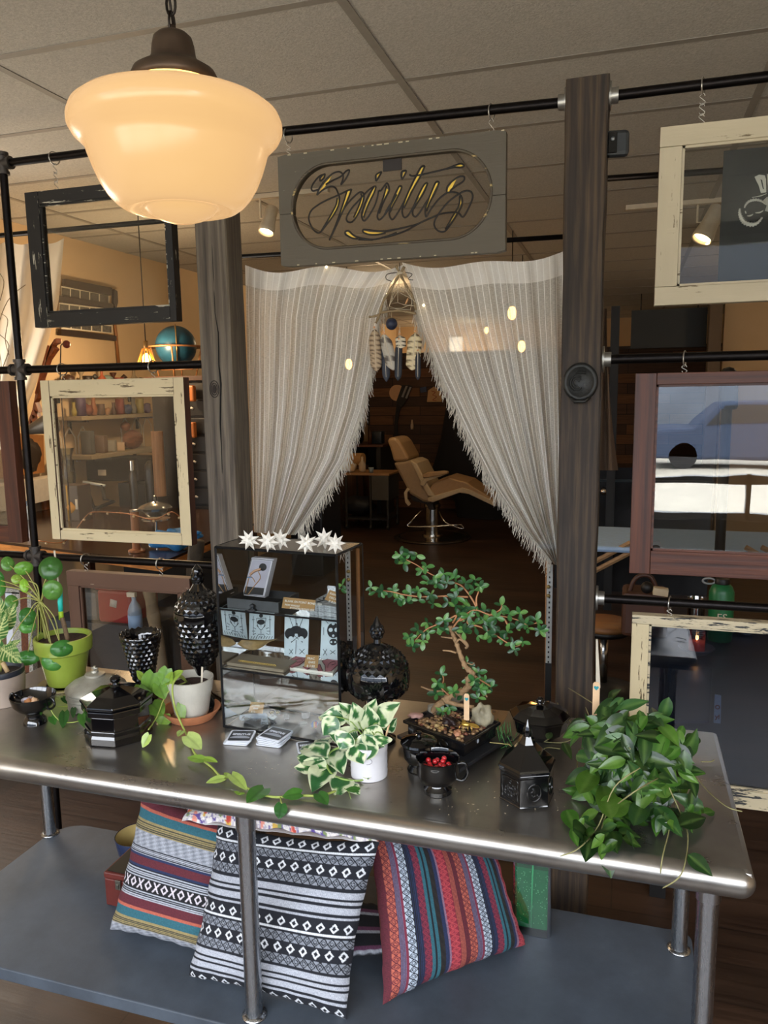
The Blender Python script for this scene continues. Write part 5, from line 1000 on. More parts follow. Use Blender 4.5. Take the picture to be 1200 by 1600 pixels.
g.build('lettering', cardw, t, smooth=False)
P_ = pZ(1088, 975, zl); lath('glass_jar', 'empty glass jar with steel rim beside the green bottle', 'jar', 1086, 985, [(13, 985), (13, 945), (12, 937)], glass('jar_clear', (.8, .8, .78), 1.5), (('rim', [(13, 938), (13.5, 934), (12, 934), (12, 938)], crm),), zl+.001)
c0 = pY(1005, 940, 3.9); bagm = M('brown_leather', '4a2c1e', .5); t = thing('leather_bag', 'brown leather box bag with curved handle behind the lowest right rail', 'bag', (c0.x, 3.9, zl-.2))
a, b = pY(970, 1000, 3.9), pY(1045, 930, 3.9); G().box((a.x, 3.9, zl+.001), (b.x, 4.1, b.z)).build('body', bagm, t, smooth=False, bevel=.02)
G().tube(cr([pY(x, y, 3.95) for x, y in ((982, 932), (990, 908), (1003, 899), (1018, 903), (1030, 930))], 5), .011, 8).build('handle', bagm, t)
for nm, m_, (u, v_, r_) in (('knob', kb, (1011, 918, .03)),): G().sphere(pY(u, v_, 3.88), r_, 14, 10).build('clasp_ball', m_, t)
c0 = pY(1032, 924, 3.86); tag(G().obox(c0, (.07, .05, .035), (0, .1, 0)).build('folded_paper', M('cream_pages', 'c9b898', .7), org=c0, bevel=.003), 'little stack of cream papers on the leather bag', 'papers')
c0 = pZ(1150, 990, zl); t = thing('trinket_shell', 'small grey shell like stones behind the lowest right sash', 'stones', c0); G().sphere(c0+Vector((-.03, 0, .022)), .026, 12, 8, (1.2, 1, .8), .4, 2).sphere(c0+Vector((.04, 0, .022)), .036, 12, 8, (1.3, 1, .6), .5, 5).build('stone', M('shell_stone', '8f8d8a', .6), t)
# poster items behind reddish sash
c0 = pZ(1025, 868, zm+.095); t = thing('paper_sheet', 'small grey card with black logo hanging at the edge of the treatment table', 'card', pY(1025, 860, Ym-.01)); G().prism([pY(u, v_, Ym-.012) for u, v_ in ((1013, 848), (1031, 845), (1039, 868), (1012, 866))], (0, .004, 0)).build('sheet', M('card_silver', 'a3adb5', .4), t, smooth=False)
G().sphere(pY(1025, 855, Ym-.014), .025, 10, 6, (1, .1, .6)).build('logo', kb, t)
# ruler / standard behind the post foot
Yr = 2.32; t = thing('metal_ruler', 'white perforated metal strip standing beside the dark post below the curtain', 'ruler', (pY(857, 1036, Yr).x, Yr, 0))
a0, a1 = pY(856, 882, Yr), pY(856, 1038, Yr); G().box((a1.x-.007, Yr, a1.z), (a1.x+.010, Yr+.004, a0.z)).build('strip', M('ruler_white', 'b9bab6', .35, .3), t, smooth=False)
g = G(); N = 20
for i in range(N): z_ = a1.z+(a0.z-a1.z)*(i+.5)/N; g.box((a1.x-.001, Yr-.0008, z_-.003), (a1.x+.0035, Yr, z_+.003))
g.build('holes', kb, t, smooth=False); G().box((a1.x-.008, Yr-.001, 0), (a1.x+.011, Yr+.005, a1.z+.004)).build('foot', kb, t, smooth=False)
for v_ in (917, 931): G().tube([pY(857, v_, Yr-.001), pY(857, v_, Yr-.006)], .006, 12).build('screw', M('brass_screw', 'a08a5a', .4, .6), t)
tag(G().tube([pY(856, 876, Yr+.05), pY(860, 876, Yr+.05)-Vector((0, 0, .9))], .007, 8).build('bamboo_stick', M('bamboo', '8a6038', .6), org=pY(858, 880, Yr+.05)), 'thin bamboo cane standing behind the perforated metal strip', 'cane')
# ================================================================== THE STEEL TABLE
n = NT('brushed_steel'); v = n.coords((3, 60, 60)); st_ = n.noise(v, 3, 6, .7); sm = n.noise(n.coords(), 5, 5, .65); sp = n.noise(n.coords(), 90, 2)
n.set(Base_Color=n.ramp(sm, [(.3, L('96908a')), (.7, L('b2ada4'))]), Metallic=.92, Roughness=n.math('ADD', n.math('MULTIPLY', st_, .05), n.math('ADD', n.math('MULTIPLY', sm, .22), .17))); n.bump(st_, .02, .0006); STEEL = n.m
n = NT('leg_steel'); v = n.coords((60, 60, 4)); st_ = n.noise(v, 2, 5, .6); n.set(Base_Color=L('b3b5b8'), Metallic=1.0, Roughness=n.math('ADD', n.math('MULTIPLY', st_, .2), .17)); LEGM = n.m
n = NT('shelf_paint'); v = n.coords(); n.set(Base_Color=n.ramp(n.noise(v, 6, 6, .7), [(.3, L('343a42')), (.65, L('434b55')), (.8, L('515861'))]), Roughness=.55); n.bump(n.noise(v, 300, 2), .2, .001); SHELFM = n.m
TZ, PZ, TX0, TX1, TY0, TY1 = .86, .34, -1.68, .228, 1.30, 1.888
tab = thing('work_table', 'long stainless steel work table with a rolled front edge and grey lower shelf', 'table', ((TX0+TX1)/2, 1.6, 0))
g = G().box((TX0, TY0+.0135, TZ-.040), (TX1, TY1, TZ)); g.build('table_top', STEEL, tab, smooth=False, bevel=.011)
r_ = .0265; g = G(); pts = []; rr = []
for i in range(9): a = PI/2*i/8; pts.append((TX0+r_-r_*math.cos(a)-.0, TY0+r_, TZ-r_+.0003)); rr.append(max(.0008, r_*math.sin(a)))
for i in range(1, 20): pts.append((TX0+r_+(TX1-TX0-2*r_)*i/20, TY0+r_, TZ-r_+.0003)); rr.append(r_)
for i in range(9): a = PI/2*i/8; pts.append((TX1-r_+r_*math.sin(a)+.004, TY0+r_, TZ-r_+.0003)); rr.append(max(.0008, r_*math.cos(a)))
g.tube(pts, rr, 32); g.build('rolled_edge', STEEL, tab)
legs = [((383, 1285), (397, 1570), 1.357), ((1105, 1395), (1097, 1640), 1.357)]
def leg(x, y, z1, cap=True):
    o = G().tube([(x, y, .0), (x, y, z1)], .0185, 28).build('leg', LEGM, tab, auto=40)
    if cap: G().tube([(x, y, z1-.04), (x, y, z1-.004)], .0215, 28).build('collar', LEGM, o, auto=40)
    G().lathe([(.019, PZ), (.027, PZ), (.0265, PZ+.003), (.019, PZ+.006)], (x, y, 0), 24, cap=False).build('foot_ring', LEGM, o)
leg(-.728, 1.336, TZ-.045); leg(pY(1104, 1450, 1.357).x, 1.357, TZ-.045); leg(-1.60, 1.357, TZ-.045); leg(pY(1063, 1430, 1.80).x, 1.80, TZ-.04); leg(-1.655, 1.80, TZ-.04); leg(-.70, 1.84, TZ-.04) if False else None
px0, px1 = -1.66, .19; g = G(); pr = .09; out = []
for (cx, cy, a0) in ((px1-.03, 1.87-.03, 0), (px0+pr, 1.87-pr, PI/2), (px0+.05, 1.295+.05, PI), (px1-.03, 1.295+.03, 3*PI/2)):
    R_ = {0: .03, PI/2: pr, PI: .05, 3*PI/2: .03}[a0]
    for i in range(7): a = a0+PI/2*i/6; out.append((cx+R_*math.cos(a), cy+R_*math.sin(a), PZ))
g.prism(out, (0, 0, -.032)).build('lower_shelf', SHELFM, tab, smooth=False, bevel=.003)

# ------------------------------------------------------------------ cushions on the lower shelf
def hexc(s): return L(s)
def mixc(a, b, t): return tuple(a[i]*(1-t)+b[i]*t for i in range(3))+(1,)
WR = random.Random(2)
def weave(c, u, v, k=.35, s=170): 
    t = ((int(u*s)+int(v*s)) % 2)*k; h = (math.sin(int(u*s)*12.9898+int(v*s)*78.233)*43758.5453) % 1
    return tuple(x*(1-t*.5)*(1-.28*h) for x in c[:3])+(1,)
NV, WH, RD, TE, YE, OR, BL, DK = [hexc(x) for x in ('0f131e', 'e2e5ea', '5e1f2c', '2c6472', '9a8a5c', 'b8604c', '1f2c52', '0c0d12')]
def bandfn(bands, rep, acr):
    tot = sum(b[0] for b in bands)
    def f(s, w):            # s across the bands 0..1, w along them 0..1
        p = (s*rep % 1)*tot; 
        for h, kind, c1, c2 in bands:
            if p < h:
                t = p/h
                if kind == 's': return weave(c1, s*rep, w)
                if kind == 'l': return weave(mixc(c1, c2, 1 if int(t*8) % 2 else 0), s, w, .2)     # thin lines
                if kind == 'd':     # ring diamonds on a ground
                    x = (w*acr % 1)-.5; y = t-.5; d = abs(x)*1.5+abs(y)*1.25
                    return weave(c2, s, w, .15) if .26 < d < .50 and abs(y) < .40 else weave(c1, s, w, .2)
                if kind == 'o':     # chain of x and o
                    x = (w*acr*.5 % 1); y = t-.5
                    if x < .5: d = abs(x-.25)*2.1+abs(y)*1.1; return c2 if .26 < d < .48 else weave(c1, s, w, .2)
                    return c2 if abs(abs((x-.75)*2.4)-abs(y)) < .12 and abs(y) < .42 else weave(c1, s, w, .2)
                if kind == 'z':     # dense zig lattice
                    x = (w*acr*1.6 % 1)-.5; y = t-.5; d = abs(x)+abs(y)
                    return weave(c2, s, w, .2) if (abs(d-.5) < .09 or abs(d-.24) < .06) else weave(c1, s, w, .2)
                if kind == 'g':     # mottled
                    return weave(mixc(c1, c2, .5+.5*math.sin(w*acr*6+t*9)*math.sin(t*14)), s, w, .4)
            p -= h
        return c1
    return f
clothm = M('woven_cotton', 'ffffff', .9, attr=True, var=.18, scale=260, bump=.25, bscale=700)
def cushion(label, C, thick, cf, nback, N=230, seam=None, grp='striped woven cushions under the table', uvf=lambda u, v: (v, u), lump=0, seed=0):
    """C: corner points TL TR BR BL"""
    TL, TR, BR, BL = C; nrm = (TR-TL).cross(BL-TL).normalized()
    if nrm.dot(CAM-TL) < 0: nrm = -nrm
    cen = (TL+TR+BR+BL)/4; t = thing('cushion', label, 'cushion', Vector((cen.x, cen.y, min(p.z for p in C))), grp)
    def pos(u, v, s_):
        e = .035; pu = u-.5; pv = v-.5
        pinch = 1-e*2*(1-(2*pu)**2)*(abs(2*pv)**3); pinch2 = 1-e*2*(1-(2*pv)**2)*(abs(2*pu)**3)
        uu = .5+pu*pinch2; vv = .5+pv*pinch
        b = (TL*(1-uu)+TR*uu)*(1-vv)+(BL*(1-uu)+BR*uu)*vv
        hgt = (max(0, 1-(2*pu)**4)*max(0, 1-(2*pv)**4))**.55
        w_ = mnoise.noise(Vector((u*3+seed, v*3, seed)))*lump*hgt
        w_ += .004*math.sin(u*40+seed)*max(0, abs(2*pv)**6-.1)+.003*math.sin(v*36)*max(0, abs(2*pu)**6-.1)
        return b+nrm*(s_*thick/2*hgt+w_)
    g = G().grid(lambda u, v: pos(u, v, 1), N, N, lambda u, v: cf(*uvf(u, v))); g.build('cover_front', clothm, t)
    g = G().grid(lambda u, v: pos(u, v, -1), 24, 24, lambda u, v: cf(*uvf(u, v))); g.build('cover_back', nback or clothm, t)
    return t
def pzs(u, v_, z=PZ+.004): return pZ(u, v_, z)
LG, GR = hexc('b2b6c0'), hexc('7c8089')
f1 = bandfn([(1.0, 's', RD, RD), (.35, 's', OR, OR), (1.0, 's', TE, TE), (.3, 's', YE, YE), (.9, 'l', hexc('3a3a34'), YE), (1.7, 'g', LG, GR), (.7, 'l', NV, LG), (.25, 's', BL, BL), (.9, 's', RD, RD), (.25, 's', BL, BL), (1.0, 'l', NV, LG), (1.3, 'o', DK, hexc('c8c0c8')), (.9, 'l', NV, LG)], 1.45, 14)
bl = pzs(172, 1452); br = pzs(352, 1502)
f2b = [(1.15, 'd', NV, WH), (.2, 's', WH, WH), (.16, 's', NV, NV), (.85, 'z', hexc('8a8f99'), NV), (1.25, 'd', NV, WH), (.9, 'z', hexc('8a8f99'), NV), (.3, 's', NV, NV), (.65, 's', LG, LG), (.2, 's', NV, NV), (.3, 's', LG, LG), (.25, 's', NV, NV), (.65, 's', LG, LG), (.25, 's', NV, NV), (.25, 's', LG, LG), (.2, 's', NV, NV)]
f2 = bandfn(f2b, 2.12, 13)
f3 = bandfn([(.5, 's', RD, RD), (.8, 'z', OR, RD), (.5, 'l', RD, hexc('5a6a8a')), (.3, 's', hexc('7a2a40'), RD), (.85, 'z', hexc('b8c4d4'), NV), (.75, 'l', NV, BL), (.75, 'z', hexc('5a2038'), hexc('8a2c40')), (.3, 's', TE, TE), (.25, 's', NV, NV), (.3, 's', TE, TE), (.6, 'g', hexc('2a2420'), DK), (.35, 's', BL, BL), (.25, 's', hexc('8a6a80'), RD), (1.0, 'z', hexc('8a2438'), hexc('c04a50')), (.6, 'l', RD, OR)], 1.95, 15)
cushion('grey, teal and burgundy striped woven cushion leaning at the left, beside the red box', [pY(224, 1238, bl.y+.13), pY(400, 1292, br.y+.13), br, bl], .10, f1, None, seed=1)
bl = pzs(293, 1526, PZ+.002); br = pzs(541, 1594, PZ+.002)
cushion('navy and white patterned woven cushion in the middle behind the steel leg', [pY(340, 1288, bl.y+.14), pY(594, 1314, br.y+.13), br, bl], .09, f2, None, lump=.01, seed=4)
bl = pzs(598, 1570); br = pzs(822, 1476)
cushion('red, teal and navy striped woven cushion leaning at the right', [pY(572, 1290, bl.y+.16), pY(772, 1322, br.y+.10), br, bl], .105, f3, None, uvf=lambda u, v: (u, v), seed=7)
bl = pzs(500, 1540); 
tt_ = cushion('dark navy and purple striped cushion mostly hidden between two cushions', [pY(520, 1400, bl.y+.22), pY(640, 1420, bl.y+.26), pY(632, 1490, bl.y+.10), pzs(520, 1500)], .035, bandfn([(1, 's', NV, NV), (.3, 's', hexc('6a3a5a'), NV), (.3, 's', LG, LG)], 3, 8), None, N=60)
# floral cushion on top, brown velvet underside
FC = [hexc(x) for x in ('d8d2cc', 'b8453a', '5a4a8a', 'c9a44a', '7a8a5a', 'd98a78')]
def ff(s, w):
    a = mnoise.noise(Vector((s*22, w*16, 0))); b = mnoise.noise(Vector((s*22+9, w*16, 5))); c = mnoise.noise(Vector((s*60, w*50, 2)))
    if abs(a) < .05: return FC[2]
    if a > .3: return FC[1] if b > 0 else FC[3]
    if b > .36: return FC[5]
    if b < -.38: return FC[4]
    return mixc(FC[0], FC[2], .5) if abs(c) < .07 else FC[0]
zf = .64; C4 = [pY(300, 1208, 1.66), pY(560, 1245, 1.70), pY(593, 1316, 1.48), pY(283, 1282, 1.45)]
cushion('floral printed cushion with brown velvet underside lying on top of the other cushions', C4, .045, ff, M('brown_velvet', '54392f', .7, sheen=.6, bump=.2), N=150, uvf=lambda u, v: (u, v*.4), grp=None)
# red box, bowl, green bottle
a = pzs(166, 1412); t = thing('storage_box', 'small red leather box with metal clasp and black lid left of the cushions', 'box', a); bxw = pzs(206, 1420).x-a.x
redl = M('red_leather', '5a221b', .45, bump=.2, var=.3); zt = zat(a, 1362); bx = bxw*1.35
G().box((a.x, a.y, PZ+.001), (a.x+bx, a.y+.17, zt-.018)).build('body', redl, t, smooth=False, bevel=.003)
ld = G().box((a.x-.001, a.y-.001, zt-.017), (a.x+bx+.001, a.y+.171, zt)).build('lid', redl, t, smooth=False, bevel=.003); G().box((a.x+.006, a.y+.006, zt+.0003), (a.x+bx-.006, a.y+.164, zt+.002)).build('lid_panel', M('black_leather', '15140f', .5), ld, smooth=False)
G().obox((a.x+bx*.42, a.y-.003, zt-.028), (.016, .005, .026), (0, 0, 0)).obox((a.x+bx*.42, a.y-.006, zt-.03), (.008, .004, .012), (0, 0, 0)).build('clasp', M('clasp_nickel', '8a8578', .3, .9), t, smooth=False, bevel=.0008)
P_ = pzs(214, 1345); P_ = Vector((pY(216, 1325, 1.74).x, 1.74, PZ+.001)); k_ = mpp(P_); t = thing('bowl', 'small ceramic bowl with yellow inside and blue outside behind the red box', 'bowl', P_)
hb = zat(P_, 1304)-P_.z; G().lathe([(.02, 0), (.03, .002), (.055, hb*.5), (.062, hb), (.0615, hb+.001)], P_, 30, cap=False).build('outside', M('bowl_blue', '232c48', .25), t); G().lathe([(.06, hb), (.052, hb*.55), (.025, .014), (.001, .012)], P_, 30, cap=False).build('inside', M('bowl_ochre', 'a8935c', .3), t)
P_ = pzs(829, 1462, PZ+.001); k_ = mpp(P_); t = thing('soap_bottle', 'green tinted square plastic bottle with bubbles at the right of the cushions', 'bottle', P_)
n = NT('green_liquid'); n.set(Base_Color=L('2f8f6a'), Roughness=.08, Transmission_Weight=.75, IOR=1.33); 
GB = glass('green_plastic', (.45, .82, .62), 1.4)
hw = 30*k_; zt = zat(P_, 1310)
def rbox(g, P_, hw, hd, z0, z1, r):
    out = []
    for (sx, sy, a0) in ((1, 1, 0), (-1, 1, PI/2), (-1, -1, PI), (1, -1, 3*PI/2)):
        for i in range(5): a = a0+PI/2*i/4; out.append((P_.x+sx*(hw-r)+r*math.cos(a), P_.y+sy*(hd-r)+r*math.sin(a), z0))
    return g.prism(out, (0, 0, z1-z0))
rbox(G(), P_+Vector((0, .03, 0)), hw, .03, PZ+.001, zt+.01, .012).build('bottle_wall', GB, t, smooth=False)
rbox(G(), P_+Vector((0, .03, 0)), hw*.9, .024, PZ+.018, zat(P_, 1360), .01).build('liquid', M('green_soap', '1f6a4c', .1), t, smooth=False)
g = G(); R_ = random.Random(5)
for i in range(110):
    g.sphere(P_+Vector((hw*.85*R_.uniform(-1, 1)**1, .005, 0))+Vector((0, 0, R_.uniform(.03, zat(P_, 1365)-PZ))), R_.uniform(.0006, .0014), 6, 4)
g.build('bubbles', M('bubble', 'a8d8b8', .2), t)['kind'] = 'stuff'
G().tube([P_+Vector((0, .004, .02)), P_+Vector((.004, .004, zt-PZ))], .0022, 6).build('pump_tube', M('tube_green', '6fb894', .3), t)
G().lathe([(.016, zt+.01), (.016, zt+.03), (.008, zt+.032), (.008, zt+.05)], (P_.x, P_.y+.03, 0), 16).build('pump_cap', kb, t)

# ================================================================== THINGS ON THE TABLE
BG = M('black_glass', '08080a', .06, coat=.6, var=.0); BG2 = M('black_glass_pressed', '0a0a0c', .12, coat=.6, var=0)
def tri(x): x = x % 1; return 1-abs(2*x-1)
def diamond(m_, rows, amp):
    def fn(r, z, t, i, k):
        a = t/(2*PI)*m_; row = i*.5; sft = .5*(int(row) % 2)
        return r*(1+amp*(tri(a+sft)-.5)*(1 if i % 2 else -1)), z
    return fn
def dense(prof, rows):   # resample a profile to 2*rows+1 rings
    d = [0]
    for a, b in zip(prof, prof[1:]): d.append(d[-1]+math.dist(a, b))
    out = []
    for i in range(2*rows+1):
        t = d[-1]*i/(2*rows); j = max(k_ for k_ in range(len(d)) if d[k_] <= t+1e-9); j = min(j, len(prof)-2); f = (t-d[j])/(d[j+1]-d[j]+1e-9)
        out.append((prof[j][0]+(prof[j+1][0]-prof[j][0])*f, prof[j][1]+(prof[j+1][1]-prof[j][1])*f))
    return out
def studs(t, nm, P_, prof_px, rows, m_, depth, mat):
    """a turned band covered in pointed diamonds; prof_px from bottom to top"""
    k_ = mpp(P_); pr_ = dense([(r*k_, zat(P_, y)) for r, y in prof_px], rows); pr_ = pr_[::2] if False else pr_
    g = G(); base = Vector((P_.x, P_.y, 0)); R0 = pr_[::2]; nR = len(R0)-1
    def pt(r, z, a): return base+Vector((r*math.cos(a), r*math.sin(a), z))
    for i in range(nR):
        (ra, za), (rb, zb) = R0[i], R0[i+1]; rm, zm_ = (ra+rb)/2, (za+zb)/2; nz_ = Vector((zb-za, -(rb-ra))); nz_ = nz_.normalized() if nz_.length > 1e-9 else Vector((1, 0)); nx = abs(nz_.x) if nz_.x else 1; nzz = nz_.y if nz_.x >= 0 else -nz_.y
        for k in range(m_):
            a = 2*PI*(k+(.5 if i % 2 else 0))/m_; h = PI/m_; b = len(g.v)
            g.av(pt(rm+depth*nx, zm_+depth*nzz, a)); g.av(pt(ra, za, a)); g.av(pt(rm, zm_, a+h)); g.av(pt(rb, zb, a)); g.av(pt(rm, zm_, a-h)); g.f += [[b, b+1, b+2], [b, b+2, b+3], [b, b+3, b+4], [b, b+4, b+1]]
            b = len(g.v); g.av(pt(rb, zb, a)); g.av(pt(rm, zm_, a+h)); g.av(pt(rb, zb, a+2*h)); g.f.append([b, b+1, b+2])
            b = len(g.v); g.av(pt(ra, za, a)); g.av(pt(rm, zm_, a+h)); g.av(pt(ra, za, a+2*h)); g.f.append([b, b+2, b+1])
    g.build(nm, mat, t, smooth=False)
def lt(t, nm, P_, pr_, mat, n_=40, auto=40, **kw):
    k_ = mpp(P_); return G().lathe([(r*k_, zat(P_, y)) for r, y in pr_], (P_.x, P_.y, 0), n_, **kw).build(nm, mat, t, auto=auto)
def tp(u, v_, z=TZ+.0008): return pZ(u, v_, z)
# tall urn
P_ = tp(319, 1104); t = thing('covered_urn', 'tall black diamond cut glass urn with pointed lid beside the glass case', 'urn', P_)
lt(t, 'foot', P_, [(32, 1104), (32, 1100), (27, 1094), (14, 1084), (9, 1072), (9, 1056), (12, 1044), (18, 1036)], BG)
studs(t, 'bowl', P_, [(17, 1036), (27, 1019), (33, 990), (35, 966)], 9, 22, .0035, BG2)
lt(t, 'rim', P_, [(34, 968), (38, 965), (39, 960), (38, 953), (31, 952)], BG)
studs(t, 'lid', P_, [(37, 952), (34, 942), (26, 929), (13, 921)], 5, 22, .0028, BG2)
lt(t, 'lid_neck', P_, [(14, 922), (11, 918), (8, 913), (5, 909)], BG); studs(t, 'finial', P_, [(5, 913), (10, 906), (10, 898), (8, 893)], 3, 12, .0018, BG2); lt(t, 'finial_tip', P_, [(8, 894), (8, 890), (5, 886), (1, 881)], BG2, 10)
# vase
P_ = tp(226, 1090); t = thing('vase', 'black diamond cut glass vase with a scalloped open rim behind the octagonal box', 'vase', P_)
lt(t, 'foot', P_, [(22, 1092), (20, 1080), (12, 1068), (14, 1060)], BG)
studs(t, 'body', P_, [(14, 1062), (19, 1045), (25, 1015), (30, 995)], 10, 20, .0035, BG2)
k_ = mpp(P_); G().lathe([(30*k_, zat(P_, 996)), (32*k_, zat(P_, 989)), (30*k_, zat(P_, 989)), (27*k_, zat(P_, 1000)), (14*k_, zat(P_, 1055)), (.5*k_, zat(P_, 1058))], (P_.x, P_.y, 0), 80, fn=lambda r, z, a, i, k: (r*(1+(.02*math.sin(a*20) if i in (1, 2) else 0)), z+(.0025*math.sin(a*20) if i in (1, 2) else 0)), cap=False).build('rim', BG, t)
# domed candy dish
P_ = tp(592, 1156); t = thing('covered_dish', 'black diamond cut domed glass dish on a stem with finial, beside the glass case', 'dish', P_)
lt(t, 'foot', P_, [(27, 1156), (27, 1152), (16, 1145), (10, 1130), (8, 1110), (9, 1096), (14, 1087)], BG)
studs(t, 'bowl', P_, [(14, 1088), (34, 1084), (46, 1077), (48, 1067)], 3, 24, .0045, BG2); lt(t, 'band', P_, [(48.5, 1068), (50, 1060), (50, 1048), (48, 1042)], BG, 30, auto=20)
studs(t, 'lid', P_, [(47, 1042), (42, 1029), (31, 1018), (16, 1011)], 5, 24, .0042, BG2)
lt(t, 'lid_neck', P_, [(17, 1012), (14, 1007), (6, 1004), (5, 998), (7, 995)], BG); studs(t, 'finial', P_, [(6, 998), (11, 990), (11, 982), (7, 976)], 3, 12, .002, BG2); lt(t, 'finial_tip', P_, [(8, 978), (5, 971), (1, 963)], BG2, 8)
# octagonal box
P_ = tp(186, 1147); k_ = mpp(P_); t = thing('octagonal_box', 'black glass octagonal lidded box near the front of the table at left', 'box', P_); a8 = PI/8+.12
def oct_(nm, pr_, ang=a8, n_=8, mat=BG, bev=.0015): 
    return G().lathe([(r*k_, zat(P_, y)) for r, y in pr_], (P_.x, P_.y, 0), n_, ang0=ang).build(nm, mat, t, smooth=False, bevel=bev)
oct_('base', [(50, 1147), (51, 1145), (51, 1136), (49, 1132), (50, 1126), (48, 1124), (47, 1105)]); oct_('body_band', [(48, 1105), (53, 1103), (53, 1095), (47, 1092)]); oct_('lid', [(54, 1092), (55, 1090), (54, 1087), (36, 1078), (16, 1073), (8, 1071), (6, 1068)])
lt(t, 'knob', P_, [(6, 1070), (5, 1066), (8, 1063), (8.5, 1059), (6, 1056), (2, 1054)], BG)
# pewter jar
P_ = tp(152, 1100); t = thing('pewter_jar', 'dull pewter lidded jar with a small cross knob behind the octagonal box', 'jar', P_); pw = M('pewter', 'a5a193', .45, .35, var=.3, scale=40, bump=.2)
lt(t, 'body', P_, [(40, 1112), (43, 1108), (43, 1086), (45, 1084), (44, 1081), (45, 1078), (43, 1076)], pw); lt(t, 'lid', P_, [(45, 1076), (46, 1074), (45, 1071), (36, 1064), (22, 1058), (15, 1055), (15, 1052), (6, 1050), (5, 1047)], pw)
z_ = zat(P_, 1047); k_ = mpp(P_); g = G().tube([(P_.x, P_.y, z_), (P_.x, P_.y, z_+.011)], .0035, 8).tube([(P_.x-.009, P_.y, z_+.005), (P_.x+.009, P_.y, z_+.005)], .0032, 8); g.build('cross_knob', pw, t)
z_ = zat(P_, 1098); y_ = P_.y-math.sqrt(max(0, (43*k_)**2-(12*k_)**2)); G().tube([(P_.x-.01+.006*math.cos(a), y_-.002, z_+.008*math.sin(a)) for a in np.linspace(PI, 2*PI, 9)], .0014, 6).build('engraving', crack, t)
# two handled bowl with stones
P_ = tp(55, 1129); k_ = mpp(P_); t = thing('handled_bowl', 'small black glass footed bowl with two handles at the far left front', 'bowl', P_)
lt(t, 'foot', P_, [(17, 1132), (18, 1130), (17, 1122), (12, 1117), (14, 1112)], BG, 16); lt(t, 'bowl_body', P_, [(13, 1113), (24, 1106), (31, 1098), (34, 1086), (33, 1085), (30, 1095), (20, 1103), (1, 1106)], BG2, 40)
for s_ in (-1, 1): z0, z1 = zat(P_, 1104), zat(P_, 1088); G().tube(cr([(P_.x+s_*30*k_, P_.y, z1-.002), (P_.x+s_*39*k_, P_.y-.004, z1+.002), (P_.x+s_*42*k_, P_.y-.004, (z0+z1)/2), (P_.x+s_*33*k_, P_.y, z0), (P_.x+s_*26*k_, P_.y, z0-.001)], 5), .003, 8).build('handle', BG, t)
for i, (dx, dy, c_) in enumerate(((-14, 0, 'b0aab4'), (-6, -3, 'c98a5a'), (0, 2, 'd8b08a'), (-10, 5, '8a7a78'))):
    Q = Vector((P_.x+dx*k_, P_.y+dy*k_, zat(P_, 1096))); tag(G().sphere(Q, 6.5*k_, 12, 8, (1, 1, .8), .4, i).build('pebble', M('pebble%d' % i, c_, .4), org=Q), '%s tumbled stone in the two handled black bowl' % ('pale lilac', 'orange', 'cream', 'grey brown')[i], 'stone', 'stones in the two handled bowl')
# lidded pot and berry cup
P_ = tp(655, 1203); t = thing('lidded_pot', 'small black glass lidded pot behind the berry cup', 'pot', P_)
lt(t, 'foot', P_, [(18, 1206), (19, 1200), (15, 1194), (19, 1188)], BG2, 24); lt(t, 'body', P_, [(18, 1190), (24, 1182), (25, 1168), (23, 1162)], BG2); lt(t, 'lid', P_, [(27, 1163), (29, 1160), (28, 1157), (20, 1153), (10, 1151), (5, 1150)], BG); lt(t, 'knob', P_, [(4, 1151), (3, 1148), (5, 1146), (4.5, 1143), (1, 1142)], BG)
P_ = tp(684, 1236); k_ = mpp(P_); t = thing('berry_cup', 'black glass handled cup holding red berries at the front of the bonsai', 'cup', P_)
lt(t, 'foot', P_, [(22, 1237), (22, 1230), (17, 1225), (16, 1222)], BG2, 20); lt(t, 'bowl', P_, [(16, 1223), (28, 1217), (33, 1207), (32, 1190), (34, 1183), (33, 1182.5), (30, 1190), (30, 1205), (20, 1216), (1, 1218)], BG)
z0, z1 = zat(P_, 1213), zat(P_, 1190); G().tube(cr([(P_.x+30*k_, P_.y, z1), (P_.x+42*k_, P_.y+.004, z1+.002), (P_.x+47*k_, P_.y+.004, (z0+z1)/2), (P_.x+40*k_, P_.y+.002, z0-.002), (P_.x+29*k_, P_.y, z0)], 6), .0035, 10).build('handle', BG, t)
bm_ = M('red_berry', 'c0232a', .3, coat=.4); R_ = random.Random(4); proto = None; nb = 0
posn = ['near the left rim', 'near the right rim', 'in the middle', 'at the front', 'at the back', 'just left of the middle', 'just right of the middle', 'front left', 'front right', 'back left', 'back right', 'by the handle', 'deep in the middle', 'on top of the pile']
for i in range(14):
    a = i*2.399; rr = 22*k_*math.sqrt((i+.5)/14); Q = Vector((P_.x+rr*math.cos(a), P_.y+rr*math.sin(a), zat(P_, 1195)+.003*(i % 2)))
    if proto is None: proto = G().sphere((0, 0, 0), .0055, 12, 8).build('berry', bm_); o = proto
    else: o = proto.copy(); COL.objects.link(o)
    o.location = Q; dn = ('right', 'back right', 'back', 'back left', 'left', 'front left', 'front', 'front right')[int(((a+PI/8) % (2*PI))/(PI/4)) % 8]; tag(o, 'red berry %s in the black cup' % ('in the centre of the pile' if i == 0 else ('close to the centre, %s side,' % dn if i < 5 else 'by the rim at %s o clock' % ('twelve', 'one', 'two', 'three', 'four', 'five', 'six', 'seven', 'eight', 'nine', 'ten', 'eleven')[(3-round((a % (2*PI))/(PI/6))) % 12])), 'berry', 'red berries in the black cup')
G().lathe([(.001, zat(P_, 1199)), (29*k_, zat(P_, 1199))], (P_.x, P_.y, 0), 24, cap=False).build('dark_filling', M('dried_herb', '2a1210', .9), t)
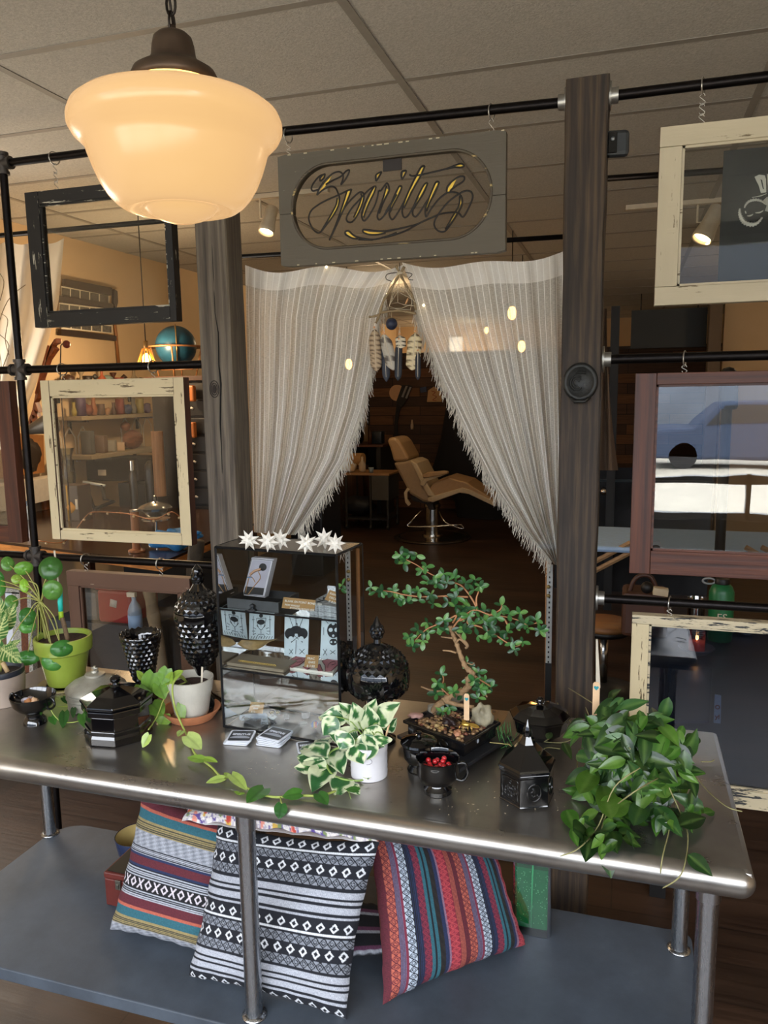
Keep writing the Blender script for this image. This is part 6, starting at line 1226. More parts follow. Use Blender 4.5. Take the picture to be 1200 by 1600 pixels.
# hexagonal jar with pointed lid
P_ = tp(823, 1244); k_ = mpp(P_); t = thing('hexagonal_jar', 'black hexagonal pressed glass jar with pointed spire lid at the right front', 'jar', P_); hx = .42
g = G().lathe([(r*k_, zat(P_, y)) for r, y in [(43, 1246), (44, 1243), (43, 1241), (42.5, 1200), (45, 1198), (45, 1194)]], (P_.x, P_.y, 0), 6, ang0=hx); g.build('body', BG2, t, smooth=False, bevel=.0012)
g = G().lathe([(r*k_, zat(P_, y)) for r, y in [(46, 1194), (46, 1190), (44, 1187), (26, 1172), (13, 1160), (7, 1148)]], (P_.x, P_.y, 0), 6, ang0=hx); g.build('lid', BG, t, smooth=False, bevel=.001)
lt(t, 'finial', P_, [(7, 1150), (6.5, 1147), (7.5, 1145), (6, 1138), (3, 1130), (.5, 1124)], BG, 12)
for k in range(6):   # relief panels
    a = hx+2*PI*(k+.5)/6; ap = 43*k_*math.cos(PI/6); nn_ = Vector((math.cos(a), math.sin(a), 0)); ss = Vector((-math.sin(a), math.cos(a), 0)); zc_ = (zat(P_, 1241)+zat(P_, 1200))/2; c0 = Vector((P_.x, P_.y, zc_))+nn_*(ap+.0002)
    if nn_.dot(CAM-P_) < 0: continue
    hh = (zat(P_, 1200)-zat(P_, 1241))/2; g = G()
    if k % 2 == 0 or True:
        rw, rh = 17*k_, hh*.82
        if nn_.x < .2: g.tube([c0+ss*(rw*(1 if abs(math.cos(q_)) > .7 else abs(math.cos(q_))/.72+.0)*(1 if math.cos(q_) > 0 else -1)*(1-.1*abs(math.sin(4*q_))))+Vector((0, 0, rh*max(-1, min(1, math.sin(q_)*1.35))*(1-.06*abs(math.cos(6*q_))))) for q_ in np.linspace(0, 2*PI, 37)[:-1]], .0012, 6, closed=True)
        else: g.tube([c0+ss*(rw*.62*math.cos(q_))+Vector((0, 0, rw*.8*math.sin(q_))) for q_ in np.linspace(0, 2*PI, 25)[:-1]], .0014, 6, closed=True)
        R_ = random.Random(k)
        for i in range(22 if nn_.x < .2 else 8):
            a0 = R_.uniform(0, 6.28); r0_ = R_.uniform(.1, .75) if nn_.x < .2 else R_.uniform(0, .4); p0 = c0+ss*(rw*r0_*math.cos(a0))+Vector((0, 0, rh*r0_*math.sin(a0))); a1 = R_.uniform(0, 6.28)
            g.tube(cr([p0, p0+ss*(.004*math.cos(a1))+Vector((0, 0, .004*math.sin(a1))), p0+ss*(.007*math.cos(a1+.8))+Vector((0, 0, .007*math.sin(a1+.8)))], 3), [.0011]*6+[.0005], 5)
    g.build('relief_panel', BG2, t)
# round covered dish behind
P_ = tp(843, 1152); k_ = mpp(P_); t = thing('covered_dish', 'wide black panelled glass dish with low lid behind the hexagonal jar', 'dish', P_)
G().lathe([(r*k_, zat(P_, y)) for r, y in [(20, 1156), (22, 1150), (40, 1138), (44, 1120), (46, 1117)]], (P_.x, P_.y, 0), 10).build('bowl', BG, t, smooth=False, bevel=.001)
G().lathe([(r*k_, zat(P_, y)) for r, y in [(47, 1117), (47, 1115), (36, 1107), (20, 1102), (6, 1101)]], (P_.x, P_.y, 0), 10).build('lid', BG, t, smooth=False, bevel=.001); lt(t, 'knob', P_, [(5, 1102), (3, 1099), (6, 1097), (6, 1093), (4, 1090), (1, 1089)], BG)
# ------------------------------------------------------------------ glass display case
cs = thing('display_case', 'glass display case with black metal edges and two glass shelves on the table', 'display case', tp(445, 1150))
FL, FR = tp(350, 1137), tp(533, 1168); cy0 = (FL.y+FR.y)/2; 
zct = (zat(FL, 856)+zat(FR, 868))/2; BRp = pY(553, 850, 1.0); 
# back right top corner: on height zct
bk_ = pZ(553, 849, zct); dep = bk_.y-FR.y; dirx = (FR-FL).normalized(); diry = Vector((-dirx.y, dirx.x, 0)); dep = max(.10, min(.14, (bk_-FR).dot(diry)))
wdt = (FR-FL).length; ez = Vector((0, 0, 1)); lead = M('case_metal', '26272a', .35, .7); CG = glass('case_glass', (.95, .97, .97), .55)
def cp(u, d, z): return FL+dirx*(wdt*u)+diry*(dep*d)+Vector((0, 0, z-TZ))
zsh = [TZ+.004, zat(FL, 1050), zat(FL, 950)-.0]
for nm, a, b in [('edge_bar', cp(u, d, TZ+.002), cp(u, d, zct)) for u in (0, 1) for d in (0, 1)]+[('edge_bar', cp(u0, d0, z), cp(u1, d1, z)) for z in (TZ+.004, zct) for (u0, d0, u1, d1) in ((0, 0, 1, 0), (0, 1, 1, 1), (0, 0, 0, 1), (1, 0, 1, 1))]:
    G().tube([a, b], .0034, 4).build(nm, lead, cs, smooth=False)
for (u0, d0, u1, d1) in ((0, 0, 1, 0), (0, 1, 1, 1), (0, 0, 0, 1), (1, 0, 1, 1)):
    a, b = cp(u0, d0, TZ+.006), cp(u1, d1, TZ+.006); off = (dirx if u0 == u1 else diry)*.002; G().prism([a, b, b+ez*(zct-TZ-.008), a+ez*(zct-TZ-.008)], off).build('glass_panel', CG, cs, smooth=False)
G().prism([cp(0, 0, zct), cp(1, 0, zct), cp(1, 1, zct), cp(0, 1, zct)], (0, 0, .0025)).build('top_mirror', M('smoked_mirror', '7a766e', .2, .7), cs, smooth=False)
zs1, zs2 = zat(FL, 1045), zat(FL, 952)
for z in (zs1, zs2):
    G().prism([cp(.012, .02, z), cp(.988, .02, z), cp(.988, .98, z), cp(.012, .98, z)], (0, 0, .003)).build('glass_shelf', CG, cs, smooth=False); G().tube([cp(0, 0, z), cp(1, 0, z)], .0022, 4).tube([cp(0, 1, z), cp(1, 1, z)], .0022, 4).build('shelf_edge', lead, cs, smooth=False)
# paper stars
wp = M('white_paper', 'e8e4da', .7)
stars = [(389, 853, 'leftmost'), (419, 855, 'second from the left'), (438, 852, 'third from the left'), (479, 858, 'third from the right'), (507, 851, 'second from the right'), (524, 858, 'rightmost')]
def star():
    t = thing('paper_star', '', 'paper star', (0, 0, 0), 'folded paper stars on the glass case', local=True); g = G()
    for k in range(8):
        a = 2*PI*k/8
        for d in ([Vector((math.cos(a), 0, math.sin(a)))]+([Vector((math.cos(a)*.7, -.7, math.sin(a)*.7)), Vector((math.cos(a)*.7, .7, math.sin(a)*.7))] if k % 2 else [])):
            s_ = d.cross(Vector((0, 1, .01))).normalized(); u_ = d.cross(s_); r1, rb, w_ = (.021, .007, .0048) if abs(d.y) < .1 else (.017, .005, .004); b = len(g.v)
            for p in (d*r1, d*rb+s_*w_, d*rb+u_*w_, d*rb-s_*w_, d*rb-u_*w_): g.av(p)
            g.f += [[b, b+1, b+2], [b, b+2, b+3], [b, b+3, b+4], [b, b+4, b+1]]
    g.build('points', wp, t, smooth=False); G().sphere((0, 0, 0), .0085, 8, 6).build('centre', wp, t, smooth=False); return t
st0 = star(); R_ = random.Random(2)
for i, (u, v_, nm) in enumerate(stars):
    o = st0 if i == 0 else copytree(st0); q_ = pZ(u, v_, zct+.003); q_ = Vector((q_.x, q_.y, zct+.0225)); kk = R_.uniform(1.15, 1.3); o.scale = (kk, kk, kk)
    # keep on the case top
    o.location = pZ(u, v_-9, zct+.026); o.rotation_euler = (R_.uniform(-.3, .3), R_.uniform(-.4, .4), .25+R_.uniform(-.2, .2)); o['label'] = 'white folded paper star, %s on top of the glass case' % nm
# --- contents
inkb = M('ink_black', '1d1f22', .6); cardb = M('card_cool_white', 'd3dfe2', .5); kraft = M('kraft_card', 'a9814f', .7); whi = M('chalk_ink', 'f0ece0', .6)
def onplane(d):     # pixel -> point on the vertical plane at case depth d
    o_ = cp(0, d, TZ); nrm = diry
    return lambda x, y, k=0.0: CAM+ray(x, y)*((o_-CAM).dot(nrm)/ray(x, y).dot(nrm)) - diry*k
def card(name, label, cat, quad, d, mat, grp=None, th=.0015):
    f = onplane(d); P = [f(*q_) for q_ in quad]; lo = min(P, key=lambda p: p.z); t = thing(name, label, cat, lo, grp)
    G().prism(P, diry*th).build('card', mat, t, smooth=False); return t, f
def lines(t, f, segs, nm='print', mat=inkb, w=.0007, k=.0006):
    g = G()
    for s_ in segs: g.tube(cr([f(x, y, k) for x, y in s_], 4) if len(s_) > 2 else [f(x, y, k) for x, y in s_], w, 4, flat=.4, up=diry)
    g.build(nm, mat, t, smooth=False)
def blob(g, f, c, r, n_=14, k=.0007, sy=1): 
    P = [f(c[0]+r*math.cos(a), c[1]+r*sy*math.sin(a), k) for a in np.linspace(0, 2*PI, n_+1)[:-1]]; g.prism(P, diry*.0004)
gr8 = 'skull tarot cards standing in the glass case'
# card A : goblet
t, f = card('tarot_card', 'white card with black goblet print standing at the left of the middle shelf', 'card', [(390, 945), (429, 947), (428, 1001), (389, 999)], .88, cardb, gr8)
lines(t, f, [[(401, 966), (416, 966)], [(401, 966), (403, 978), (408, 984), (413, 978), (416, 966)], [(408, 984), (408, 990)], [(403, 991), (413, 991)], [(396, 962), (396, 992)], [(422, 962), (422, 992)], [(394, 968), (398, 968)], [(420, 968), (424, 968)]]+[[(408+9*math.cos(a), 986+7*math.sin(a)), (408+14*math.cos(a), 986+11*math.sin(a))] for a in np.linspace(0, 2*PI, 13)[:-1]]+[[(392+k*4, 998), (394+k*4, 994)] for k in range(9)])
g = G(); blob(g, f, (408, 962), 3); blob(g, f, (408, 972), 6, sy=.7); g.build('print', inkb, t, smooth=False)
t, f = card('tarot_card', 'white card with black winged skull star print in the middle of the glass case', 'card', [(445, 951), (483, 953), (481, 1028), (444, 1024)], .80, cardb, gr8)
star5 = [(464+15*math.cos(-PI/2+k*4*PI/5), 990+17*math.sin(-PI/2+k*4*PI/5)) for k in range(6)]
lines(t, f, [star5[i:i+2] for i in range(5)]+[[(462, 960), (463, 985)], [(452, 962), (458, 980)], [(475, 962), (468, 980)], [(459, 966), (467, 966)], [(463, 1000), (462, 1022)], [(452, 1014), (458, 1022)], [(458, 1014), (452, 1022)], [(468, 1014), (476, 1022)], [(476, 1014), (468, 1022)]])
g = G(); blob(g, f, (453, 990), 8, sy=1.1); blob(g, f, (473, 990), 8, sy=1.1); blob(g, f, (463, 984), 9, sy=.7); g.build('print', inkb, t, smooth=False)
g = G(); blob(g, f, (455, 998), 4, k=.0014); blob(g, f, (471, 998), 4, k=.0014); g.build('print', cardb, t, smooth=False)
t, f = card('tarot_card', 'white card with black horned skull print at the right of the glass case', 'card', [(503, 957), (544, 960), (541, 1034), (500, 1029)], .86, cardb, gr8)
g = G(); blob(g, f, (521, 985), 10, sy=1.2); blob(g, f, (521, 1003), 6, sy=.9); g.build('print', inkb, t, smooth=False)
g = G(); [blob(g, f, c_, r, k=.0014) for c_, r in (((517, 984), 3.2), ((526, 984), 3.2), ((521, 974), 2.6), ((521, 993), 1.8), ((518, 1003), 1.5), ((524, 1003), 1.5))]; g.build('print', cardb, t, smooth=False)
lines(t, f, [[(513, 974), (508, 968), (509, 962)], [(511, 970), (505, 969)], [(529, 974), (534, 968), (533, 962)], [(531, 970), (537, 969)], [(506, 980), (506, 992)], [(537, 980), (537, 992)], [(505, 1014), (511, 1024)], [(511, 1014), (505, 1024)], [(516, 1016), (524, 1022)], [(524, 1016), (516, 1022)], [(530, 1014), (537, 1026)], [(537, 1014), (530, 1026)]])
t, f = card('tarot_card', 'reflection of the goblet card put in as a greyish card at the left case edge', 'card', [(352, 943), (374, 945), (374, 997), (352, 996)], .96, M('card_reflection', '8a979a', .5), gr8)  # reflection of the goblet card, modelled as a dimmer second card
lines(t, f, [[(356, 966), (366, 966)], [(355, 968), (358, 982), (363, 982), (366, 968)], [(369, 962), (369, 990)], [(360, 984), (360, 992)]]); g = G(); blob(g, f, (360, 962), 3); blob(g, f, (361, 974), 5); g.build('print', inkb, t, smooth=False)
# boxed deck with figure
f0 = onplane(.55); P = [f0(393, 871), f0(428, 874), f0(414, 934), f0(378, 930)]; t = thing('card_deck', 'boxed picture card deck leaning in the top of the glass case', 'card deck', min(P, key=lambda p: p.z))
G().prism(P, diry*.018).build('box', M('deck_white', 'd8d2d6', .5), t, smooth=False, bevel=.001)
fq = lambda x, y: f0(x, y, .0006)
G().prism([fq(395, 875), fq(424, 877), fq(413, 919), fq(384, 916)], diry*.0004).build('picture', M('deck_lilac', 'b8b2bd', .5), t, smooth=False); G().prism([fq(384, 916), fq(413, 919), fq(411, 930), fq(381, 928)], diry*.0004).build('picture_ground', M('deck_dark', '2e2c2c', .5), t, smooth=False)
g = G(); blob(g, lambda x, y, k=0: f0(x, y, .0012), (411, 886), 6); g.build('figure_head', inkb, t, smooth=False)
def fig(segs, mat, w): 
    g = G(); [g.tube(cr([f0(x, y, .0012) for x, y in s_], 4), w, 5, flat=.4, up=diry) for s_ in segs]; g.build('figure', mat, t)
fig([[(408, 889), (398, 892), (391, 898)]], M('fig_skin', 'c99a78', .6), .0034); fig([[(391, 900), (396, 904), (399, 910)], [(390, 900), (387, 912), (384, 926)], [(404, 893), (407, 903), (398, 915), (388, 929)]], M('fig_skin2', 'b88a5c', .6), .0012); fig([[(387, 902), (394, 902)]], M('fig_blue', '6a8ab0', .6), .0018)
g = G(); [g.tube([f0(*a, .0012), f0(*b, .0012)], .0006, 4) for a, b in (((394, 873), (427, 876)), ((427, 876), (414, 932)), ((414, 932), (379, 928)), ((379, 928), (394, 873)))]; g.build('picture_border', inkb, t)
# black tray drawer
a = pZ(361, 951, zs2+.004); t = thing('display_tray', 'grey stone coloured open tray holding the card deck on the upper shelf', 'tray', cp(.08, .05, zs2+.004)); tm = M('tray_slate', '4d4e50', .5, var=.3); ti = M('tray_inside', '1c1c1e', .6)
u0, u1, d0, d1, z0, z1 = .06, .5, .08, .8, zs2+.0035, zs2+.026
def cbx(g, u0, u1, d0, d1, z0, z1): return g.prism([cp(u0, d0, z0), cp(u1, d0, z0), cp(u1, d1, z0), cp(u0, d1, z0)], (0, 0, z1-z0))
g = G(); cbx(g, u0, u1, d0, d0+.02, z0, z1); g.build('front', tm, t, smooth=False); g = G(); cbx(g, u0, u1, d1-.02, d1, z0, z1); cbx(g, u0, u0+.015, d0+.021, d1-.021, z0, z1); cbx(g, u1-.015, u1, d0+.021, d1-.021, z0, z1); cbx(g, u0+.016, u1-.016, d0+.021, d1-.021, z0, z0+.003); g.build('tray_body', ti, t, smooth=False)
c0 = cp(.33, .0, zs2+.02); G().lathe([(.012, 0), (.009, .003), (.003, .005), (.006, .009), (.007, .013), (.001, .017)], cp(.29, .04, zs2+.003)-diry*.0, 14).build('pull_knob', inkb, t)
# price signs
def sign_card(quad, d, rows, label, mat=kraft, nm='price_card', tilt=0, sz=None):
    t, f = card(nm, label, 'price card', quad, d, mat, 'kraft price cards in the glass case')
    for (x, y, s_, txt) in rows:
        a = f(quad[0][0], quad[0][1]); b = f(quad[1][0], quad[1][1]); c_ = f(quad[3][0], quad[3][1]); text(txt, s_, whi, t, f(x, y, .0008), b-a, a-c_, align='LEFT', depth=.0003)
    return t
sign_card([(443, 933), (493, 938), (491, 955), (440, 950)], .10, [(445, 940, .0072, 'BLANK EN POINT BONES $30'), (445, 946, .0065, 'POM WHOLE'), (453, 951, .0068, 'PYTHON BONES $50')], 'long kraft card with white handwriting on the front of the upper shelf')
sign_card([(515, 922), (538, 930), (531, 944), (507, 937)], .25, [(515, 928, .0075, 'RAW'), (514, 934, .0075, 'DECK'), (513, 940, .008, '$ 8.00')], 'small tented kraft price card on the stack of decks')
sign_card([(478, 1023), (498, 1024), (496, 1044), (475, 1042)], .22, [(480, 1030, .008, 'PRAC'), (482, 1036, .008, 'EARS'), (479, 1042, .0085, '$ 2.00')], 'small square kraft price card over the pink ear shaped pieces')
sign_card([(392, 1097), (413, 1098), (410, 1115), (388, 1113)], .28, [(393, 1103, .0066, 'ENAMEL'), (396, 1108, .0066, 'PINS'), (392, 1113, .0075, '$12.-')], 'small kraft price card for enamel pins on the floor of the case')
# stack of newsprint decks
names = ('bottom', 'second', 'middle', 'fourth', 'top')
for i in range(5):
    z0 = zs2+.0035+.0052*i; t = thing('booklet', 'black and white printed booklet, %s of the stack at the right of the upper shelf' % names[i], 'booklet', cp(.85, .4, z0), 'booklets stacked in the glass case')
    R_ = random.Random(i); j = R_.uniform(-.012, .012); g = G(); g.prism([cp(.74+j, .12, z0), cp(.985, .10+j, z0), cp(.985+0*j, .8, z0), cp(.745+j, .82, z0)], (0, 0, .0048)); g.build('pages', M('newsprint', 'b9bcbd', .6, var=.75, scale=130), t, smooth=False)
    if i == 4:
        g = G(); 
        for k in range(16): a = R_.uniform(.76, .95); b = R_.uniform(.14, .76); g.tube([cp(a, b, z0+.0052), cp(min(.98, a+R_.uniform(-.04, .04)), min(.8, b+R_.uniform(.03, .15)), z0+.0052)], .0009, 4)
        g.build('print', inkb, t)
# wooden tray with stitched line + curved wood piece
t = thing('chain_card', 'tan display block with a gold zigzag bracelet on the middle shelf', 'bracelet card', cp(.1, .2, zs1)); g = G(); cbx(g, .02, .52, .1, .6, zs1+.0035, zs1+.012); g.build('block', M('tan_block', '8a7a62', .6), t, smooth=False, bevel=.002)
g = G()
for ph in (0, PI): g.tube([cp(.1+.33*i/40, .2, zs1+.014)+Vector((0, 0, .0026*math.sin(i*1.35+ph))) for i in range(41)], .0008, 5)
g.build('bracelet', M('gold', 'd8b45a', .3, .8), t)
t = thing('leather_curl', 'curled piece of tan wood veneer behind the gold bracelet', 'veneer', cp(.25, .6, zs1+.03)); fo = onplane(.5)
def f(u, v): x = 377+(433-377)*u-v*6*(1-u)+v*-8*u; y = 1000+16*u*(1-u)*1.2+(v*12)*(.3+.7*math.sin(PI*min(1, u+.1)))-u*2; return fo(x, y)+diry*(.02*math.sin(u*PI)*(1-v))
G().grid(f, 14, 4).build('sheet', M('veneer', 'a98a58', .5, var=.4, scale=80), t, solid=.001)
# pink ears board
t = thing('ear_board', 'white board with two pink ear shaped pieces on the middle shelf', 'board', cp(.75, .3, zs1)); z0 = zs1+.0035; g = G(); g.prism([pZ(444, 1044, z0), pZ(455, 1030, z0), pZ(531, 1036, z0), pZ(520, 1055, z0)], (0, 0, .005)); g.build('board', M('board_ivory', 'e3dccb', .6), t, smooth=False)
z1 = z0+.0056
for nm, pts in (('left_ear', [(449, 1042), (452, 1034), (462, 1028), (476, 1027), (478, 1033), (468, 1041), (456, 1045)]), ('right_ear', [(503, 1035), (515, 1031), (528, 1033), (529, 1040), (518, 1050), (508, 1050), (508, 1042)]), ('strip', [(473, 1044), (489, 1037), (493, 1041), (480, 1048)]), ('strip', [(492, 1042), (500, 1040), (504, 1050), (497, 1050)])):
    P = [pZ(x, y-1, z1) for x, y in pts]; G().prism(P, (0, 0, .002)).build(nm, M('pink_felt', 'b5666a', .6), t, smooth=False, bevel=.0005); 
    G().tube([p+Vector((0, 0, .0023)) for p in P], .0007, 5, closed=True).build('outline', M('ear_outline', '3a1a1c', .6), t)
for pts in ([(454, 1040), (460, 1033), (470, 1030), (472, 1034), (464, 1036)], [(512, 1044), (514, 1038), (522, 1034), (524, 1038), (518, 1040)]): G().tube(cr([pZ(x, y-1, z1+.0025) for x, y in pts], 4), .0006, 5).build('outline', MATS['ear_outline'], t)
# enamel pins on the case floor
z0 = TZ+.006
def pin(label, pts, col_, extra=(), lab='enamel pin'):
    P = [pZ(x, y, z0+.0015) for x, y in pts]; c0 = sum(P, Vector())/len(P); t = thing('enamel_pin', label, 'pin', c0, 'enamel pins on the floor of the glass case'); G().prism(P, (0, 0, .002)).build('plate', M('pin_'+col_, col_, .25, coat=.5), t, smooth=False)
    G().prism([Vector((p.x, p.y, p.z-.0003)) for p in [c0+(p-c0)*1.06 for p in P]], (0, 0, .0018)).build('metal_rim', M('pin_rim', '6a6a68', .3, .9), t, smooth=False)
    return t
t = pin('long white pin with dark script lettering', [(374, 1124), (375, 1118), (415, 1115), (418, 1118), (416, 1122), (378, 1127)], 'aab8cc'); text('Feminist', .0125, MATS['ink_black'], t, pZ(377, 1124, z0+.0042), dirx+diry*.05, Vector((0, .5, 1)), align='LEFT', shear=.3, bold=.0004, depth=.0002)
t = pin('light grey square pin with two lines of text', [(408, 1121), (418, 1119), (419, 1132), (408, 1132)], '9aa6b0'); text('GET', .006, MATS['ink_black'], t, pZ(413, 1126, z0+.0042), dirx, Vector((0, .5, 1)), depth=.0002); text('BENT', .006, MATS['ink_black'], t, pZ(413, 1131, z0+.0042), dirx, Vector((0, .5, 1)), depth=.0002)
t = pin('eye shaped white pin', [(419, 1122), (425, 1117), (429, 1118), (433, 1121), (427, 1126), (423, 1125)], 'b9c2c4'); G().lathe([(.001, .0042), (.0035, .0042)], pZ(426, 1121, z0), 16, cap=False).build('iris', inkb, t)
t = pin('pair of ring shaped gold pins', [(420, 1113), (424, 1110), (438, 1110), (438, 1116), (424, 1117)], '3a3a34'); 
for u in (425, 434): G().tube([pZ(u, 1113, z0+.004)+Vector((.0045*math.cos(a), .0045*math.sin(a), 0)) for a in np.linspace(0, 2*PI, 16)[:-1]], .0007, 5, closed=True).build('ring', MATS['gold'], t)
pin('dark cat shaped pin with a red dot', [(443, 1119), (447, 1116), (451, 1118), (452, 1124), (446, 1125), (443, 1123)], '1f2022'); pin('slate coloured pin shaped like a flag', [(471, 1116), (485, 1114), (483, 1122), (478, 1124), (472, 1123)], '2f3336'); pin('small rectangular outlined pin', [(468, 1129), (479, 1127), (480, 1132), (468, 1133)], '8a8a84'); pin('yellow green leaf shaped pin', [(497, 1122), (503, 1118), (510, 1121), (507, 1126), (500, 1127)], 'b8b43a')
t = pin('rainbow heart pin in blue, orange and red', [(486, 1132), (489, 1128), (494, 1127), (498, 1131), (494, 1138), (487, 1137)], '2a62b0')
for i, c_ in enumerate(('d8a030', 'c8402a')): G().prism([pZ(x+i*2.6, y, z0+.004) for x, y in ((490, 1128), (492, 1127.5), (492, 1137), (490, 1137))], (0, 0, .0005)).build('stripe', M('pin_'+c_, c_, .3), t, smooth=False)
# coasters / sticker stacks on the table
sw = M('sticker_white', 'c9cdd6', .5); sb_ = M('sticker_black', '17181b', .4)
def coaster(P, ang, z, label, grp, w=.034, d=.034, face=True):
    t = thing('coaster', label, 'coaster', Vector((P.x, P.y, z)), grp); m_ = Matrix.Translation((P.x, P.y, z)) @ Matrix.Rotation(ang, 4, 'Z')
    def rr(hw, hd, r, z0, z1):
        out = []
        for (sx, sy, a0) in ((1, 1, 0), (-1, 1, PI/2), (-1, -1, PI), (1, -1, 3*PI/2)):
            for i in range(5): a = a0+PI/2*i/4; out.append(m_ @ Vector((sx*(hw-r)+r*math.cos(a), sy*(hd-r)+r*math.sin(a), z0)))
        return G().prism(out, (0, 0, z1-z0))
    rr(w, d, .006, 0, .0028).build('sheet', sw, t, smooth=False)
    rr(w-.004, d-.004, .004, .0029, .0032).build('printed_face', sb_, t, smooth=False)
    if face:
        x = m_.to_3x3() @ Vector((1, 0, 0)); y = m_.to_3x3() @ Vector((0, 1, 0)); text('SPIRITUS', .011, sw, t, m_ @ Vector((0, .003, .0034)), x, y, bold=.0004, depth=.0002)
        G().lathe([(.001, 0), (.5, 0)], (0, 0, 0), 3, cap=False) if False else None
        g = G(); g.prism([m_ @ Vector((.024*math.cos(a), -.014+.012*math.sin(a), .0034)) for a in np.linspace(0, PI, 13)], (0, 0, .0003)); g.build('emblem', M('emblem_grey', '8f939c', .5), t, smooth=False)
P_ = tp(375, 1156); 
for i, n_ in enumerate(('bottom', 'middle', 'top')): coaster(P_+Vector((.002*(i-1), .001*i, 0)), .12+.06*i, TZ+.001+.0034*i, '%s one of the smaller left stack of square black and white coasters' % n_, 'coasters in the left stack', .030, .030, i == 2)
P_ = tp(428, 1158)
for i, n_ in enumerate(('bottom', 'second', 'third', 'fourth', 'top')): coaster(P_+Vector((.0025*((i*2) % 3-1), .0015*i, 0)), .02-.05*i, TZ+.001+.0034*i, '%s one of the taller right stack of square black and white coasters' % n_, 'coasters in the right stack', .031, .031, i == 4)
coaster(tp(483, 1168)+Vector((0, 0, 0)), .5, TZ+.001, 'single square coaster half hidden under the variegated leaves', None, .028, .028)
# crumbs on the steel
g = G(); R_ = random.Random(8)
for i in range(90):
    q_ = tp(R_.uniform(660, 890), R_.uniform(1215, 1275)) if i % 3 else tp(R_.uniform(380, 470), R_.uniform(1180, 1210)); g.obox(q_+Vector((0, 0, .0006)), (R_.uniform(.0008, .003), .0008, .0006), (0, 0, R_.uniform(0, 3)))
tag(g.build('crumbs', M('crumb', 'b5a488', .8), org=tp(770, 1240), smooth=False), 'tiny crumbs and soil specks scattered on the steel top', 'crumbs', kind='stuff')
# ornate framed panel behind pilea
a = tp(52, 1075); Yo = 2.0; t = thing('ornate_frame', 'narrow black, white and brown patterned panel standing behind the round leaf plant', 'panel', pY(40, 1040, Yo))
wv = lambda s, w: None
for nm, u0, u1, m_ in (('white_band', 20, 33, M('ornate_white', 'b9b5a8', .6, var=.85, scale=240)), ('brown_band', 33, 44, M('ornate_brown', '6a3a22', .5, var=.6, scale=120)), ('pattern_band', 44, 50, M('ornate_white', 'b9b5a8', .6)), ('edge_band', 10, 20, sw)):
    G().prism([pY(u0-2, 925, Yo), pY(u1-2, 926, Yo), pY(u1+2, 1050, Yo), pY(u0+2, 1052, Yo)], (0, .02, 0)).build(nm, m_, t, smooth=False)
G().prism([pY(0, 918, Yo), pY(30, 922, Yo), pY(30, 928, Yo), pY(0, 926, Yo)], (0, .02, 0)).build('top_band', MATS['ornate_white'], t, smooth=False)
# ================================================================== PLANTS
n = NT('leaf'); a = n.n('ShaderNodeVertexColor'); a.layer_name = 'Col'; v = n.coords(); nz = n.ramp(n.noise(v, 60, 4), [(.3, (.78, .8, .74, 1)), (.7, (1.12, 1.1, 1.05, 1))])
n.set(Base_Color=n.mix(1, a.outputs[0], nz, 'MULTIPLY'), Roughness=.3); n.bump(n.noise(v, 200, 2), .12, .002)
tl = n.n('ShaderNodeBsdfTranslucent'); n.l(a.outputs[0], tl.inputs[0]); mx = n.n('ShaderNodeMixShader'); mx.inputs[0].default_value = .22; n.l(n.b.outputs[0], mx.inputs[1]); n.l(tl.outputs[0], mx.inputs[2]); n.l(mx.outputs[0], n.out.inputs[0]); LEAF = n.m
soil = M('potting_soil', '2a1c14', .95, var=.5, scale=160, bump=1, bscale=160)
def hx(s): return L(s)
def leafcol(base, rib, var, R_):
    k = 1+R_.uniform(-var, var); b = tuple(min(1, x*k) for x in base[:3])+(1,)
    return lambda u, t: rib if u == 0 else b
def face_cam(P): return (CAM-P).normalized()
def lf(g, base, tip, w, up, R_, col, fold=.15, curl=.15, heart=False, tipk=1.0, seg=7):
    base, tip = Vector(base), Vector(tip); d = tip-base; g.leaf(base, d, up, d.length, w, fold, curl, tipk, None, col, seg, heart)
# ---- variegated colouring
def njoy(R_):
    ph = R_.uniform(0, 50); g1, g2, wh = hx('356a3c'), hx('6f9f5c'), hx('dfe6c4')
    def f(u, t):
        q_ = mnoise.noise(Vector((u*1.6+ph, t*3.2, ph))); e = abs(u)
        if e > .9: return wh
        return wh if q_+e*.4-.12 > .14 else (g1 if q_ < .03 else g2)
    return f
class LG_(G):
    def fleaf(s, base, tip, w, up, colf, fold=.12, curl=.12, heart=False, tipk=1.0, nu=8, nv=12):
        base, tip = Vector(base), Vector(tip); d = (tip-base); ln = d.length; d.normalize(); side = d.cross(Vector(up)); side = side.normalized() if side.length > 1e-4 else frame_of(d)[0]; nrm = side.cross(d).normalized(); b = len(s.v)
        for i in range(nv+1):
            t = i/nv
            if heart: ww = w/2*(math.sqrt(max(0, 1-(max(0, .3-t)/.34)**2)) if t < .3 else max(0, math.cos((t-.3)/.7*PI/2))**.8)
            else: ww = w/2*max(0, math.sin(PI*t**(1.15 if tipk < 1.2 else .72)))**(.62 if tipk < 1.2 else .9)
            ww = max(ww, w*.012); back = -.13*ln if (heart and t < .15) else 0
            for k in range(nu+1):
                u = 2*k/nu-1; s.av(base+d*(ln*t+back*abs(u)*(1-t/.15 if heart and t < .15 else 0))+side*(ww*u)+nrm*(fold*ww*abs(u)*1.2-curl*ln*(t-.2)**2+.012*w*math.sin(t*20)*abs(u)), colf(u, t))
        for i in range(nv):
            for k in range(nu): q_ = b+i*(nu+1)+k; s.f.append([q_, q_+1, q_+nu+2, q_+nu+1])
        return s
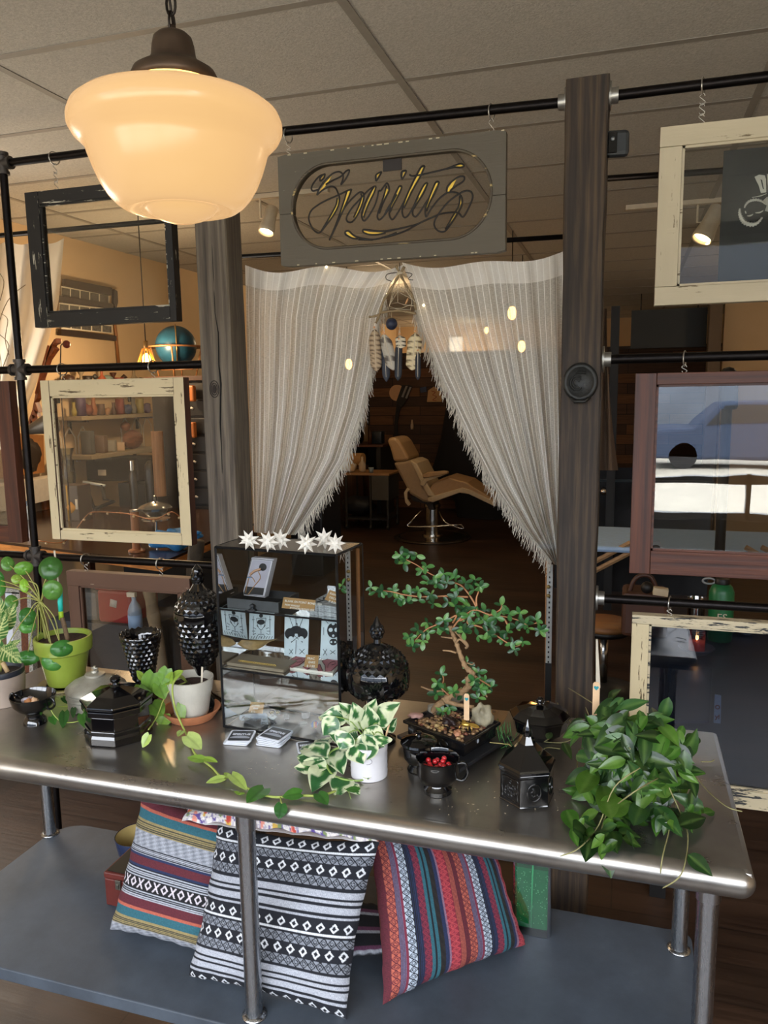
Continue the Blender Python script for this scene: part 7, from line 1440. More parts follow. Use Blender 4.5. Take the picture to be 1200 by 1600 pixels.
# ------------------------------------------------ hoya at the right
R_ = random.Random(21); P_ = tp(985, 1222); t = thing('potted_plant', 'bushy dark green trailing plant with a heart marked stick at the right table end', 'plant', P_)
k_ = mpp(P_); G().lathe([(.045, TZ+.001), (.06, TZ+.10), (.063, TZ+.10), (.063, TZ+.115), (.055, TZ+.115), (.05, TZ+.1), (.001, TZ+.1)], (P_.x, P_.y, 0), 28).build('pot', M('dark_pot', '1a1a1a', .5), t)
top = Vector((P_.x, P_.y, TZ+.12)); g = LG_(); gs = G()
greens = [hx(x) for x in ('2c4a1a', '38601f', '24401c', '4f742a', '30542a', '1b3416')]; rib = hx('7a9a50')
def hcol():
    b = R_.choice(greens); kk = R_.uniform(.8, 1.2); b = tuple(min(1, x*kk) for x in b[:3])+(1,); return lambda u, tt: tuple(x*.7+y*.3 for x, y in zip(b, rib)) if abs(u) < .05 else b
def surf_pt(u, v_):   # pixel -> point on a mound
    c = Vector((P_.x, P_.y, TZ+.045)); rx, rz = .155, .155; o = CAM-c; d = ray(u, v_); S = Vector((1/rx, 1/rx, 1/rz)); o2 = Vector((o.x*S.x, o.y*S.y, o.z*S.z)); d2 = Vector((d.x*S.x, d.y*S.y, d.z*S.z))
    A_ = d2.dot(d2); B_ = 2*o2.dot(d2); C_ = o2.dot(o2)-1; D_ = B_*B_-4*A_*C_
    if D_ < 0: return None
    return CAM+d*((-B_-math.sqrt(D_))/(2*A_))
cen = Vector((P_.x, P_.y, TZ+.03)); cnt = 0; tries = 0
hull = [(945, 1090), (975, 1080), (1000, 1110), (1040, 1105), (1060, 1140), (1080, 1170), (1085, 1210), (1092, 1250), (1075, 1280), (1050, 1285), (1020, 1285), (990, 1280), (965, 1300), (945, 1320), (905, 1305), (885, 1280), (895, 1250), (900, 1210), (910, 1170), (895, 1140), (905, 1110)]
def inside(p, H_):
    c = False
    for i in range(len(H_)):
        (x1, y1), (x2, y2) = H_[i-1], H_[i]
        if (y1 > p[1]) != (y2 > p[1]) and p[0] < (x2-x1)*(p[1]-y1)/(y2-y1)+x1: c = not c
    return c
for layer, num, sh in ((0, 90, .62), (1, 115, .8), (2, 120, 1.0)):
    cnt = 0
    while cnt < num and tries < 20000:
        tries += 1; u, v_ = R_.uniform(880, 1100), R_.uniform(1075, 1325)
        if not inside((u, v_), hull): continue
        Q = surf_pt(u, v_)
        if Q is None: Q = pY(u, v_, P_.y-.05)
        Q = cen+(Q-cen)*sh
        Q.z = max(Q.z, TZ+.012); out = (Q-cen).normalized(); d = Vector((R_.uniform(-1, 1), R_.uniform(-.6, .3), R_.uniform(-1.3, .5)))+out*.35; d -= out*d.dot(out)*.45; d.normalize(); ln = R_.uniform(.040, .068); base = Q-d*ln*.4; tip = Q+d*ln*.6
        base.z = max(base.z, TZ+.006); tip.z = max(tip.z, TZ+.004); upv = (out+face_cam(Q)*.5+Vector((R_.uniform(-.5, .5), R_.uniform(-.5, .5), R_.uniform(0, .6)))).normalized()
        g.fleaf(base, tip, ln*R_.uniform(.40, .50), upv, hcol(), .22, .25, tipk=1.5, nu=4, nv=8); cnt += 1
HL = [(885, 1265), (960, 1265), (1090, 1250), (1080, 1285), (1010, 1290), (965, 1318), (935, 1330), (895, 1312)]
def droop(x, y, lift, back=0):
    q_ = pZ(x, y, TZ+lift)
    return q_ if q_.y > TY0+.02 else pY(x, y, TY0-.010)
for (x0, y0, x1, y1, w, dz) in ((945, 1310, 955, 1372, 24, .0), (925, 1300, 915, 1345, 26, 0), (1075, 1335, 1113, 1368, 18, 0), (1100, 1270, 1118, 1268, 12, 0), (885, 1265, 900, 1300, 22, 0), (880, 1160, 893, 1185, 12, .05), (855, 1155, 862, 1142, 10, .05), (1015, 1200, 1005, 1160, 20, .10), (1025, 1130, 1018, 1100, 14, .11), (1090, 1150, 1070, 1165, 20, .06), (940, 1270, 985, 1250, 30, .05), (1060, 1290, 1105, 1275, 22, .01), (955, 1280, 940, 1215, 26, .06), (905, 1240, 935, 1195, 26, .07), (1025, 1260, 1065, 1305, 22, .02), (990, 1290, 1010, 1240, 24, .03)):
    A_, B_ = droop(x0, y0, dz+.012), droop(x1, y1, dz+.006)
    g.fleaf(A_, B_, w*k_*1.15, face_cam(A_)+Vector((0, 0, .5)), hcol(), .2, .1, tipk=1.5, nu=6, nv=10)
for i in range(46):
    while True:
        u, v_ = R_.uniform(880, 1095), R_.uniform(1240, 1325)
        if inside((u, v_), HL): break
    A_ = droop(u, v_, R_.uniform(.015, .04)); a = R_.uniform(.2, PI-.2); ln = R_.uniform(30, 46); B_ = droop(u+ln*math.cos(a), v_+ln*.7*math.sin(a), .006)
    g.fleaf(A_, B_, (B_-A_).length*.46, face_cam(A_)+Vector((R_.uniform(-.4, .4), 0, 1)), hcol(), .2, .1, tipk=1.5, nu=4, nv=8)
g.build('foliage', LEAF, t)
stm = M('hoya_stem', '8f8a5c', .6)
for p in ([(1000, 1200), (960, 1230), (935, 1290), (905, 1325), (875, 1338)], [(1030, 1215), (990, 1238), (950, 1270), (940, 1295)], [(1045, 1230), (1065, 1275), (1075, 1310), (1065, 1365), (1035, 1388)], [(1055, 1255), (1045, 1300), (1035, 1340), (1032, 1365)], [(1085, 1210), (1105, 1235), (1135, 1260), (1160, 1268)], [(985, 1170), (965, 1140), (950, 1125), (935, 1105), (888, 1075)], [(945, 1130), (915, 1145), (880, 1160), (842, 1158)], [(910, 1145), (880, 1115), (871, 1098)], [(905, 1170), (902, 1195), (906, 1225)], [(1010, 1165), (1045, 1175), (1075, 1195), (1082, 1205)], [(990, 1150), (985, 1130), (980, 1100)], [(875, 1170), (857, 1168), (850, 1170)], [(1095, 1190), (1110, 1190), (1116, 1187)], [(935, 1110), (925, 1125), (915, 1105)]):
    Q = [droop(x, y, max(.006, .14*(1-abs(x-990)/110)*(1 if y < 1240 else .3))) for x, y in p]
    gs.tube(cr(Q, 5), [.0012]*max(1, (len(Q)-1)*5)+[.0006], 6)
gs.build('stems', stm, t)
def heart_stick(par, base, topq, w=.0048):
    o = G().prism([base+Vector((-w, 0, 0)), base+Vector((w, 0, 0)), topq+Vector((w, 0, -.004)), topq+Vector((w*.6, 0, 0)), topq+Vector((-w*.6, 0, 0)), topq+Vector((-w, 0, -.004))], (0, .0014, 0)).build('plant_stick', M('stick_wood', 'd8b48c', .6), par, smooth=False)
    hc = topq+Vector((0, -.0004, -.012)); pts = [hc+Vector((w*.72*(16*math.sin(a)**3)/16, 0, w*.8*(13*math.cos(a)-5*math.cos(2*a)-2*math.cos(3*a)-math.cos(4*a))/16)) for a in np.linspace(0, 2*PI, 25)[:-1]]
    G().prism(pts, (0, -.0003, 0)).build('heart_mark', M('teal_ink', '2a8c94', .5), o, smooth=False)
ht = pY(932, 1066, P_.y-.02); heart_stick(t, ht-Vector((0, 0, .075)), ht, .0085*.8)
a = pY(936, 1060, P_.y+.3); 
tag(G().prism([pY(931, 1000, 2.0), pY(934, 1000, 2.0), pY(938, 1075, 2.0), pY(931, 1075, 2.0)], (0, .01, 0)).build('pale_strip', cardw, org=pY(934, 1075, 2.0), smooth=False), 'thin pale pointed strip standing behind the trailing plant beside the dark post', 'strip')
# ------------------------------------------------ variegated pothos
P_ = tp(577, 1209); k_ = mpp(P_); t = thing('potted_plant', 'variegated green and white leaved plant in a small white ribbed cup', 'plant', P_); wpot = M('white_ceramic', 'cfcdd0', .45, var=.08)
prf = [(27, 1211), (28.5, 1209)]+[(28.5+(.5 if i % 2 else 0), 1207-i*4.2) for i in range(10)]+[(29.5, 1164), (29, 1160), (27, 1160), (26, 1168), (1, 1169)]
lt(t, 'pot', P_, prf, wpot, 36); lt(t, 'soil', P_, [(1, 1167), (27, 1167)], soil, cap=False)
fz = pY(573, 1190, P_.y-28*k_); G().tube([fz+Vector((.011*math.cos(a), .0015*abs(math.cos(a)), .007*math.sin(a))) for a in np.linspace(0, 2*PI, 22)[:-1]], .0005, 5, closed=True).build('oval_mark', M('pot_mark', '77757a', .6), t)
q_ = pY(600, 1160, P_.y-.004); G().tube([q_, pY(608, 1132, P_.y-.004)], .0022, 6).build('plant_stick', MATS['stick_wood'], t)
R_ = random.Random(3); g = LG_(); gs = G(); root = Vector((P_.x, P_.y, zat(P_, 1166)))
spec = [(568, 1140, 552, 1100, 28, .02), (545, 1120, 500, 1118, 28, .02), (560, 1160, 515, 1145, 32, 0), (585, 1150, 560, 1190, 34, -.02), (570, 1140, 600, 1165, 30, -.01), (590, 1130, 620, 1098, 30, .01), (560, 1130, 532, 1098, 24, .03), (600, 1150, 595, 1165, 26, -.03), (575, 1125, 585, 1095, 24, .04), (545, 1145, 530, 1170, 30, -.03), (550, 1165, 568, 1192, 30, -.035), (525, 1120, 505, 1150, 26, 0), (600, 1140, 618, 1125, 20, .02), (555, 1115, 530, 1110, 20, .03), (580, 1140, 575, 1105, 26, .01), (535, 1130, 520, 1105, 20, .04)]
for (x0, y0, x1, y1, w, dy) in spec:
    A_, B_ = pY(x0, y0, P_.y+dy), pY(x1, y1, P_.y+dy-.02); g.fleaf(A_, B_, w*k_*1.2, face_cam(A_)+Vector((R_.uniform(-.3, .3), 0, R_.uniform(0, .6))), njoy(R_), .18, .2, tipk=1.5, nu=12, nv=16); gs.tube(cr([root, (root+A_)/2+Vector((0, 0, .02)), A_], 4), .0013, 5)
low = [(513, 1185, 462, 1178, 40, .030), (512, 1180, 484, 1140, 0, 0), (511, 1200, 458, 1195, 30, .02), (513, 1195, 488, 1232, 34, .015), (516, 1170, 536, 1205, 30, .03), (510, 1165, 500, 1150, 24, .04), (540, 1215, 525, 1242, 30, .006), (575, 1218, 568, 1190, 18, .012), (545, 1228, 562, 1240, 16, .004)]
low[1] = (510, 1182, 470, 1160, 34, .045)
for (x0, y0, x1, y1, w, dz) in low:
    A_, B_ = pZ(x0, y0, TZ+dz), pZ(x1, y1, TZ+max(.004, dz*.7)); g.fleaf(A_, B_, w*k_*1.3, face_cam(A_)*.6+Vector((0, 0, 1)), njoy(R_), .18, .15, tipk=1.4, nu=12, nv=16)
g.build('foliage', LEAF, t)
gs.tube(cr([root, pZ(548, 1165, TZ+.06), pZ(525, 1170, TZ+.05), pZ(513, 1180, TZ+.03), pZ(512, 1200, TZ+.02), pZ(528, 1215, TZ+.01), pZ(560, 1220, TZ+.006), pZ(580, 1212, TZ+.008)], 6), .0022, 6); gs.tube(cr([pZ(538, 1232, TZ+.004), pZ(545, 1238, TZ+.004), pZ(548, 1248, TZ+.003)], 4), .0009, 5)
gs.build('stems', M('green_stem', '7f9a4c', .5), t)
# ------------------------------------------------ heart leaf vine in white pot, terracotta saucer
P_ = tp(300, 1120); k_ = mpp(P_); terr = M('terracotta', 'b0704a', .75, var=.2, bump=.15); sc_ = thing('saucer', 'terracotta saucer under the white pot of the trailing heart leaved plant', 'saucer', P_)
lt(sc_, 'dish', P_, [(30, 1124), (34, 1123), (44, 1108), (45, 1105), (42, 1105), (32, 1118), (1, 1119)], terr)
P_ = Vector((P_.x, P_.y, TZ+.007)); t = thing('potted_plant', 'white clay pot with long trailing heart leaved vine running along the table', 'plant', P_)
lt(t, 'pot', P_, [(24, 1116), (26, 1112), (32, 1078), (33.5, 1078), (36, 1062), (36, 1058), (33, 1058), (30, 1072), (1, 1073)], M('white_clay', 'c2bdb0', .8, var=.22, scale=14, bump=.2)); lt(t, 'soil', P_, [(1, 1069), (31, 1069)], M('soil_brown', '3d241b', .95, var=.5, scale=150, bump=1, bscale=150), cap=False)
q_ = pY(315, 1070, P_.y-.005); G().tube([q_, pY(316, 1042, P_.y-.005)], .0028, 8, flat=.4).build('plant_stick', cardw, t)
yg = [hx(x) for x in ('8fae45', '9dba50', '7d9f40', 'a5bd62', '6c943c')]; dg = [hx(x) for x in ('39682a', '44762e', '305c28')]
def vcol(pal): b = R_.choice(pal); b2 = tuple(x*.72 for x in b[:3])+(1,); return lambda u, tt: b2 if abs(u) < .06 else b
root = Vector((P_.x-.01, P_.y, zat(P_, 1066))); g = LG_(); gs = G()
vine = [root, pY(282, 1056, P_.y-.04), pY(270, 1070, P_.y-.07), pY(272, 1100, P_.y-.09), pZ(283, 1130, TZ+.02), pZ(298, 1160, TZ+.01), pZ(305, 1178, TZ+.006), pZ(330, 1198, TZ+.004), pZ(345, 1213, TZ+.006), pZ(362, 1216, TZ+.006), pZ(388, 1232, TZ+.006), pZ(425, 1245, TZ+.006), pZ(470, 1243, TZ+.005), pZ(500, 1243, TZ+.005), pZ(525, 1236, TZ+.005)]
gs.tube(cr(vine, 6), [.0026]*((len(vine)-1)*6)+[.0012], 6); gs.tube(cr([root, pY(265, 1050, P_.y-.02), pY(245, 1068, P_.y-.01), pY(228, 1078, P_.y+.0)], 5), .0018, 6); gs.tube(cr([root, pY(262, 1082, P_.y-.05), pY(245, 1120, P_.y-.07), pZ(232, 1140, TZ+.02)], 5), .0018, 6)
def hleaf(x0, y0, x1, y1, w, Yb, pal=yg, z=None, cz_=None, fold=.12, curl=.1):
    A_ = pY(x0, y0, Yb) if z is None else pZ(x0, y0, z); B_ = pY(x1, y1, Yb-.012) if z is None else pZ(x1, y1, z if cz_ is None else cz_)
    g.fleaf(A_, B_, w*mpp(A_)*1.12, face_cam(A_)*(.9 if z is None else .5)+Vector((0, 0, .6 if z is None else 1)), vcol(pal), fold, curl, heart=True, nu=8, nv=12)
Y0 = P_.y-.05
for s_ in ((240, 1052, 228, 1088, 27), (262, 1045, 252, 1070, 22), (247, 1068, 258, 1092, 22), (268, 1062, 285, 1048, 16), (222, 1060, 214, 1048, 10), (238, 1100, 255, 1118, 26), (282, 1100, 285, 1130, 14), (258, 1115, 250, 1135, 26), (230, 1135, 240, 1140, 14), (262, 1070, 268, 1050, 14)): hleaf(*s_, Y0)
hleaf(233, 1148, 222, 1168, 16, 0, yg, TZ+.03, TZ+.004); hleaf(284, 1142, 278, 1150, 10, 0, yg, TZ+.02)
for s_ in ((292, 1150, 315, 1170, 26, 0, [hx('b5c878')], TZ+.03, TZ+.008), (318, 1188, 292, 1182, 16, 0, yg, TZ+.012), (320, 1185, 340, 1190, 10, 0, yg, TZ+.02), (350, 1216, 322, 1222, 14, 0, yg, TZ+.012), (358, 1214, 350, 1206, 8, 0, yg, TZ+.014), (362, 1210, 385, 1232, 18, 0, [hx('a5bd62')], TZ+.022), (375, 1238, 372, 1242, 16, 0, yg, TZ+.008)): hleaf(*s_)
for s_ in ((413, 1232, 386, 1252, 27, 0, dg, TZ+.010, TZ+.016), (470, 1240, 441, 1244, 22, 0, dg, TZ+.012, TZ+.012), (497, 1240, 512, 1256, 20, 0, dg, TZ+.012, TZ+.008), (560, 1235, 540, 1232, 12, 0, dg, TZ+.008)): hleaf(*s_)
A_ = pZ(440, 1256, TZ+.006); B_ = Vector((pY(437, 1278, 1.294).x, 1.291, pY(437, 1278, 1.294).z)); g.fleaf(A_, B_, 18*mpp(A_)*1.2, face_cam(A_)+Vector((0, 0, .3)), vcol(dg), .12, -.1, heart=True)
gs.tube(cr([pZ(438, 1246, TZ+.006), A_], 3), .0014, 5)
g.build('foliage', LEAF, t); gs.build('stems', M('vine_stem', '9aa850', .5), t)
# ------------------------------------------------ small vine trailing near the octagonal box
P_ = tp(138, 1140); t = thing('trailing_vine', 'short sprig of green vine lying between the handled bowl and the octagonal box', 'vine sprig', P_); g = LG_(); gs = G()
gs.tube(cr([pZ(62, 1096, TZ+.045), pZ(75, 1102, TZ+.045), pZ(85, 1118, TZ+.02), pZ(98, 1128, TZ+.006), pZ(118, 1128, TZ+.005), pZ(132, 1122, TZ+.006)], 5), .0014, 5); gs.tube(cr([pZ(90, 1104, TZ+.01), pZ(112, 1104, TZ+.01), pZ(122, 1112, TZ+.008)], 4), .0012, 5)
for s_ in ((101, 1112, 98, 1136, 14, 0, dg, TZ+.02, TZ+.004), (80, 1120, 86, 1132, 11, 0, dg, TZ+.015, TZ+.003), (128, 1116, 136, 1138, 16, 0, dg, TZ+.02, TZ+.003), (98, 1090, 108, 1100, 9, 0, dg, TZ+.025, TZ+.012), (115, 1106, 114, 1120, 8, 0, dg, TZ+.02), (62, 1100, 64, 1116, 8, 0, dg, TZ+.04, TZ+.03), (72, 1098, 76, 1106, 8, 0, dg, TZ+.04)): hleaf(*s_)
g.build('foliage', LEAF, t); gs.build('stems', MATS['vine_stem'], t)
# ------------------------------------------------ pilea in green pot
P_ = tp(104, 1068); k_ = mpp(P_); s_ = thing('saucer', 'pale ochre saucer under the lime green pot', 'saucer', P_); lt(s_, 'dish', P_, [(30, 1078), (34, 1077), (42, 1068), (42, 1066), (39, 1066), (30, 1074), (1, 1074)], M('ochre_glaze', 'b0a070', .35, var=.3))
P_ = Vector((P_.x, P_.y, TZ+.006)); t = thing('potted_plant', 'round leaved plant in a lime green pot with a turquoise taped stick', 'plant', P_)
lt(t, 'pot', P_, [(27, 1066), (28, 1062), (37, 1018), (38, 1016), (42, 1014), (43, 996), (42, 993), (39, 993), (37, 1003), (1, 1004)], M('lime_glaze', '93a640', .3, var=.1, coat=.4)); lt(t, 'soil', P_, [(1, 1000), (37, 1000)], MATS['soil_brown'], cap=False)
b0 = pY(106, 1000, P_.y); b1 = pY(96, 950, P_.y+.01); b2 = pY(85, 860, P_.y+.02); barkp = M('stem_bark', '7a6248', .8, var=.4, scale=90, bump=.5, bscale=90)
G().tube(cr([b0, pY(101, 980, P_.y), pY(97, 965, P_.y)], 4), .0062, 10).build('trunk', barkp, t); so = G().tube([pY(97, 970, P_.y+.004), b1, b2], .0026, 8).build('support_stick', cardw, t)
G().tube([pY(96, 968, P_.y+.004), pY(95, 955, P_.y+.005)], .0068, 12).build('lime_tape', M('tape_lime', '9fc42c', .5), so); G().tube([pY(95, 955, P_.y+.005), pY(94, 940, P_.y+.006), pY(95, 925, P_.y+.008)], [.0065, .0072, .005], 12).build('turquoise_tape', M('tape_turq', '2fc4b4', .5), so)
R_ = random.Random(6); g = LG_(); gs = G(); hub = pY(64, 940, P_.y-.02)
def disc(x, y, rx, ry, dy=0, tone=None, tilt=(0, 0)):
    c = pY(x, y, P_.y+dy); kk = mpp(c); nrm = (face_cam(c)+Vector((tilt[0], 0, tilt[1]))).normalized(); a_, b_ = frame_of(nrm); base = len(g.v); c1 = hx(tone or R_.choice(('41702c', '4f8236', '376428', '5a8a3c'))); c2 = tuple(x_*1.35 for x_ in c1[:3])+(1,)
    for i in range(7):
        rr = i/6
        for k in range(22):
            an = 2*PI*k/22; bu = math.sqrt(max(0, 1-rr*rr))*.30+.02*math.sin(an*5)*rr; g.av(c+a_*(rx*kk*rr*math.cos(an))+b_*(ry*kk*rr*math.sin(an))+nrm*(kk*rx*bu-(kk*rx*.10 if i == 0 else 0)), c2 if (i == 0 or (k % 6 == 0 and rr < .6)) else c1)
    for i in range(6):
        for k in range(22): l = (k+1) % 22; g.f.append([base+i*22+k, base+i*22+l, base+(i+1)*22+l, base+(i+1)*22+k])
    return c
for (x, y, rx, ry, dy, tn) in ((12, 881, 10, 12, 0, None), (37, 888, 14, 11, 0, '6aa03c'), (79, 888, 18, 19, -.01, None), (82, 922, 15, 16, -.02, None), (18, 941, 10, 12, 0, None), (43, 963, 13, 14, -.04, '3f7c36'), (43, 979, 13, 11, -.03, '5a9a44'), (26, 905, 8, 8, .0, '8fae45'), (38, 915, 7, 11, -.02, '8fbf3c'), (42, 1028, 20, 12, -.05, '3f7c36'), (97, 1013, 18, 13, -.06, '3f7c36'), (85, 1032, 19, 16, -.055, '4c8a3a'), (64, 995, 6, 8, 0, '5a9a44'), (-2, 915, 10, 18, 0, '4c8a3a'), (-6, 905, 12, 14, .01, '3f7c36')):
    c = disc(x, y, rx, ry, dy, tn, (R_.uniform(-.35, .35), R_.uniform(-.2, .5))); gs.tube(cr([hub, (hub+c)/2+Vector((0, 0, .012)), c-face_cam(c)*.002], 5), .0016, 6)
for p in ([(60, 945), (72, 985), (82, 1020)], [(66, 942), (85, 965), (93, 1000)], [(58, 945), (60, 980), (57, 1020)], [(62, 940), (58, 915), (45, 908)], [(66, 935), (68, 915), (72, 905)]): gs.tube(cr([pY(x, y, P_.y-.03) for x, y in p], 5), .0018, 6)
gs.tube(cr([hub, pY(66, 960, P_.y-.01), pY(72, 1000, P_.y)], 4), .0045, 8)
g.build('foliage', LEAF, t); gs.build('stems', M('pilea_stem', '9a9a50', .5), t)
# ------------------------------------------------ far left pot with striped leaves
P_ = tp(6, 1096); k_ = mpp(P_); t = thing('potted_plant', 'striped leaved plant in a beige pot with a black rim at the left picture edge', 'plant', P_)
lt(t, 'pot', P_, [(28, 1104), (31, 1102), (34, 1060), (34, 1052)], M('beige_pot', '9d8c7e', .6, var=.12)); lt(t, 'inner_pot', P_, [(33, 1052), (34, 1048), (33, 1044), (30, 1044), (28, 1052), (1, 1053)], M('inner_black', '22252e', .5)); lt(t, 'soil', P_, [(1, 1050), (29, 1050)], soil, cap=False)
g = LG_(); gs = G(); s1, s2 = hx('3f6e34'), hx('c9cf8f')
def calath(u, tt): return s2 if (abs(u) < .07 or math.sin((tt*9-abs(u)*2.2)*2*PI) > .62) else s1
for (x0, y0, x1, y1, w, dy) in ((0, 1012, 32, 1034, 26, -.04), (-6, 1000, 8, 960, 24, 0), (5, 985, 22, 945, 24, .02), (0, 1030, -10, 990, 20, 0), (4, 975, -2, 930, 18, .02), (10, 1015, 30, 1000, 12, -.02)):
    A_, B_ = pY(x0, y0, P_.y+dy), pY(x1, y1, P_.y+dy-.01); g.fleaf(A_, B_, w*k_*1.1, face_cam(A_)+Vector((0, 0, .3)), calath, .15, .15, tipk=1.4, nu=12, nv=24); gs.tube(cr([Vector((P_.x, P_.y, zat(P_, 1050))), (A_+P_)/2+Vector((0, 0, .06)), A_], 4), .0015, 5)
gs.tube(cr([Vector((P_.x, P_.y, zat(P_, 1050))), pY(12, 1010, P_.y), pY(30, 978, P_.y), pY(48, 955, P_.y)], 5), .0014, 5)
A_ = pY(12, 1050, P_.y-.01); G().tube([A_, pY(4, 1035, P_.y-.01)], .006, 8).build('stem_base', M('stem_cream', 'b89a70', .6), t)
g.build('foliage', LEAF, t); gs.build('stems', MATS['pilea_stem'], t)
# ------------------------------------------------ bonsai
P_ = tp(700, 1172); t2 = thing('slate_stand', 'low dark slate stand with short feet under the bonsai tray', 'stand', P_); slm = M('slate_board', '2c2d30', .4, var=.3, scale=20)
zS = TZ+.018
def quad_z(pts, z): return [pZ(x, y, z) for x, y in pts]
G().prism(quad_z([(620, 1148), (718, 1202), (800, 1150), (712, 1112)], zS), (0, 0, -.009)).build('board', slm, t2, smooth=False, bevel=.002)
for q_ in ((633, 1152), (718, 1196), (788, 1152), (712, 1120)): f_ = pZ(*q_, zS-.0095); G().box((f_.x-.006, f_.y-.006, TZ+.0008), (f_.x+.006, f_.y+.006, zS-.0095)).build('foot', slm, t2, smooth=False)
zB = zS+.001; topq = [(630, 1125), (722, 1163), (781, 1131), (700, 1099)]; zR = zB+.040; gl_ = M('tray_glaze', '121214', .15, coat=.5)
rimq = [pZ(x, y, zR) for x, y in ((629, 1125), (727, 1163), (783, 1128), (697, 1097))]; cB = sum(rimq, Vector())/4
t = thing('bonsai_tree', 'small twisted bonsai tree with glossy leaves in a black rectangular tray', 'bonsai', Vector((cB.x, cB.y, zB)))
def inset(q_, k, z): return [Vector((cB.x+(p.x-cB.x)*k, cB.y+(p.y-cB.y)*k, z)) for p in q_]
g = G(); loops = [inset(rimq, .80, zB), inset(rimq, .90, zB+.006), inset(rimq, .90, zR-.009), inset(rimq, 1, zR-.007), inset(rimq, 1, zR), inset(rimq, .93, zR), inset(rimq, .90, zR-.006)]
for lp in loops: [g.av(p) for p in lp]
for i in range(len(loops)-1):
    for k in range(4): l = (k+1) % 4; g.f.append([i*4+k, i*4+l, i*4+4+l, i*4+4+k])
g.f.append([3, 2, 1, 0]); g.build('tray', gl_, t, smooth=False, bevel=.002)
fv = loops[2]; c0 = (fv[0]*.35+fv[1]*.65)-Vector((0, 0, .013)); e_ = (fv[1]-fv[0]).normalized(); G().tube([c0+e_*(.012*math.cos(a))+Vector((0, 0, .009*math.sin(a)))+Vector((0, -.002, 0)) for a in np.linspace(0, 2*PI, 20)[:-1]], .0014, 6, closed=True).build('side_emblem', gl_, t)
c0 = (fv[1]*.6+fv[2]*.4)-Vector((0, 0, .008)); e2 = (fv[2]-fv[1]).normalized(); nn_ = Vector((e2.y, -e2.x, 0)); G().prism([c0+nn_*.001+e2*(.004*math.cos(a))+Vector((0, 0, .005*math.sin(a))) for a in np.linspace(0, 2*PI, 10)[:-1]], nn_*.0006).build('white_label', sw, t, smooth=False)
# gravel surface
g = G(); R_ = random.Random(12)
def trayp(u, v_): return (rimq[0]*(1-u)+rimq[1]*u)*(1-v_)+(rimq[3]*(1-u)+rimq[2]*u)*v_
g.grid(lambda u, v_: cB+(trayp(u, v_)-cB)*.89+Vector((0, 0, -.006+.004*mnoise.noise(Vector((u*5, v_*5, 1))))), 14, 10); g.build('soil', soil, t)
pals = ['7a5a40', '9a7a50', '5a4230', 'a88a60', '6a3a28', '8a6a48']
for ci in range(6):
    g = G()
    for i in range(42):
        u, v_ = R_.uniform(.04, .96), R_.uniform(.04, .9); r_ = R_.uniform(.0022, .0048); g.sphere(cB+(trayp(u, v_)-cB)*.87+Vector((0, 0, -.005+r_*.4)), r_, 7, 5, (1.2, 1, .75), .4, i)
    o = g.build('gravel', M('gravel_'+pals[ci], pals[ci], .35), t); o['kind'] = 'stuff'
def onz_(x, y, dz=.0): return pZ(x, y, zR-.004+dz)
def rock(nm, label, x, y, r, sc, c_, seed, dz=0, cat='stone', vr=.5, scl=40):
    q_ = onz_(x, y, dz); o = G().sphere(q_+Vector((0, 0, r*sc[2]*.6)), r, 24, 16, sc, .55, seed).build(nm, M('rock_'+c_, c_, .6, var=vr, scale=scl, bump=.4, bscale=60), org=q_); tag(o, label, cat, 'stones in the bonsai tray'); return o
rock('stone', 'large pale veined angular rock at the right rear of the bonsai tray', 754, 1130, .024, (.95, .8, 1.15), 'a69c80', 3); rock('stone', 'grey brown rock under the bonsai roots at the rear', 708, 1098, .020, (1.5, .8, .9), '8a7c68', 5); rock('stone', 'pale grey rock at the left of the bonsai roots', 680, 1112, .014, (1.3, .8, .8), '9c9484', 8)
rock('stone', 'smooth pink tumbled stone on the left rim of the bonsai tray', 650, 1120, .013, (1.3, .8, .42), 'c49a90', 1, .004, vr=.1); rock('stone', 'small orange stone near the front corner of the bonsai tray', 715, 1148, .0085, (1, 1, .8), 'b07a58', 9, vr=.2)
for i, (x, y, c_) in enumerate(((683, 1136, 'b59a68'), (690, 1140, 'a88850'), (677, 1131, '8a6a48'))): rock('stone', '%s little tan pebble at the front left of the bonsai tray' % ('middle', 'right', 'left')[i], x, y, .0058, (1.1, 1, .8), c_, 20+i, vr=.2)
q_ = onz_(703, 1130, .004); tag(G().sphere(q_+Vector((0, 0, .006)), .013, 20, 14, (1.2, 1, .7), 1.0, 6).build('dark_crystal', M('dark_crystal', '2a1a18', .35, bump=1, bscale=120), org=q_), 'rough dark brown crystal cluster in the middle of the bonsai tray', 'crystal')
q_ = onz_(728, 1138, .006); t3 = thing('gold_bee', 'gold metal bee figure with spread wing in the bonsai tray', 'figurine', q_); gm = MATS['gold']
G().sphere(q_+Vector((0, 0, .009)), .007, 14, 10, (1.5, .9, .8)).build('body', gm, t3)
for dx in (-.008, -.002, .004, .009):
    for s_ in (-1, 1): G().tube([q_+Vector((dx, 0, .008)), q_+Vector((dx*1.4, s_*.008, .010)), q_+Vector((dx*1.8, s_*.012, .0))], .0009, 5).build('leg', gm, t3)
wg = LG_(); wg.fleaf(q_+Vector((.002, 0, .012)), q_+Vector((.032, -.008, .010)), .011, (0, -.4, 1), lambda u, tt: hx('b08a3c'), .05, .1); wg.build('wing', M('wing_gold', 'b08a3c', .35, .4), t3, solid=.0008); wg = LG_(); wg.fleaf(q_+Vector((-.002, 0, .012)), q_+Vector((-.010, .016, .014)), .009, (0, -.4, 1), lambda u, tt: hx('b08a3c'), .05, .1); wg.build('wing', MATS['wing_gold'], t3, solid=.0008)
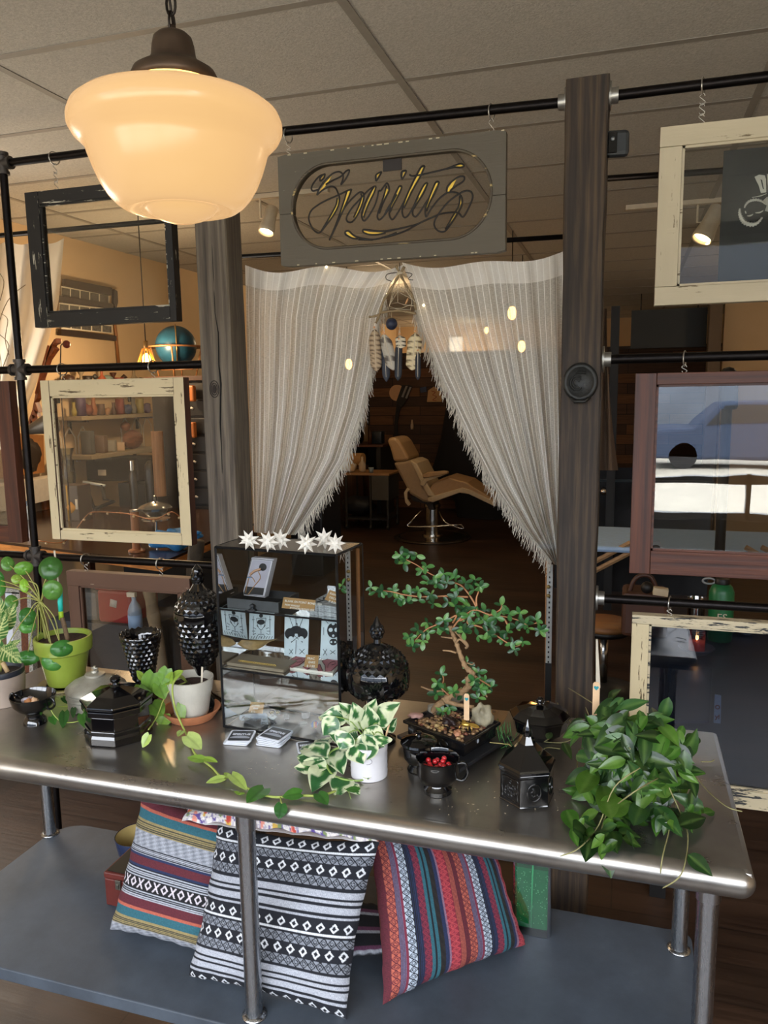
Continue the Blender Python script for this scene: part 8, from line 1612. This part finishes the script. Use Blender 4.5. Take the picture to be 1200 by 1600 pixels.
# trunk : traced on the plane of the trunk, with depth wobble
Yb = cB.y+.035; C3 = lambda x, y, dy=0.0: pY(560+x/3.53, 840+y/3.53, Yb+dy); bark = M('bonsai_bark', 'a5845e', .85, var=.5, scale=70, bump=1.0, bscale=90)
g = G()
tr_ = [(470, 905), (510, 870), (580, 845), (610, 815), (605, 780), (630, 750), (590, 710), (560, 640), (540, 580), (520, 530), (505, 490)]
Pq = cr([C3(x, y, .01*math.sin(i)) for i, (x, y) in enumerate(tr_)], 5); nP = len(Pq); g.tube(Pq, [(.0085-.0045*i/nP)*(1+.22*math.sin(i*2.3)) for i in range(nP)], 12)
for pts, r0, r1 in (([(470, 905), (430, 930), (410, 960)], .008, .006), ([(480, 900), (540, 920), (640, 935)], .006, .004), ([(505, 490), (540, 520), (600, 590), (590, 610)], .004, .003), ([(540, 580), (560, 560), (600, 600)], .003, .002), ([(540, 635), (500, 625), (465, 622)], .0026, .0016), ([(520, 555), (490, 552), (455, 547)], .0026, .0012), ([(470, 850), (410, 845), (345, 822)], .003, .0016), ([(600, 690), (625, 700), (640, 690)], .002, .001), ([(640, 760), (680, 830), (710, 880)], .003, .0016)):
    q_ = cr([C3(*p) for p in pts], 4); g.tube(q_, [r0+(r1-r0)*i/len(q_) for i in range(len(q_))], 8)
g.build('trunk', bark, t)
brm = M('young_branch', 'b07a50', .6, var=.25, scale=80); g = G()
br = [[(520, 500), (560, 450), (640, 400), (720, 425), (800, 435), (880, 455), (930, 480), (985, 470)], [(655, 390), (630, 345), (600, 300), (560, 260), (500, 240), (430, 215), (380, 190), (320, 150), (270, 125), (225, 100)], [(605, 328), (500, 322), (420, 325), (330, 325), (250, 315), (190, 300), (130, 290), (90, 275)], [(520, 470), (540, 430), (480, 460), (420, 485), (370, 510), (320, 560), (300, 590)], [(640, 420), (600, 470), (680, 495), (760, 540), (820, 580), (860, 600), (900, 590)], [(655, 400), (650, 340), (665, 290), (670, 260)], [(720, 430), (780, 400), (790, 370)], [(800, 440), (830, 500), (810, 530)], [(640, 760), (680, 790), (730, 820)], [(500, 870), (460, 830), (470, 780), (455, 740)], [(560, 460), (600, 440), (640, 420)]]
for j, pts in enumerate(br):
    q_ = cr([C3(x, y, .02*math.sin(j*1.7)*i/len(pts)) for i, (x, y) in enumerate(pts)], 4); G().tube(q_, [.0024-.0015*i/len(q_) for i in range(len(q_))], 7).build('branch', brm, t)
ros = [(235, 95, 3), (285, 85, 2), (320, 100, 2), (215, 110, 2), (250, 140, 3), (350, 180, 4), (375, 160, 2), (390, 235, 2), (430, 255, 3), (470, 200, 3), (490, 250, 3), (530, 220, 4), (590, 250, 3), (645, 235, 2), (670, 270, 3), (640, 290, 2), (545, 290, 3), (70, 275, 3), (95, 300, 1), (130, 300, 4), (190, 290, 4), (220, 335, 4), (255, 340, 2), (290, 305, 3), (330, 295, 3), (330, 345, 1), (400, 315, 4), (415, 365, 3), (380, 250, 1), (495, 355, 2), (540, 330, 3), (535, 375, 3), (455, 220, 2), (700, 400, 3), (790, 375, 3), (760, 440, 5), (745, 490, 4), (830, 420, 3), (890, 415, 3), (870, 490, 4), (920, 475, 4), (935, 500, 2), (980, 455, 3), (1000, 510, 5), (820, 520, 3), (800, 560, 3), (730, 545, 3), (850, 585, 3), (860, 620, 3), (905, 575, 3), (590, 380, 3), (560, 440, 5), (610, 430, 4), (650, 410, 4), (600, 495, 5), (640, 470, 4), (560, 500, 3), (690, 450, 4), (470, 455, 4), (475, 505, 4), (440, 495, 3), (380, 470, 3), (385, 525, 3), (330, 510, 3), (355, 570, 3), (280, 550, 4), (298, 600, 3), (580, 520, 3), (660, 540, 2), (455, 755, 3), (435, 800, 4), (470, 835, 4), (430, 860, 3), (530, 850, 4), (570, 860, 2), (660, 745, 4), (640, 790, 5), (700, 790, 4), (670, 830, 5), (730, 825, 3), (700, 850, 3), (660, 885, 3), (600, 690, 2), (500, 935, 4), (460, 960, 4), (620, 790, 3), (745, 515, 2), (710, 520, 2), (620, 380, 2)]
g = LG_(); bg_ = [hx(x) for x in ('356434', '2a5230', '4a7a40', '244828', '5f8a48')]; R_ = random.Random(17)
for (x, y, n_) in ros:
    c = C3(x, y, R_.uniform(-.025, .025)); out = Vector((R_.uniform(-1, 1), R_.uniform(-.6, 0), R_.uniform(-.3, .6)))
    for k in range(n_+1):
        a = 2*PI*k/(n_+1)+R_.uniform(-.5, .5); d = Vector((math.cos(a), R_.uniform(-.5, .4), math.sin(a)*.9)); ln = R_.uniform(.014, .023); b = R_.choice(bg_); b2 = tuple(x_*1.3 for x_ in b[:3])+(1,)
        g.fleaf(c, c+d.normalized()*ln, ln*R_.uniform(.46, .58), face_cam(c)+Vector((R_.uniform(-.5, .5), 0, R_.uniform(-.1, .9))), lambda u, tt: b2 if abs(u) < .1 else b, .15, .2, tipk=1.0, nu=4, nv=9)
g.build('foliage', LEAF, t)
hq = pY(729, 1084, rimq[1].y+.03); heart_stick(t, hq-Vector((0, 0, .06)), hq, .0058)
# brown paper and little wire sprig between tray and dish
q_ = [pZ(x, y, TZ+.002) for x, y in ((775, 1150), (798, 1108), (812, 1148), (800, 1158))]; tag(G().prism(q_, (0, 0, .002)).build('kraft_paper', M('kraft_sheet', '8a7a62', .8), org=q_[0], smooth=False), 'torn piece of brown paper lying behind the hexagonal jar', 'paper')
t = thing('pine_sprig', 'tangle of green sprigs and pale twigs between the bonsai tray and the hexagonal jar', 'sprig', tp(790, 1160)); g = G(); R_ = random.Random(9)
for i in range(26): a = tp(R_.uniform(778, 805), R_.uniform(1150, 1172)); g.tube([a+Vector((0, 0, .002)), a+Vector((R_.uniform(-.015, .015), R_.uniform(-.01, .01), R_.uniform(.01, .05)))], .0009, 4)
g.build('needles', M('needle_green', '3f7a3c', .5), t); G().tube([pZ(765, 1160, TZ+.035), pZ(795, 1163, TZ+.03), pZ(806, 1172, TZ+.02)], .0012, 5).build('twig', M('pale_twig', 'a89a60', .6), t)
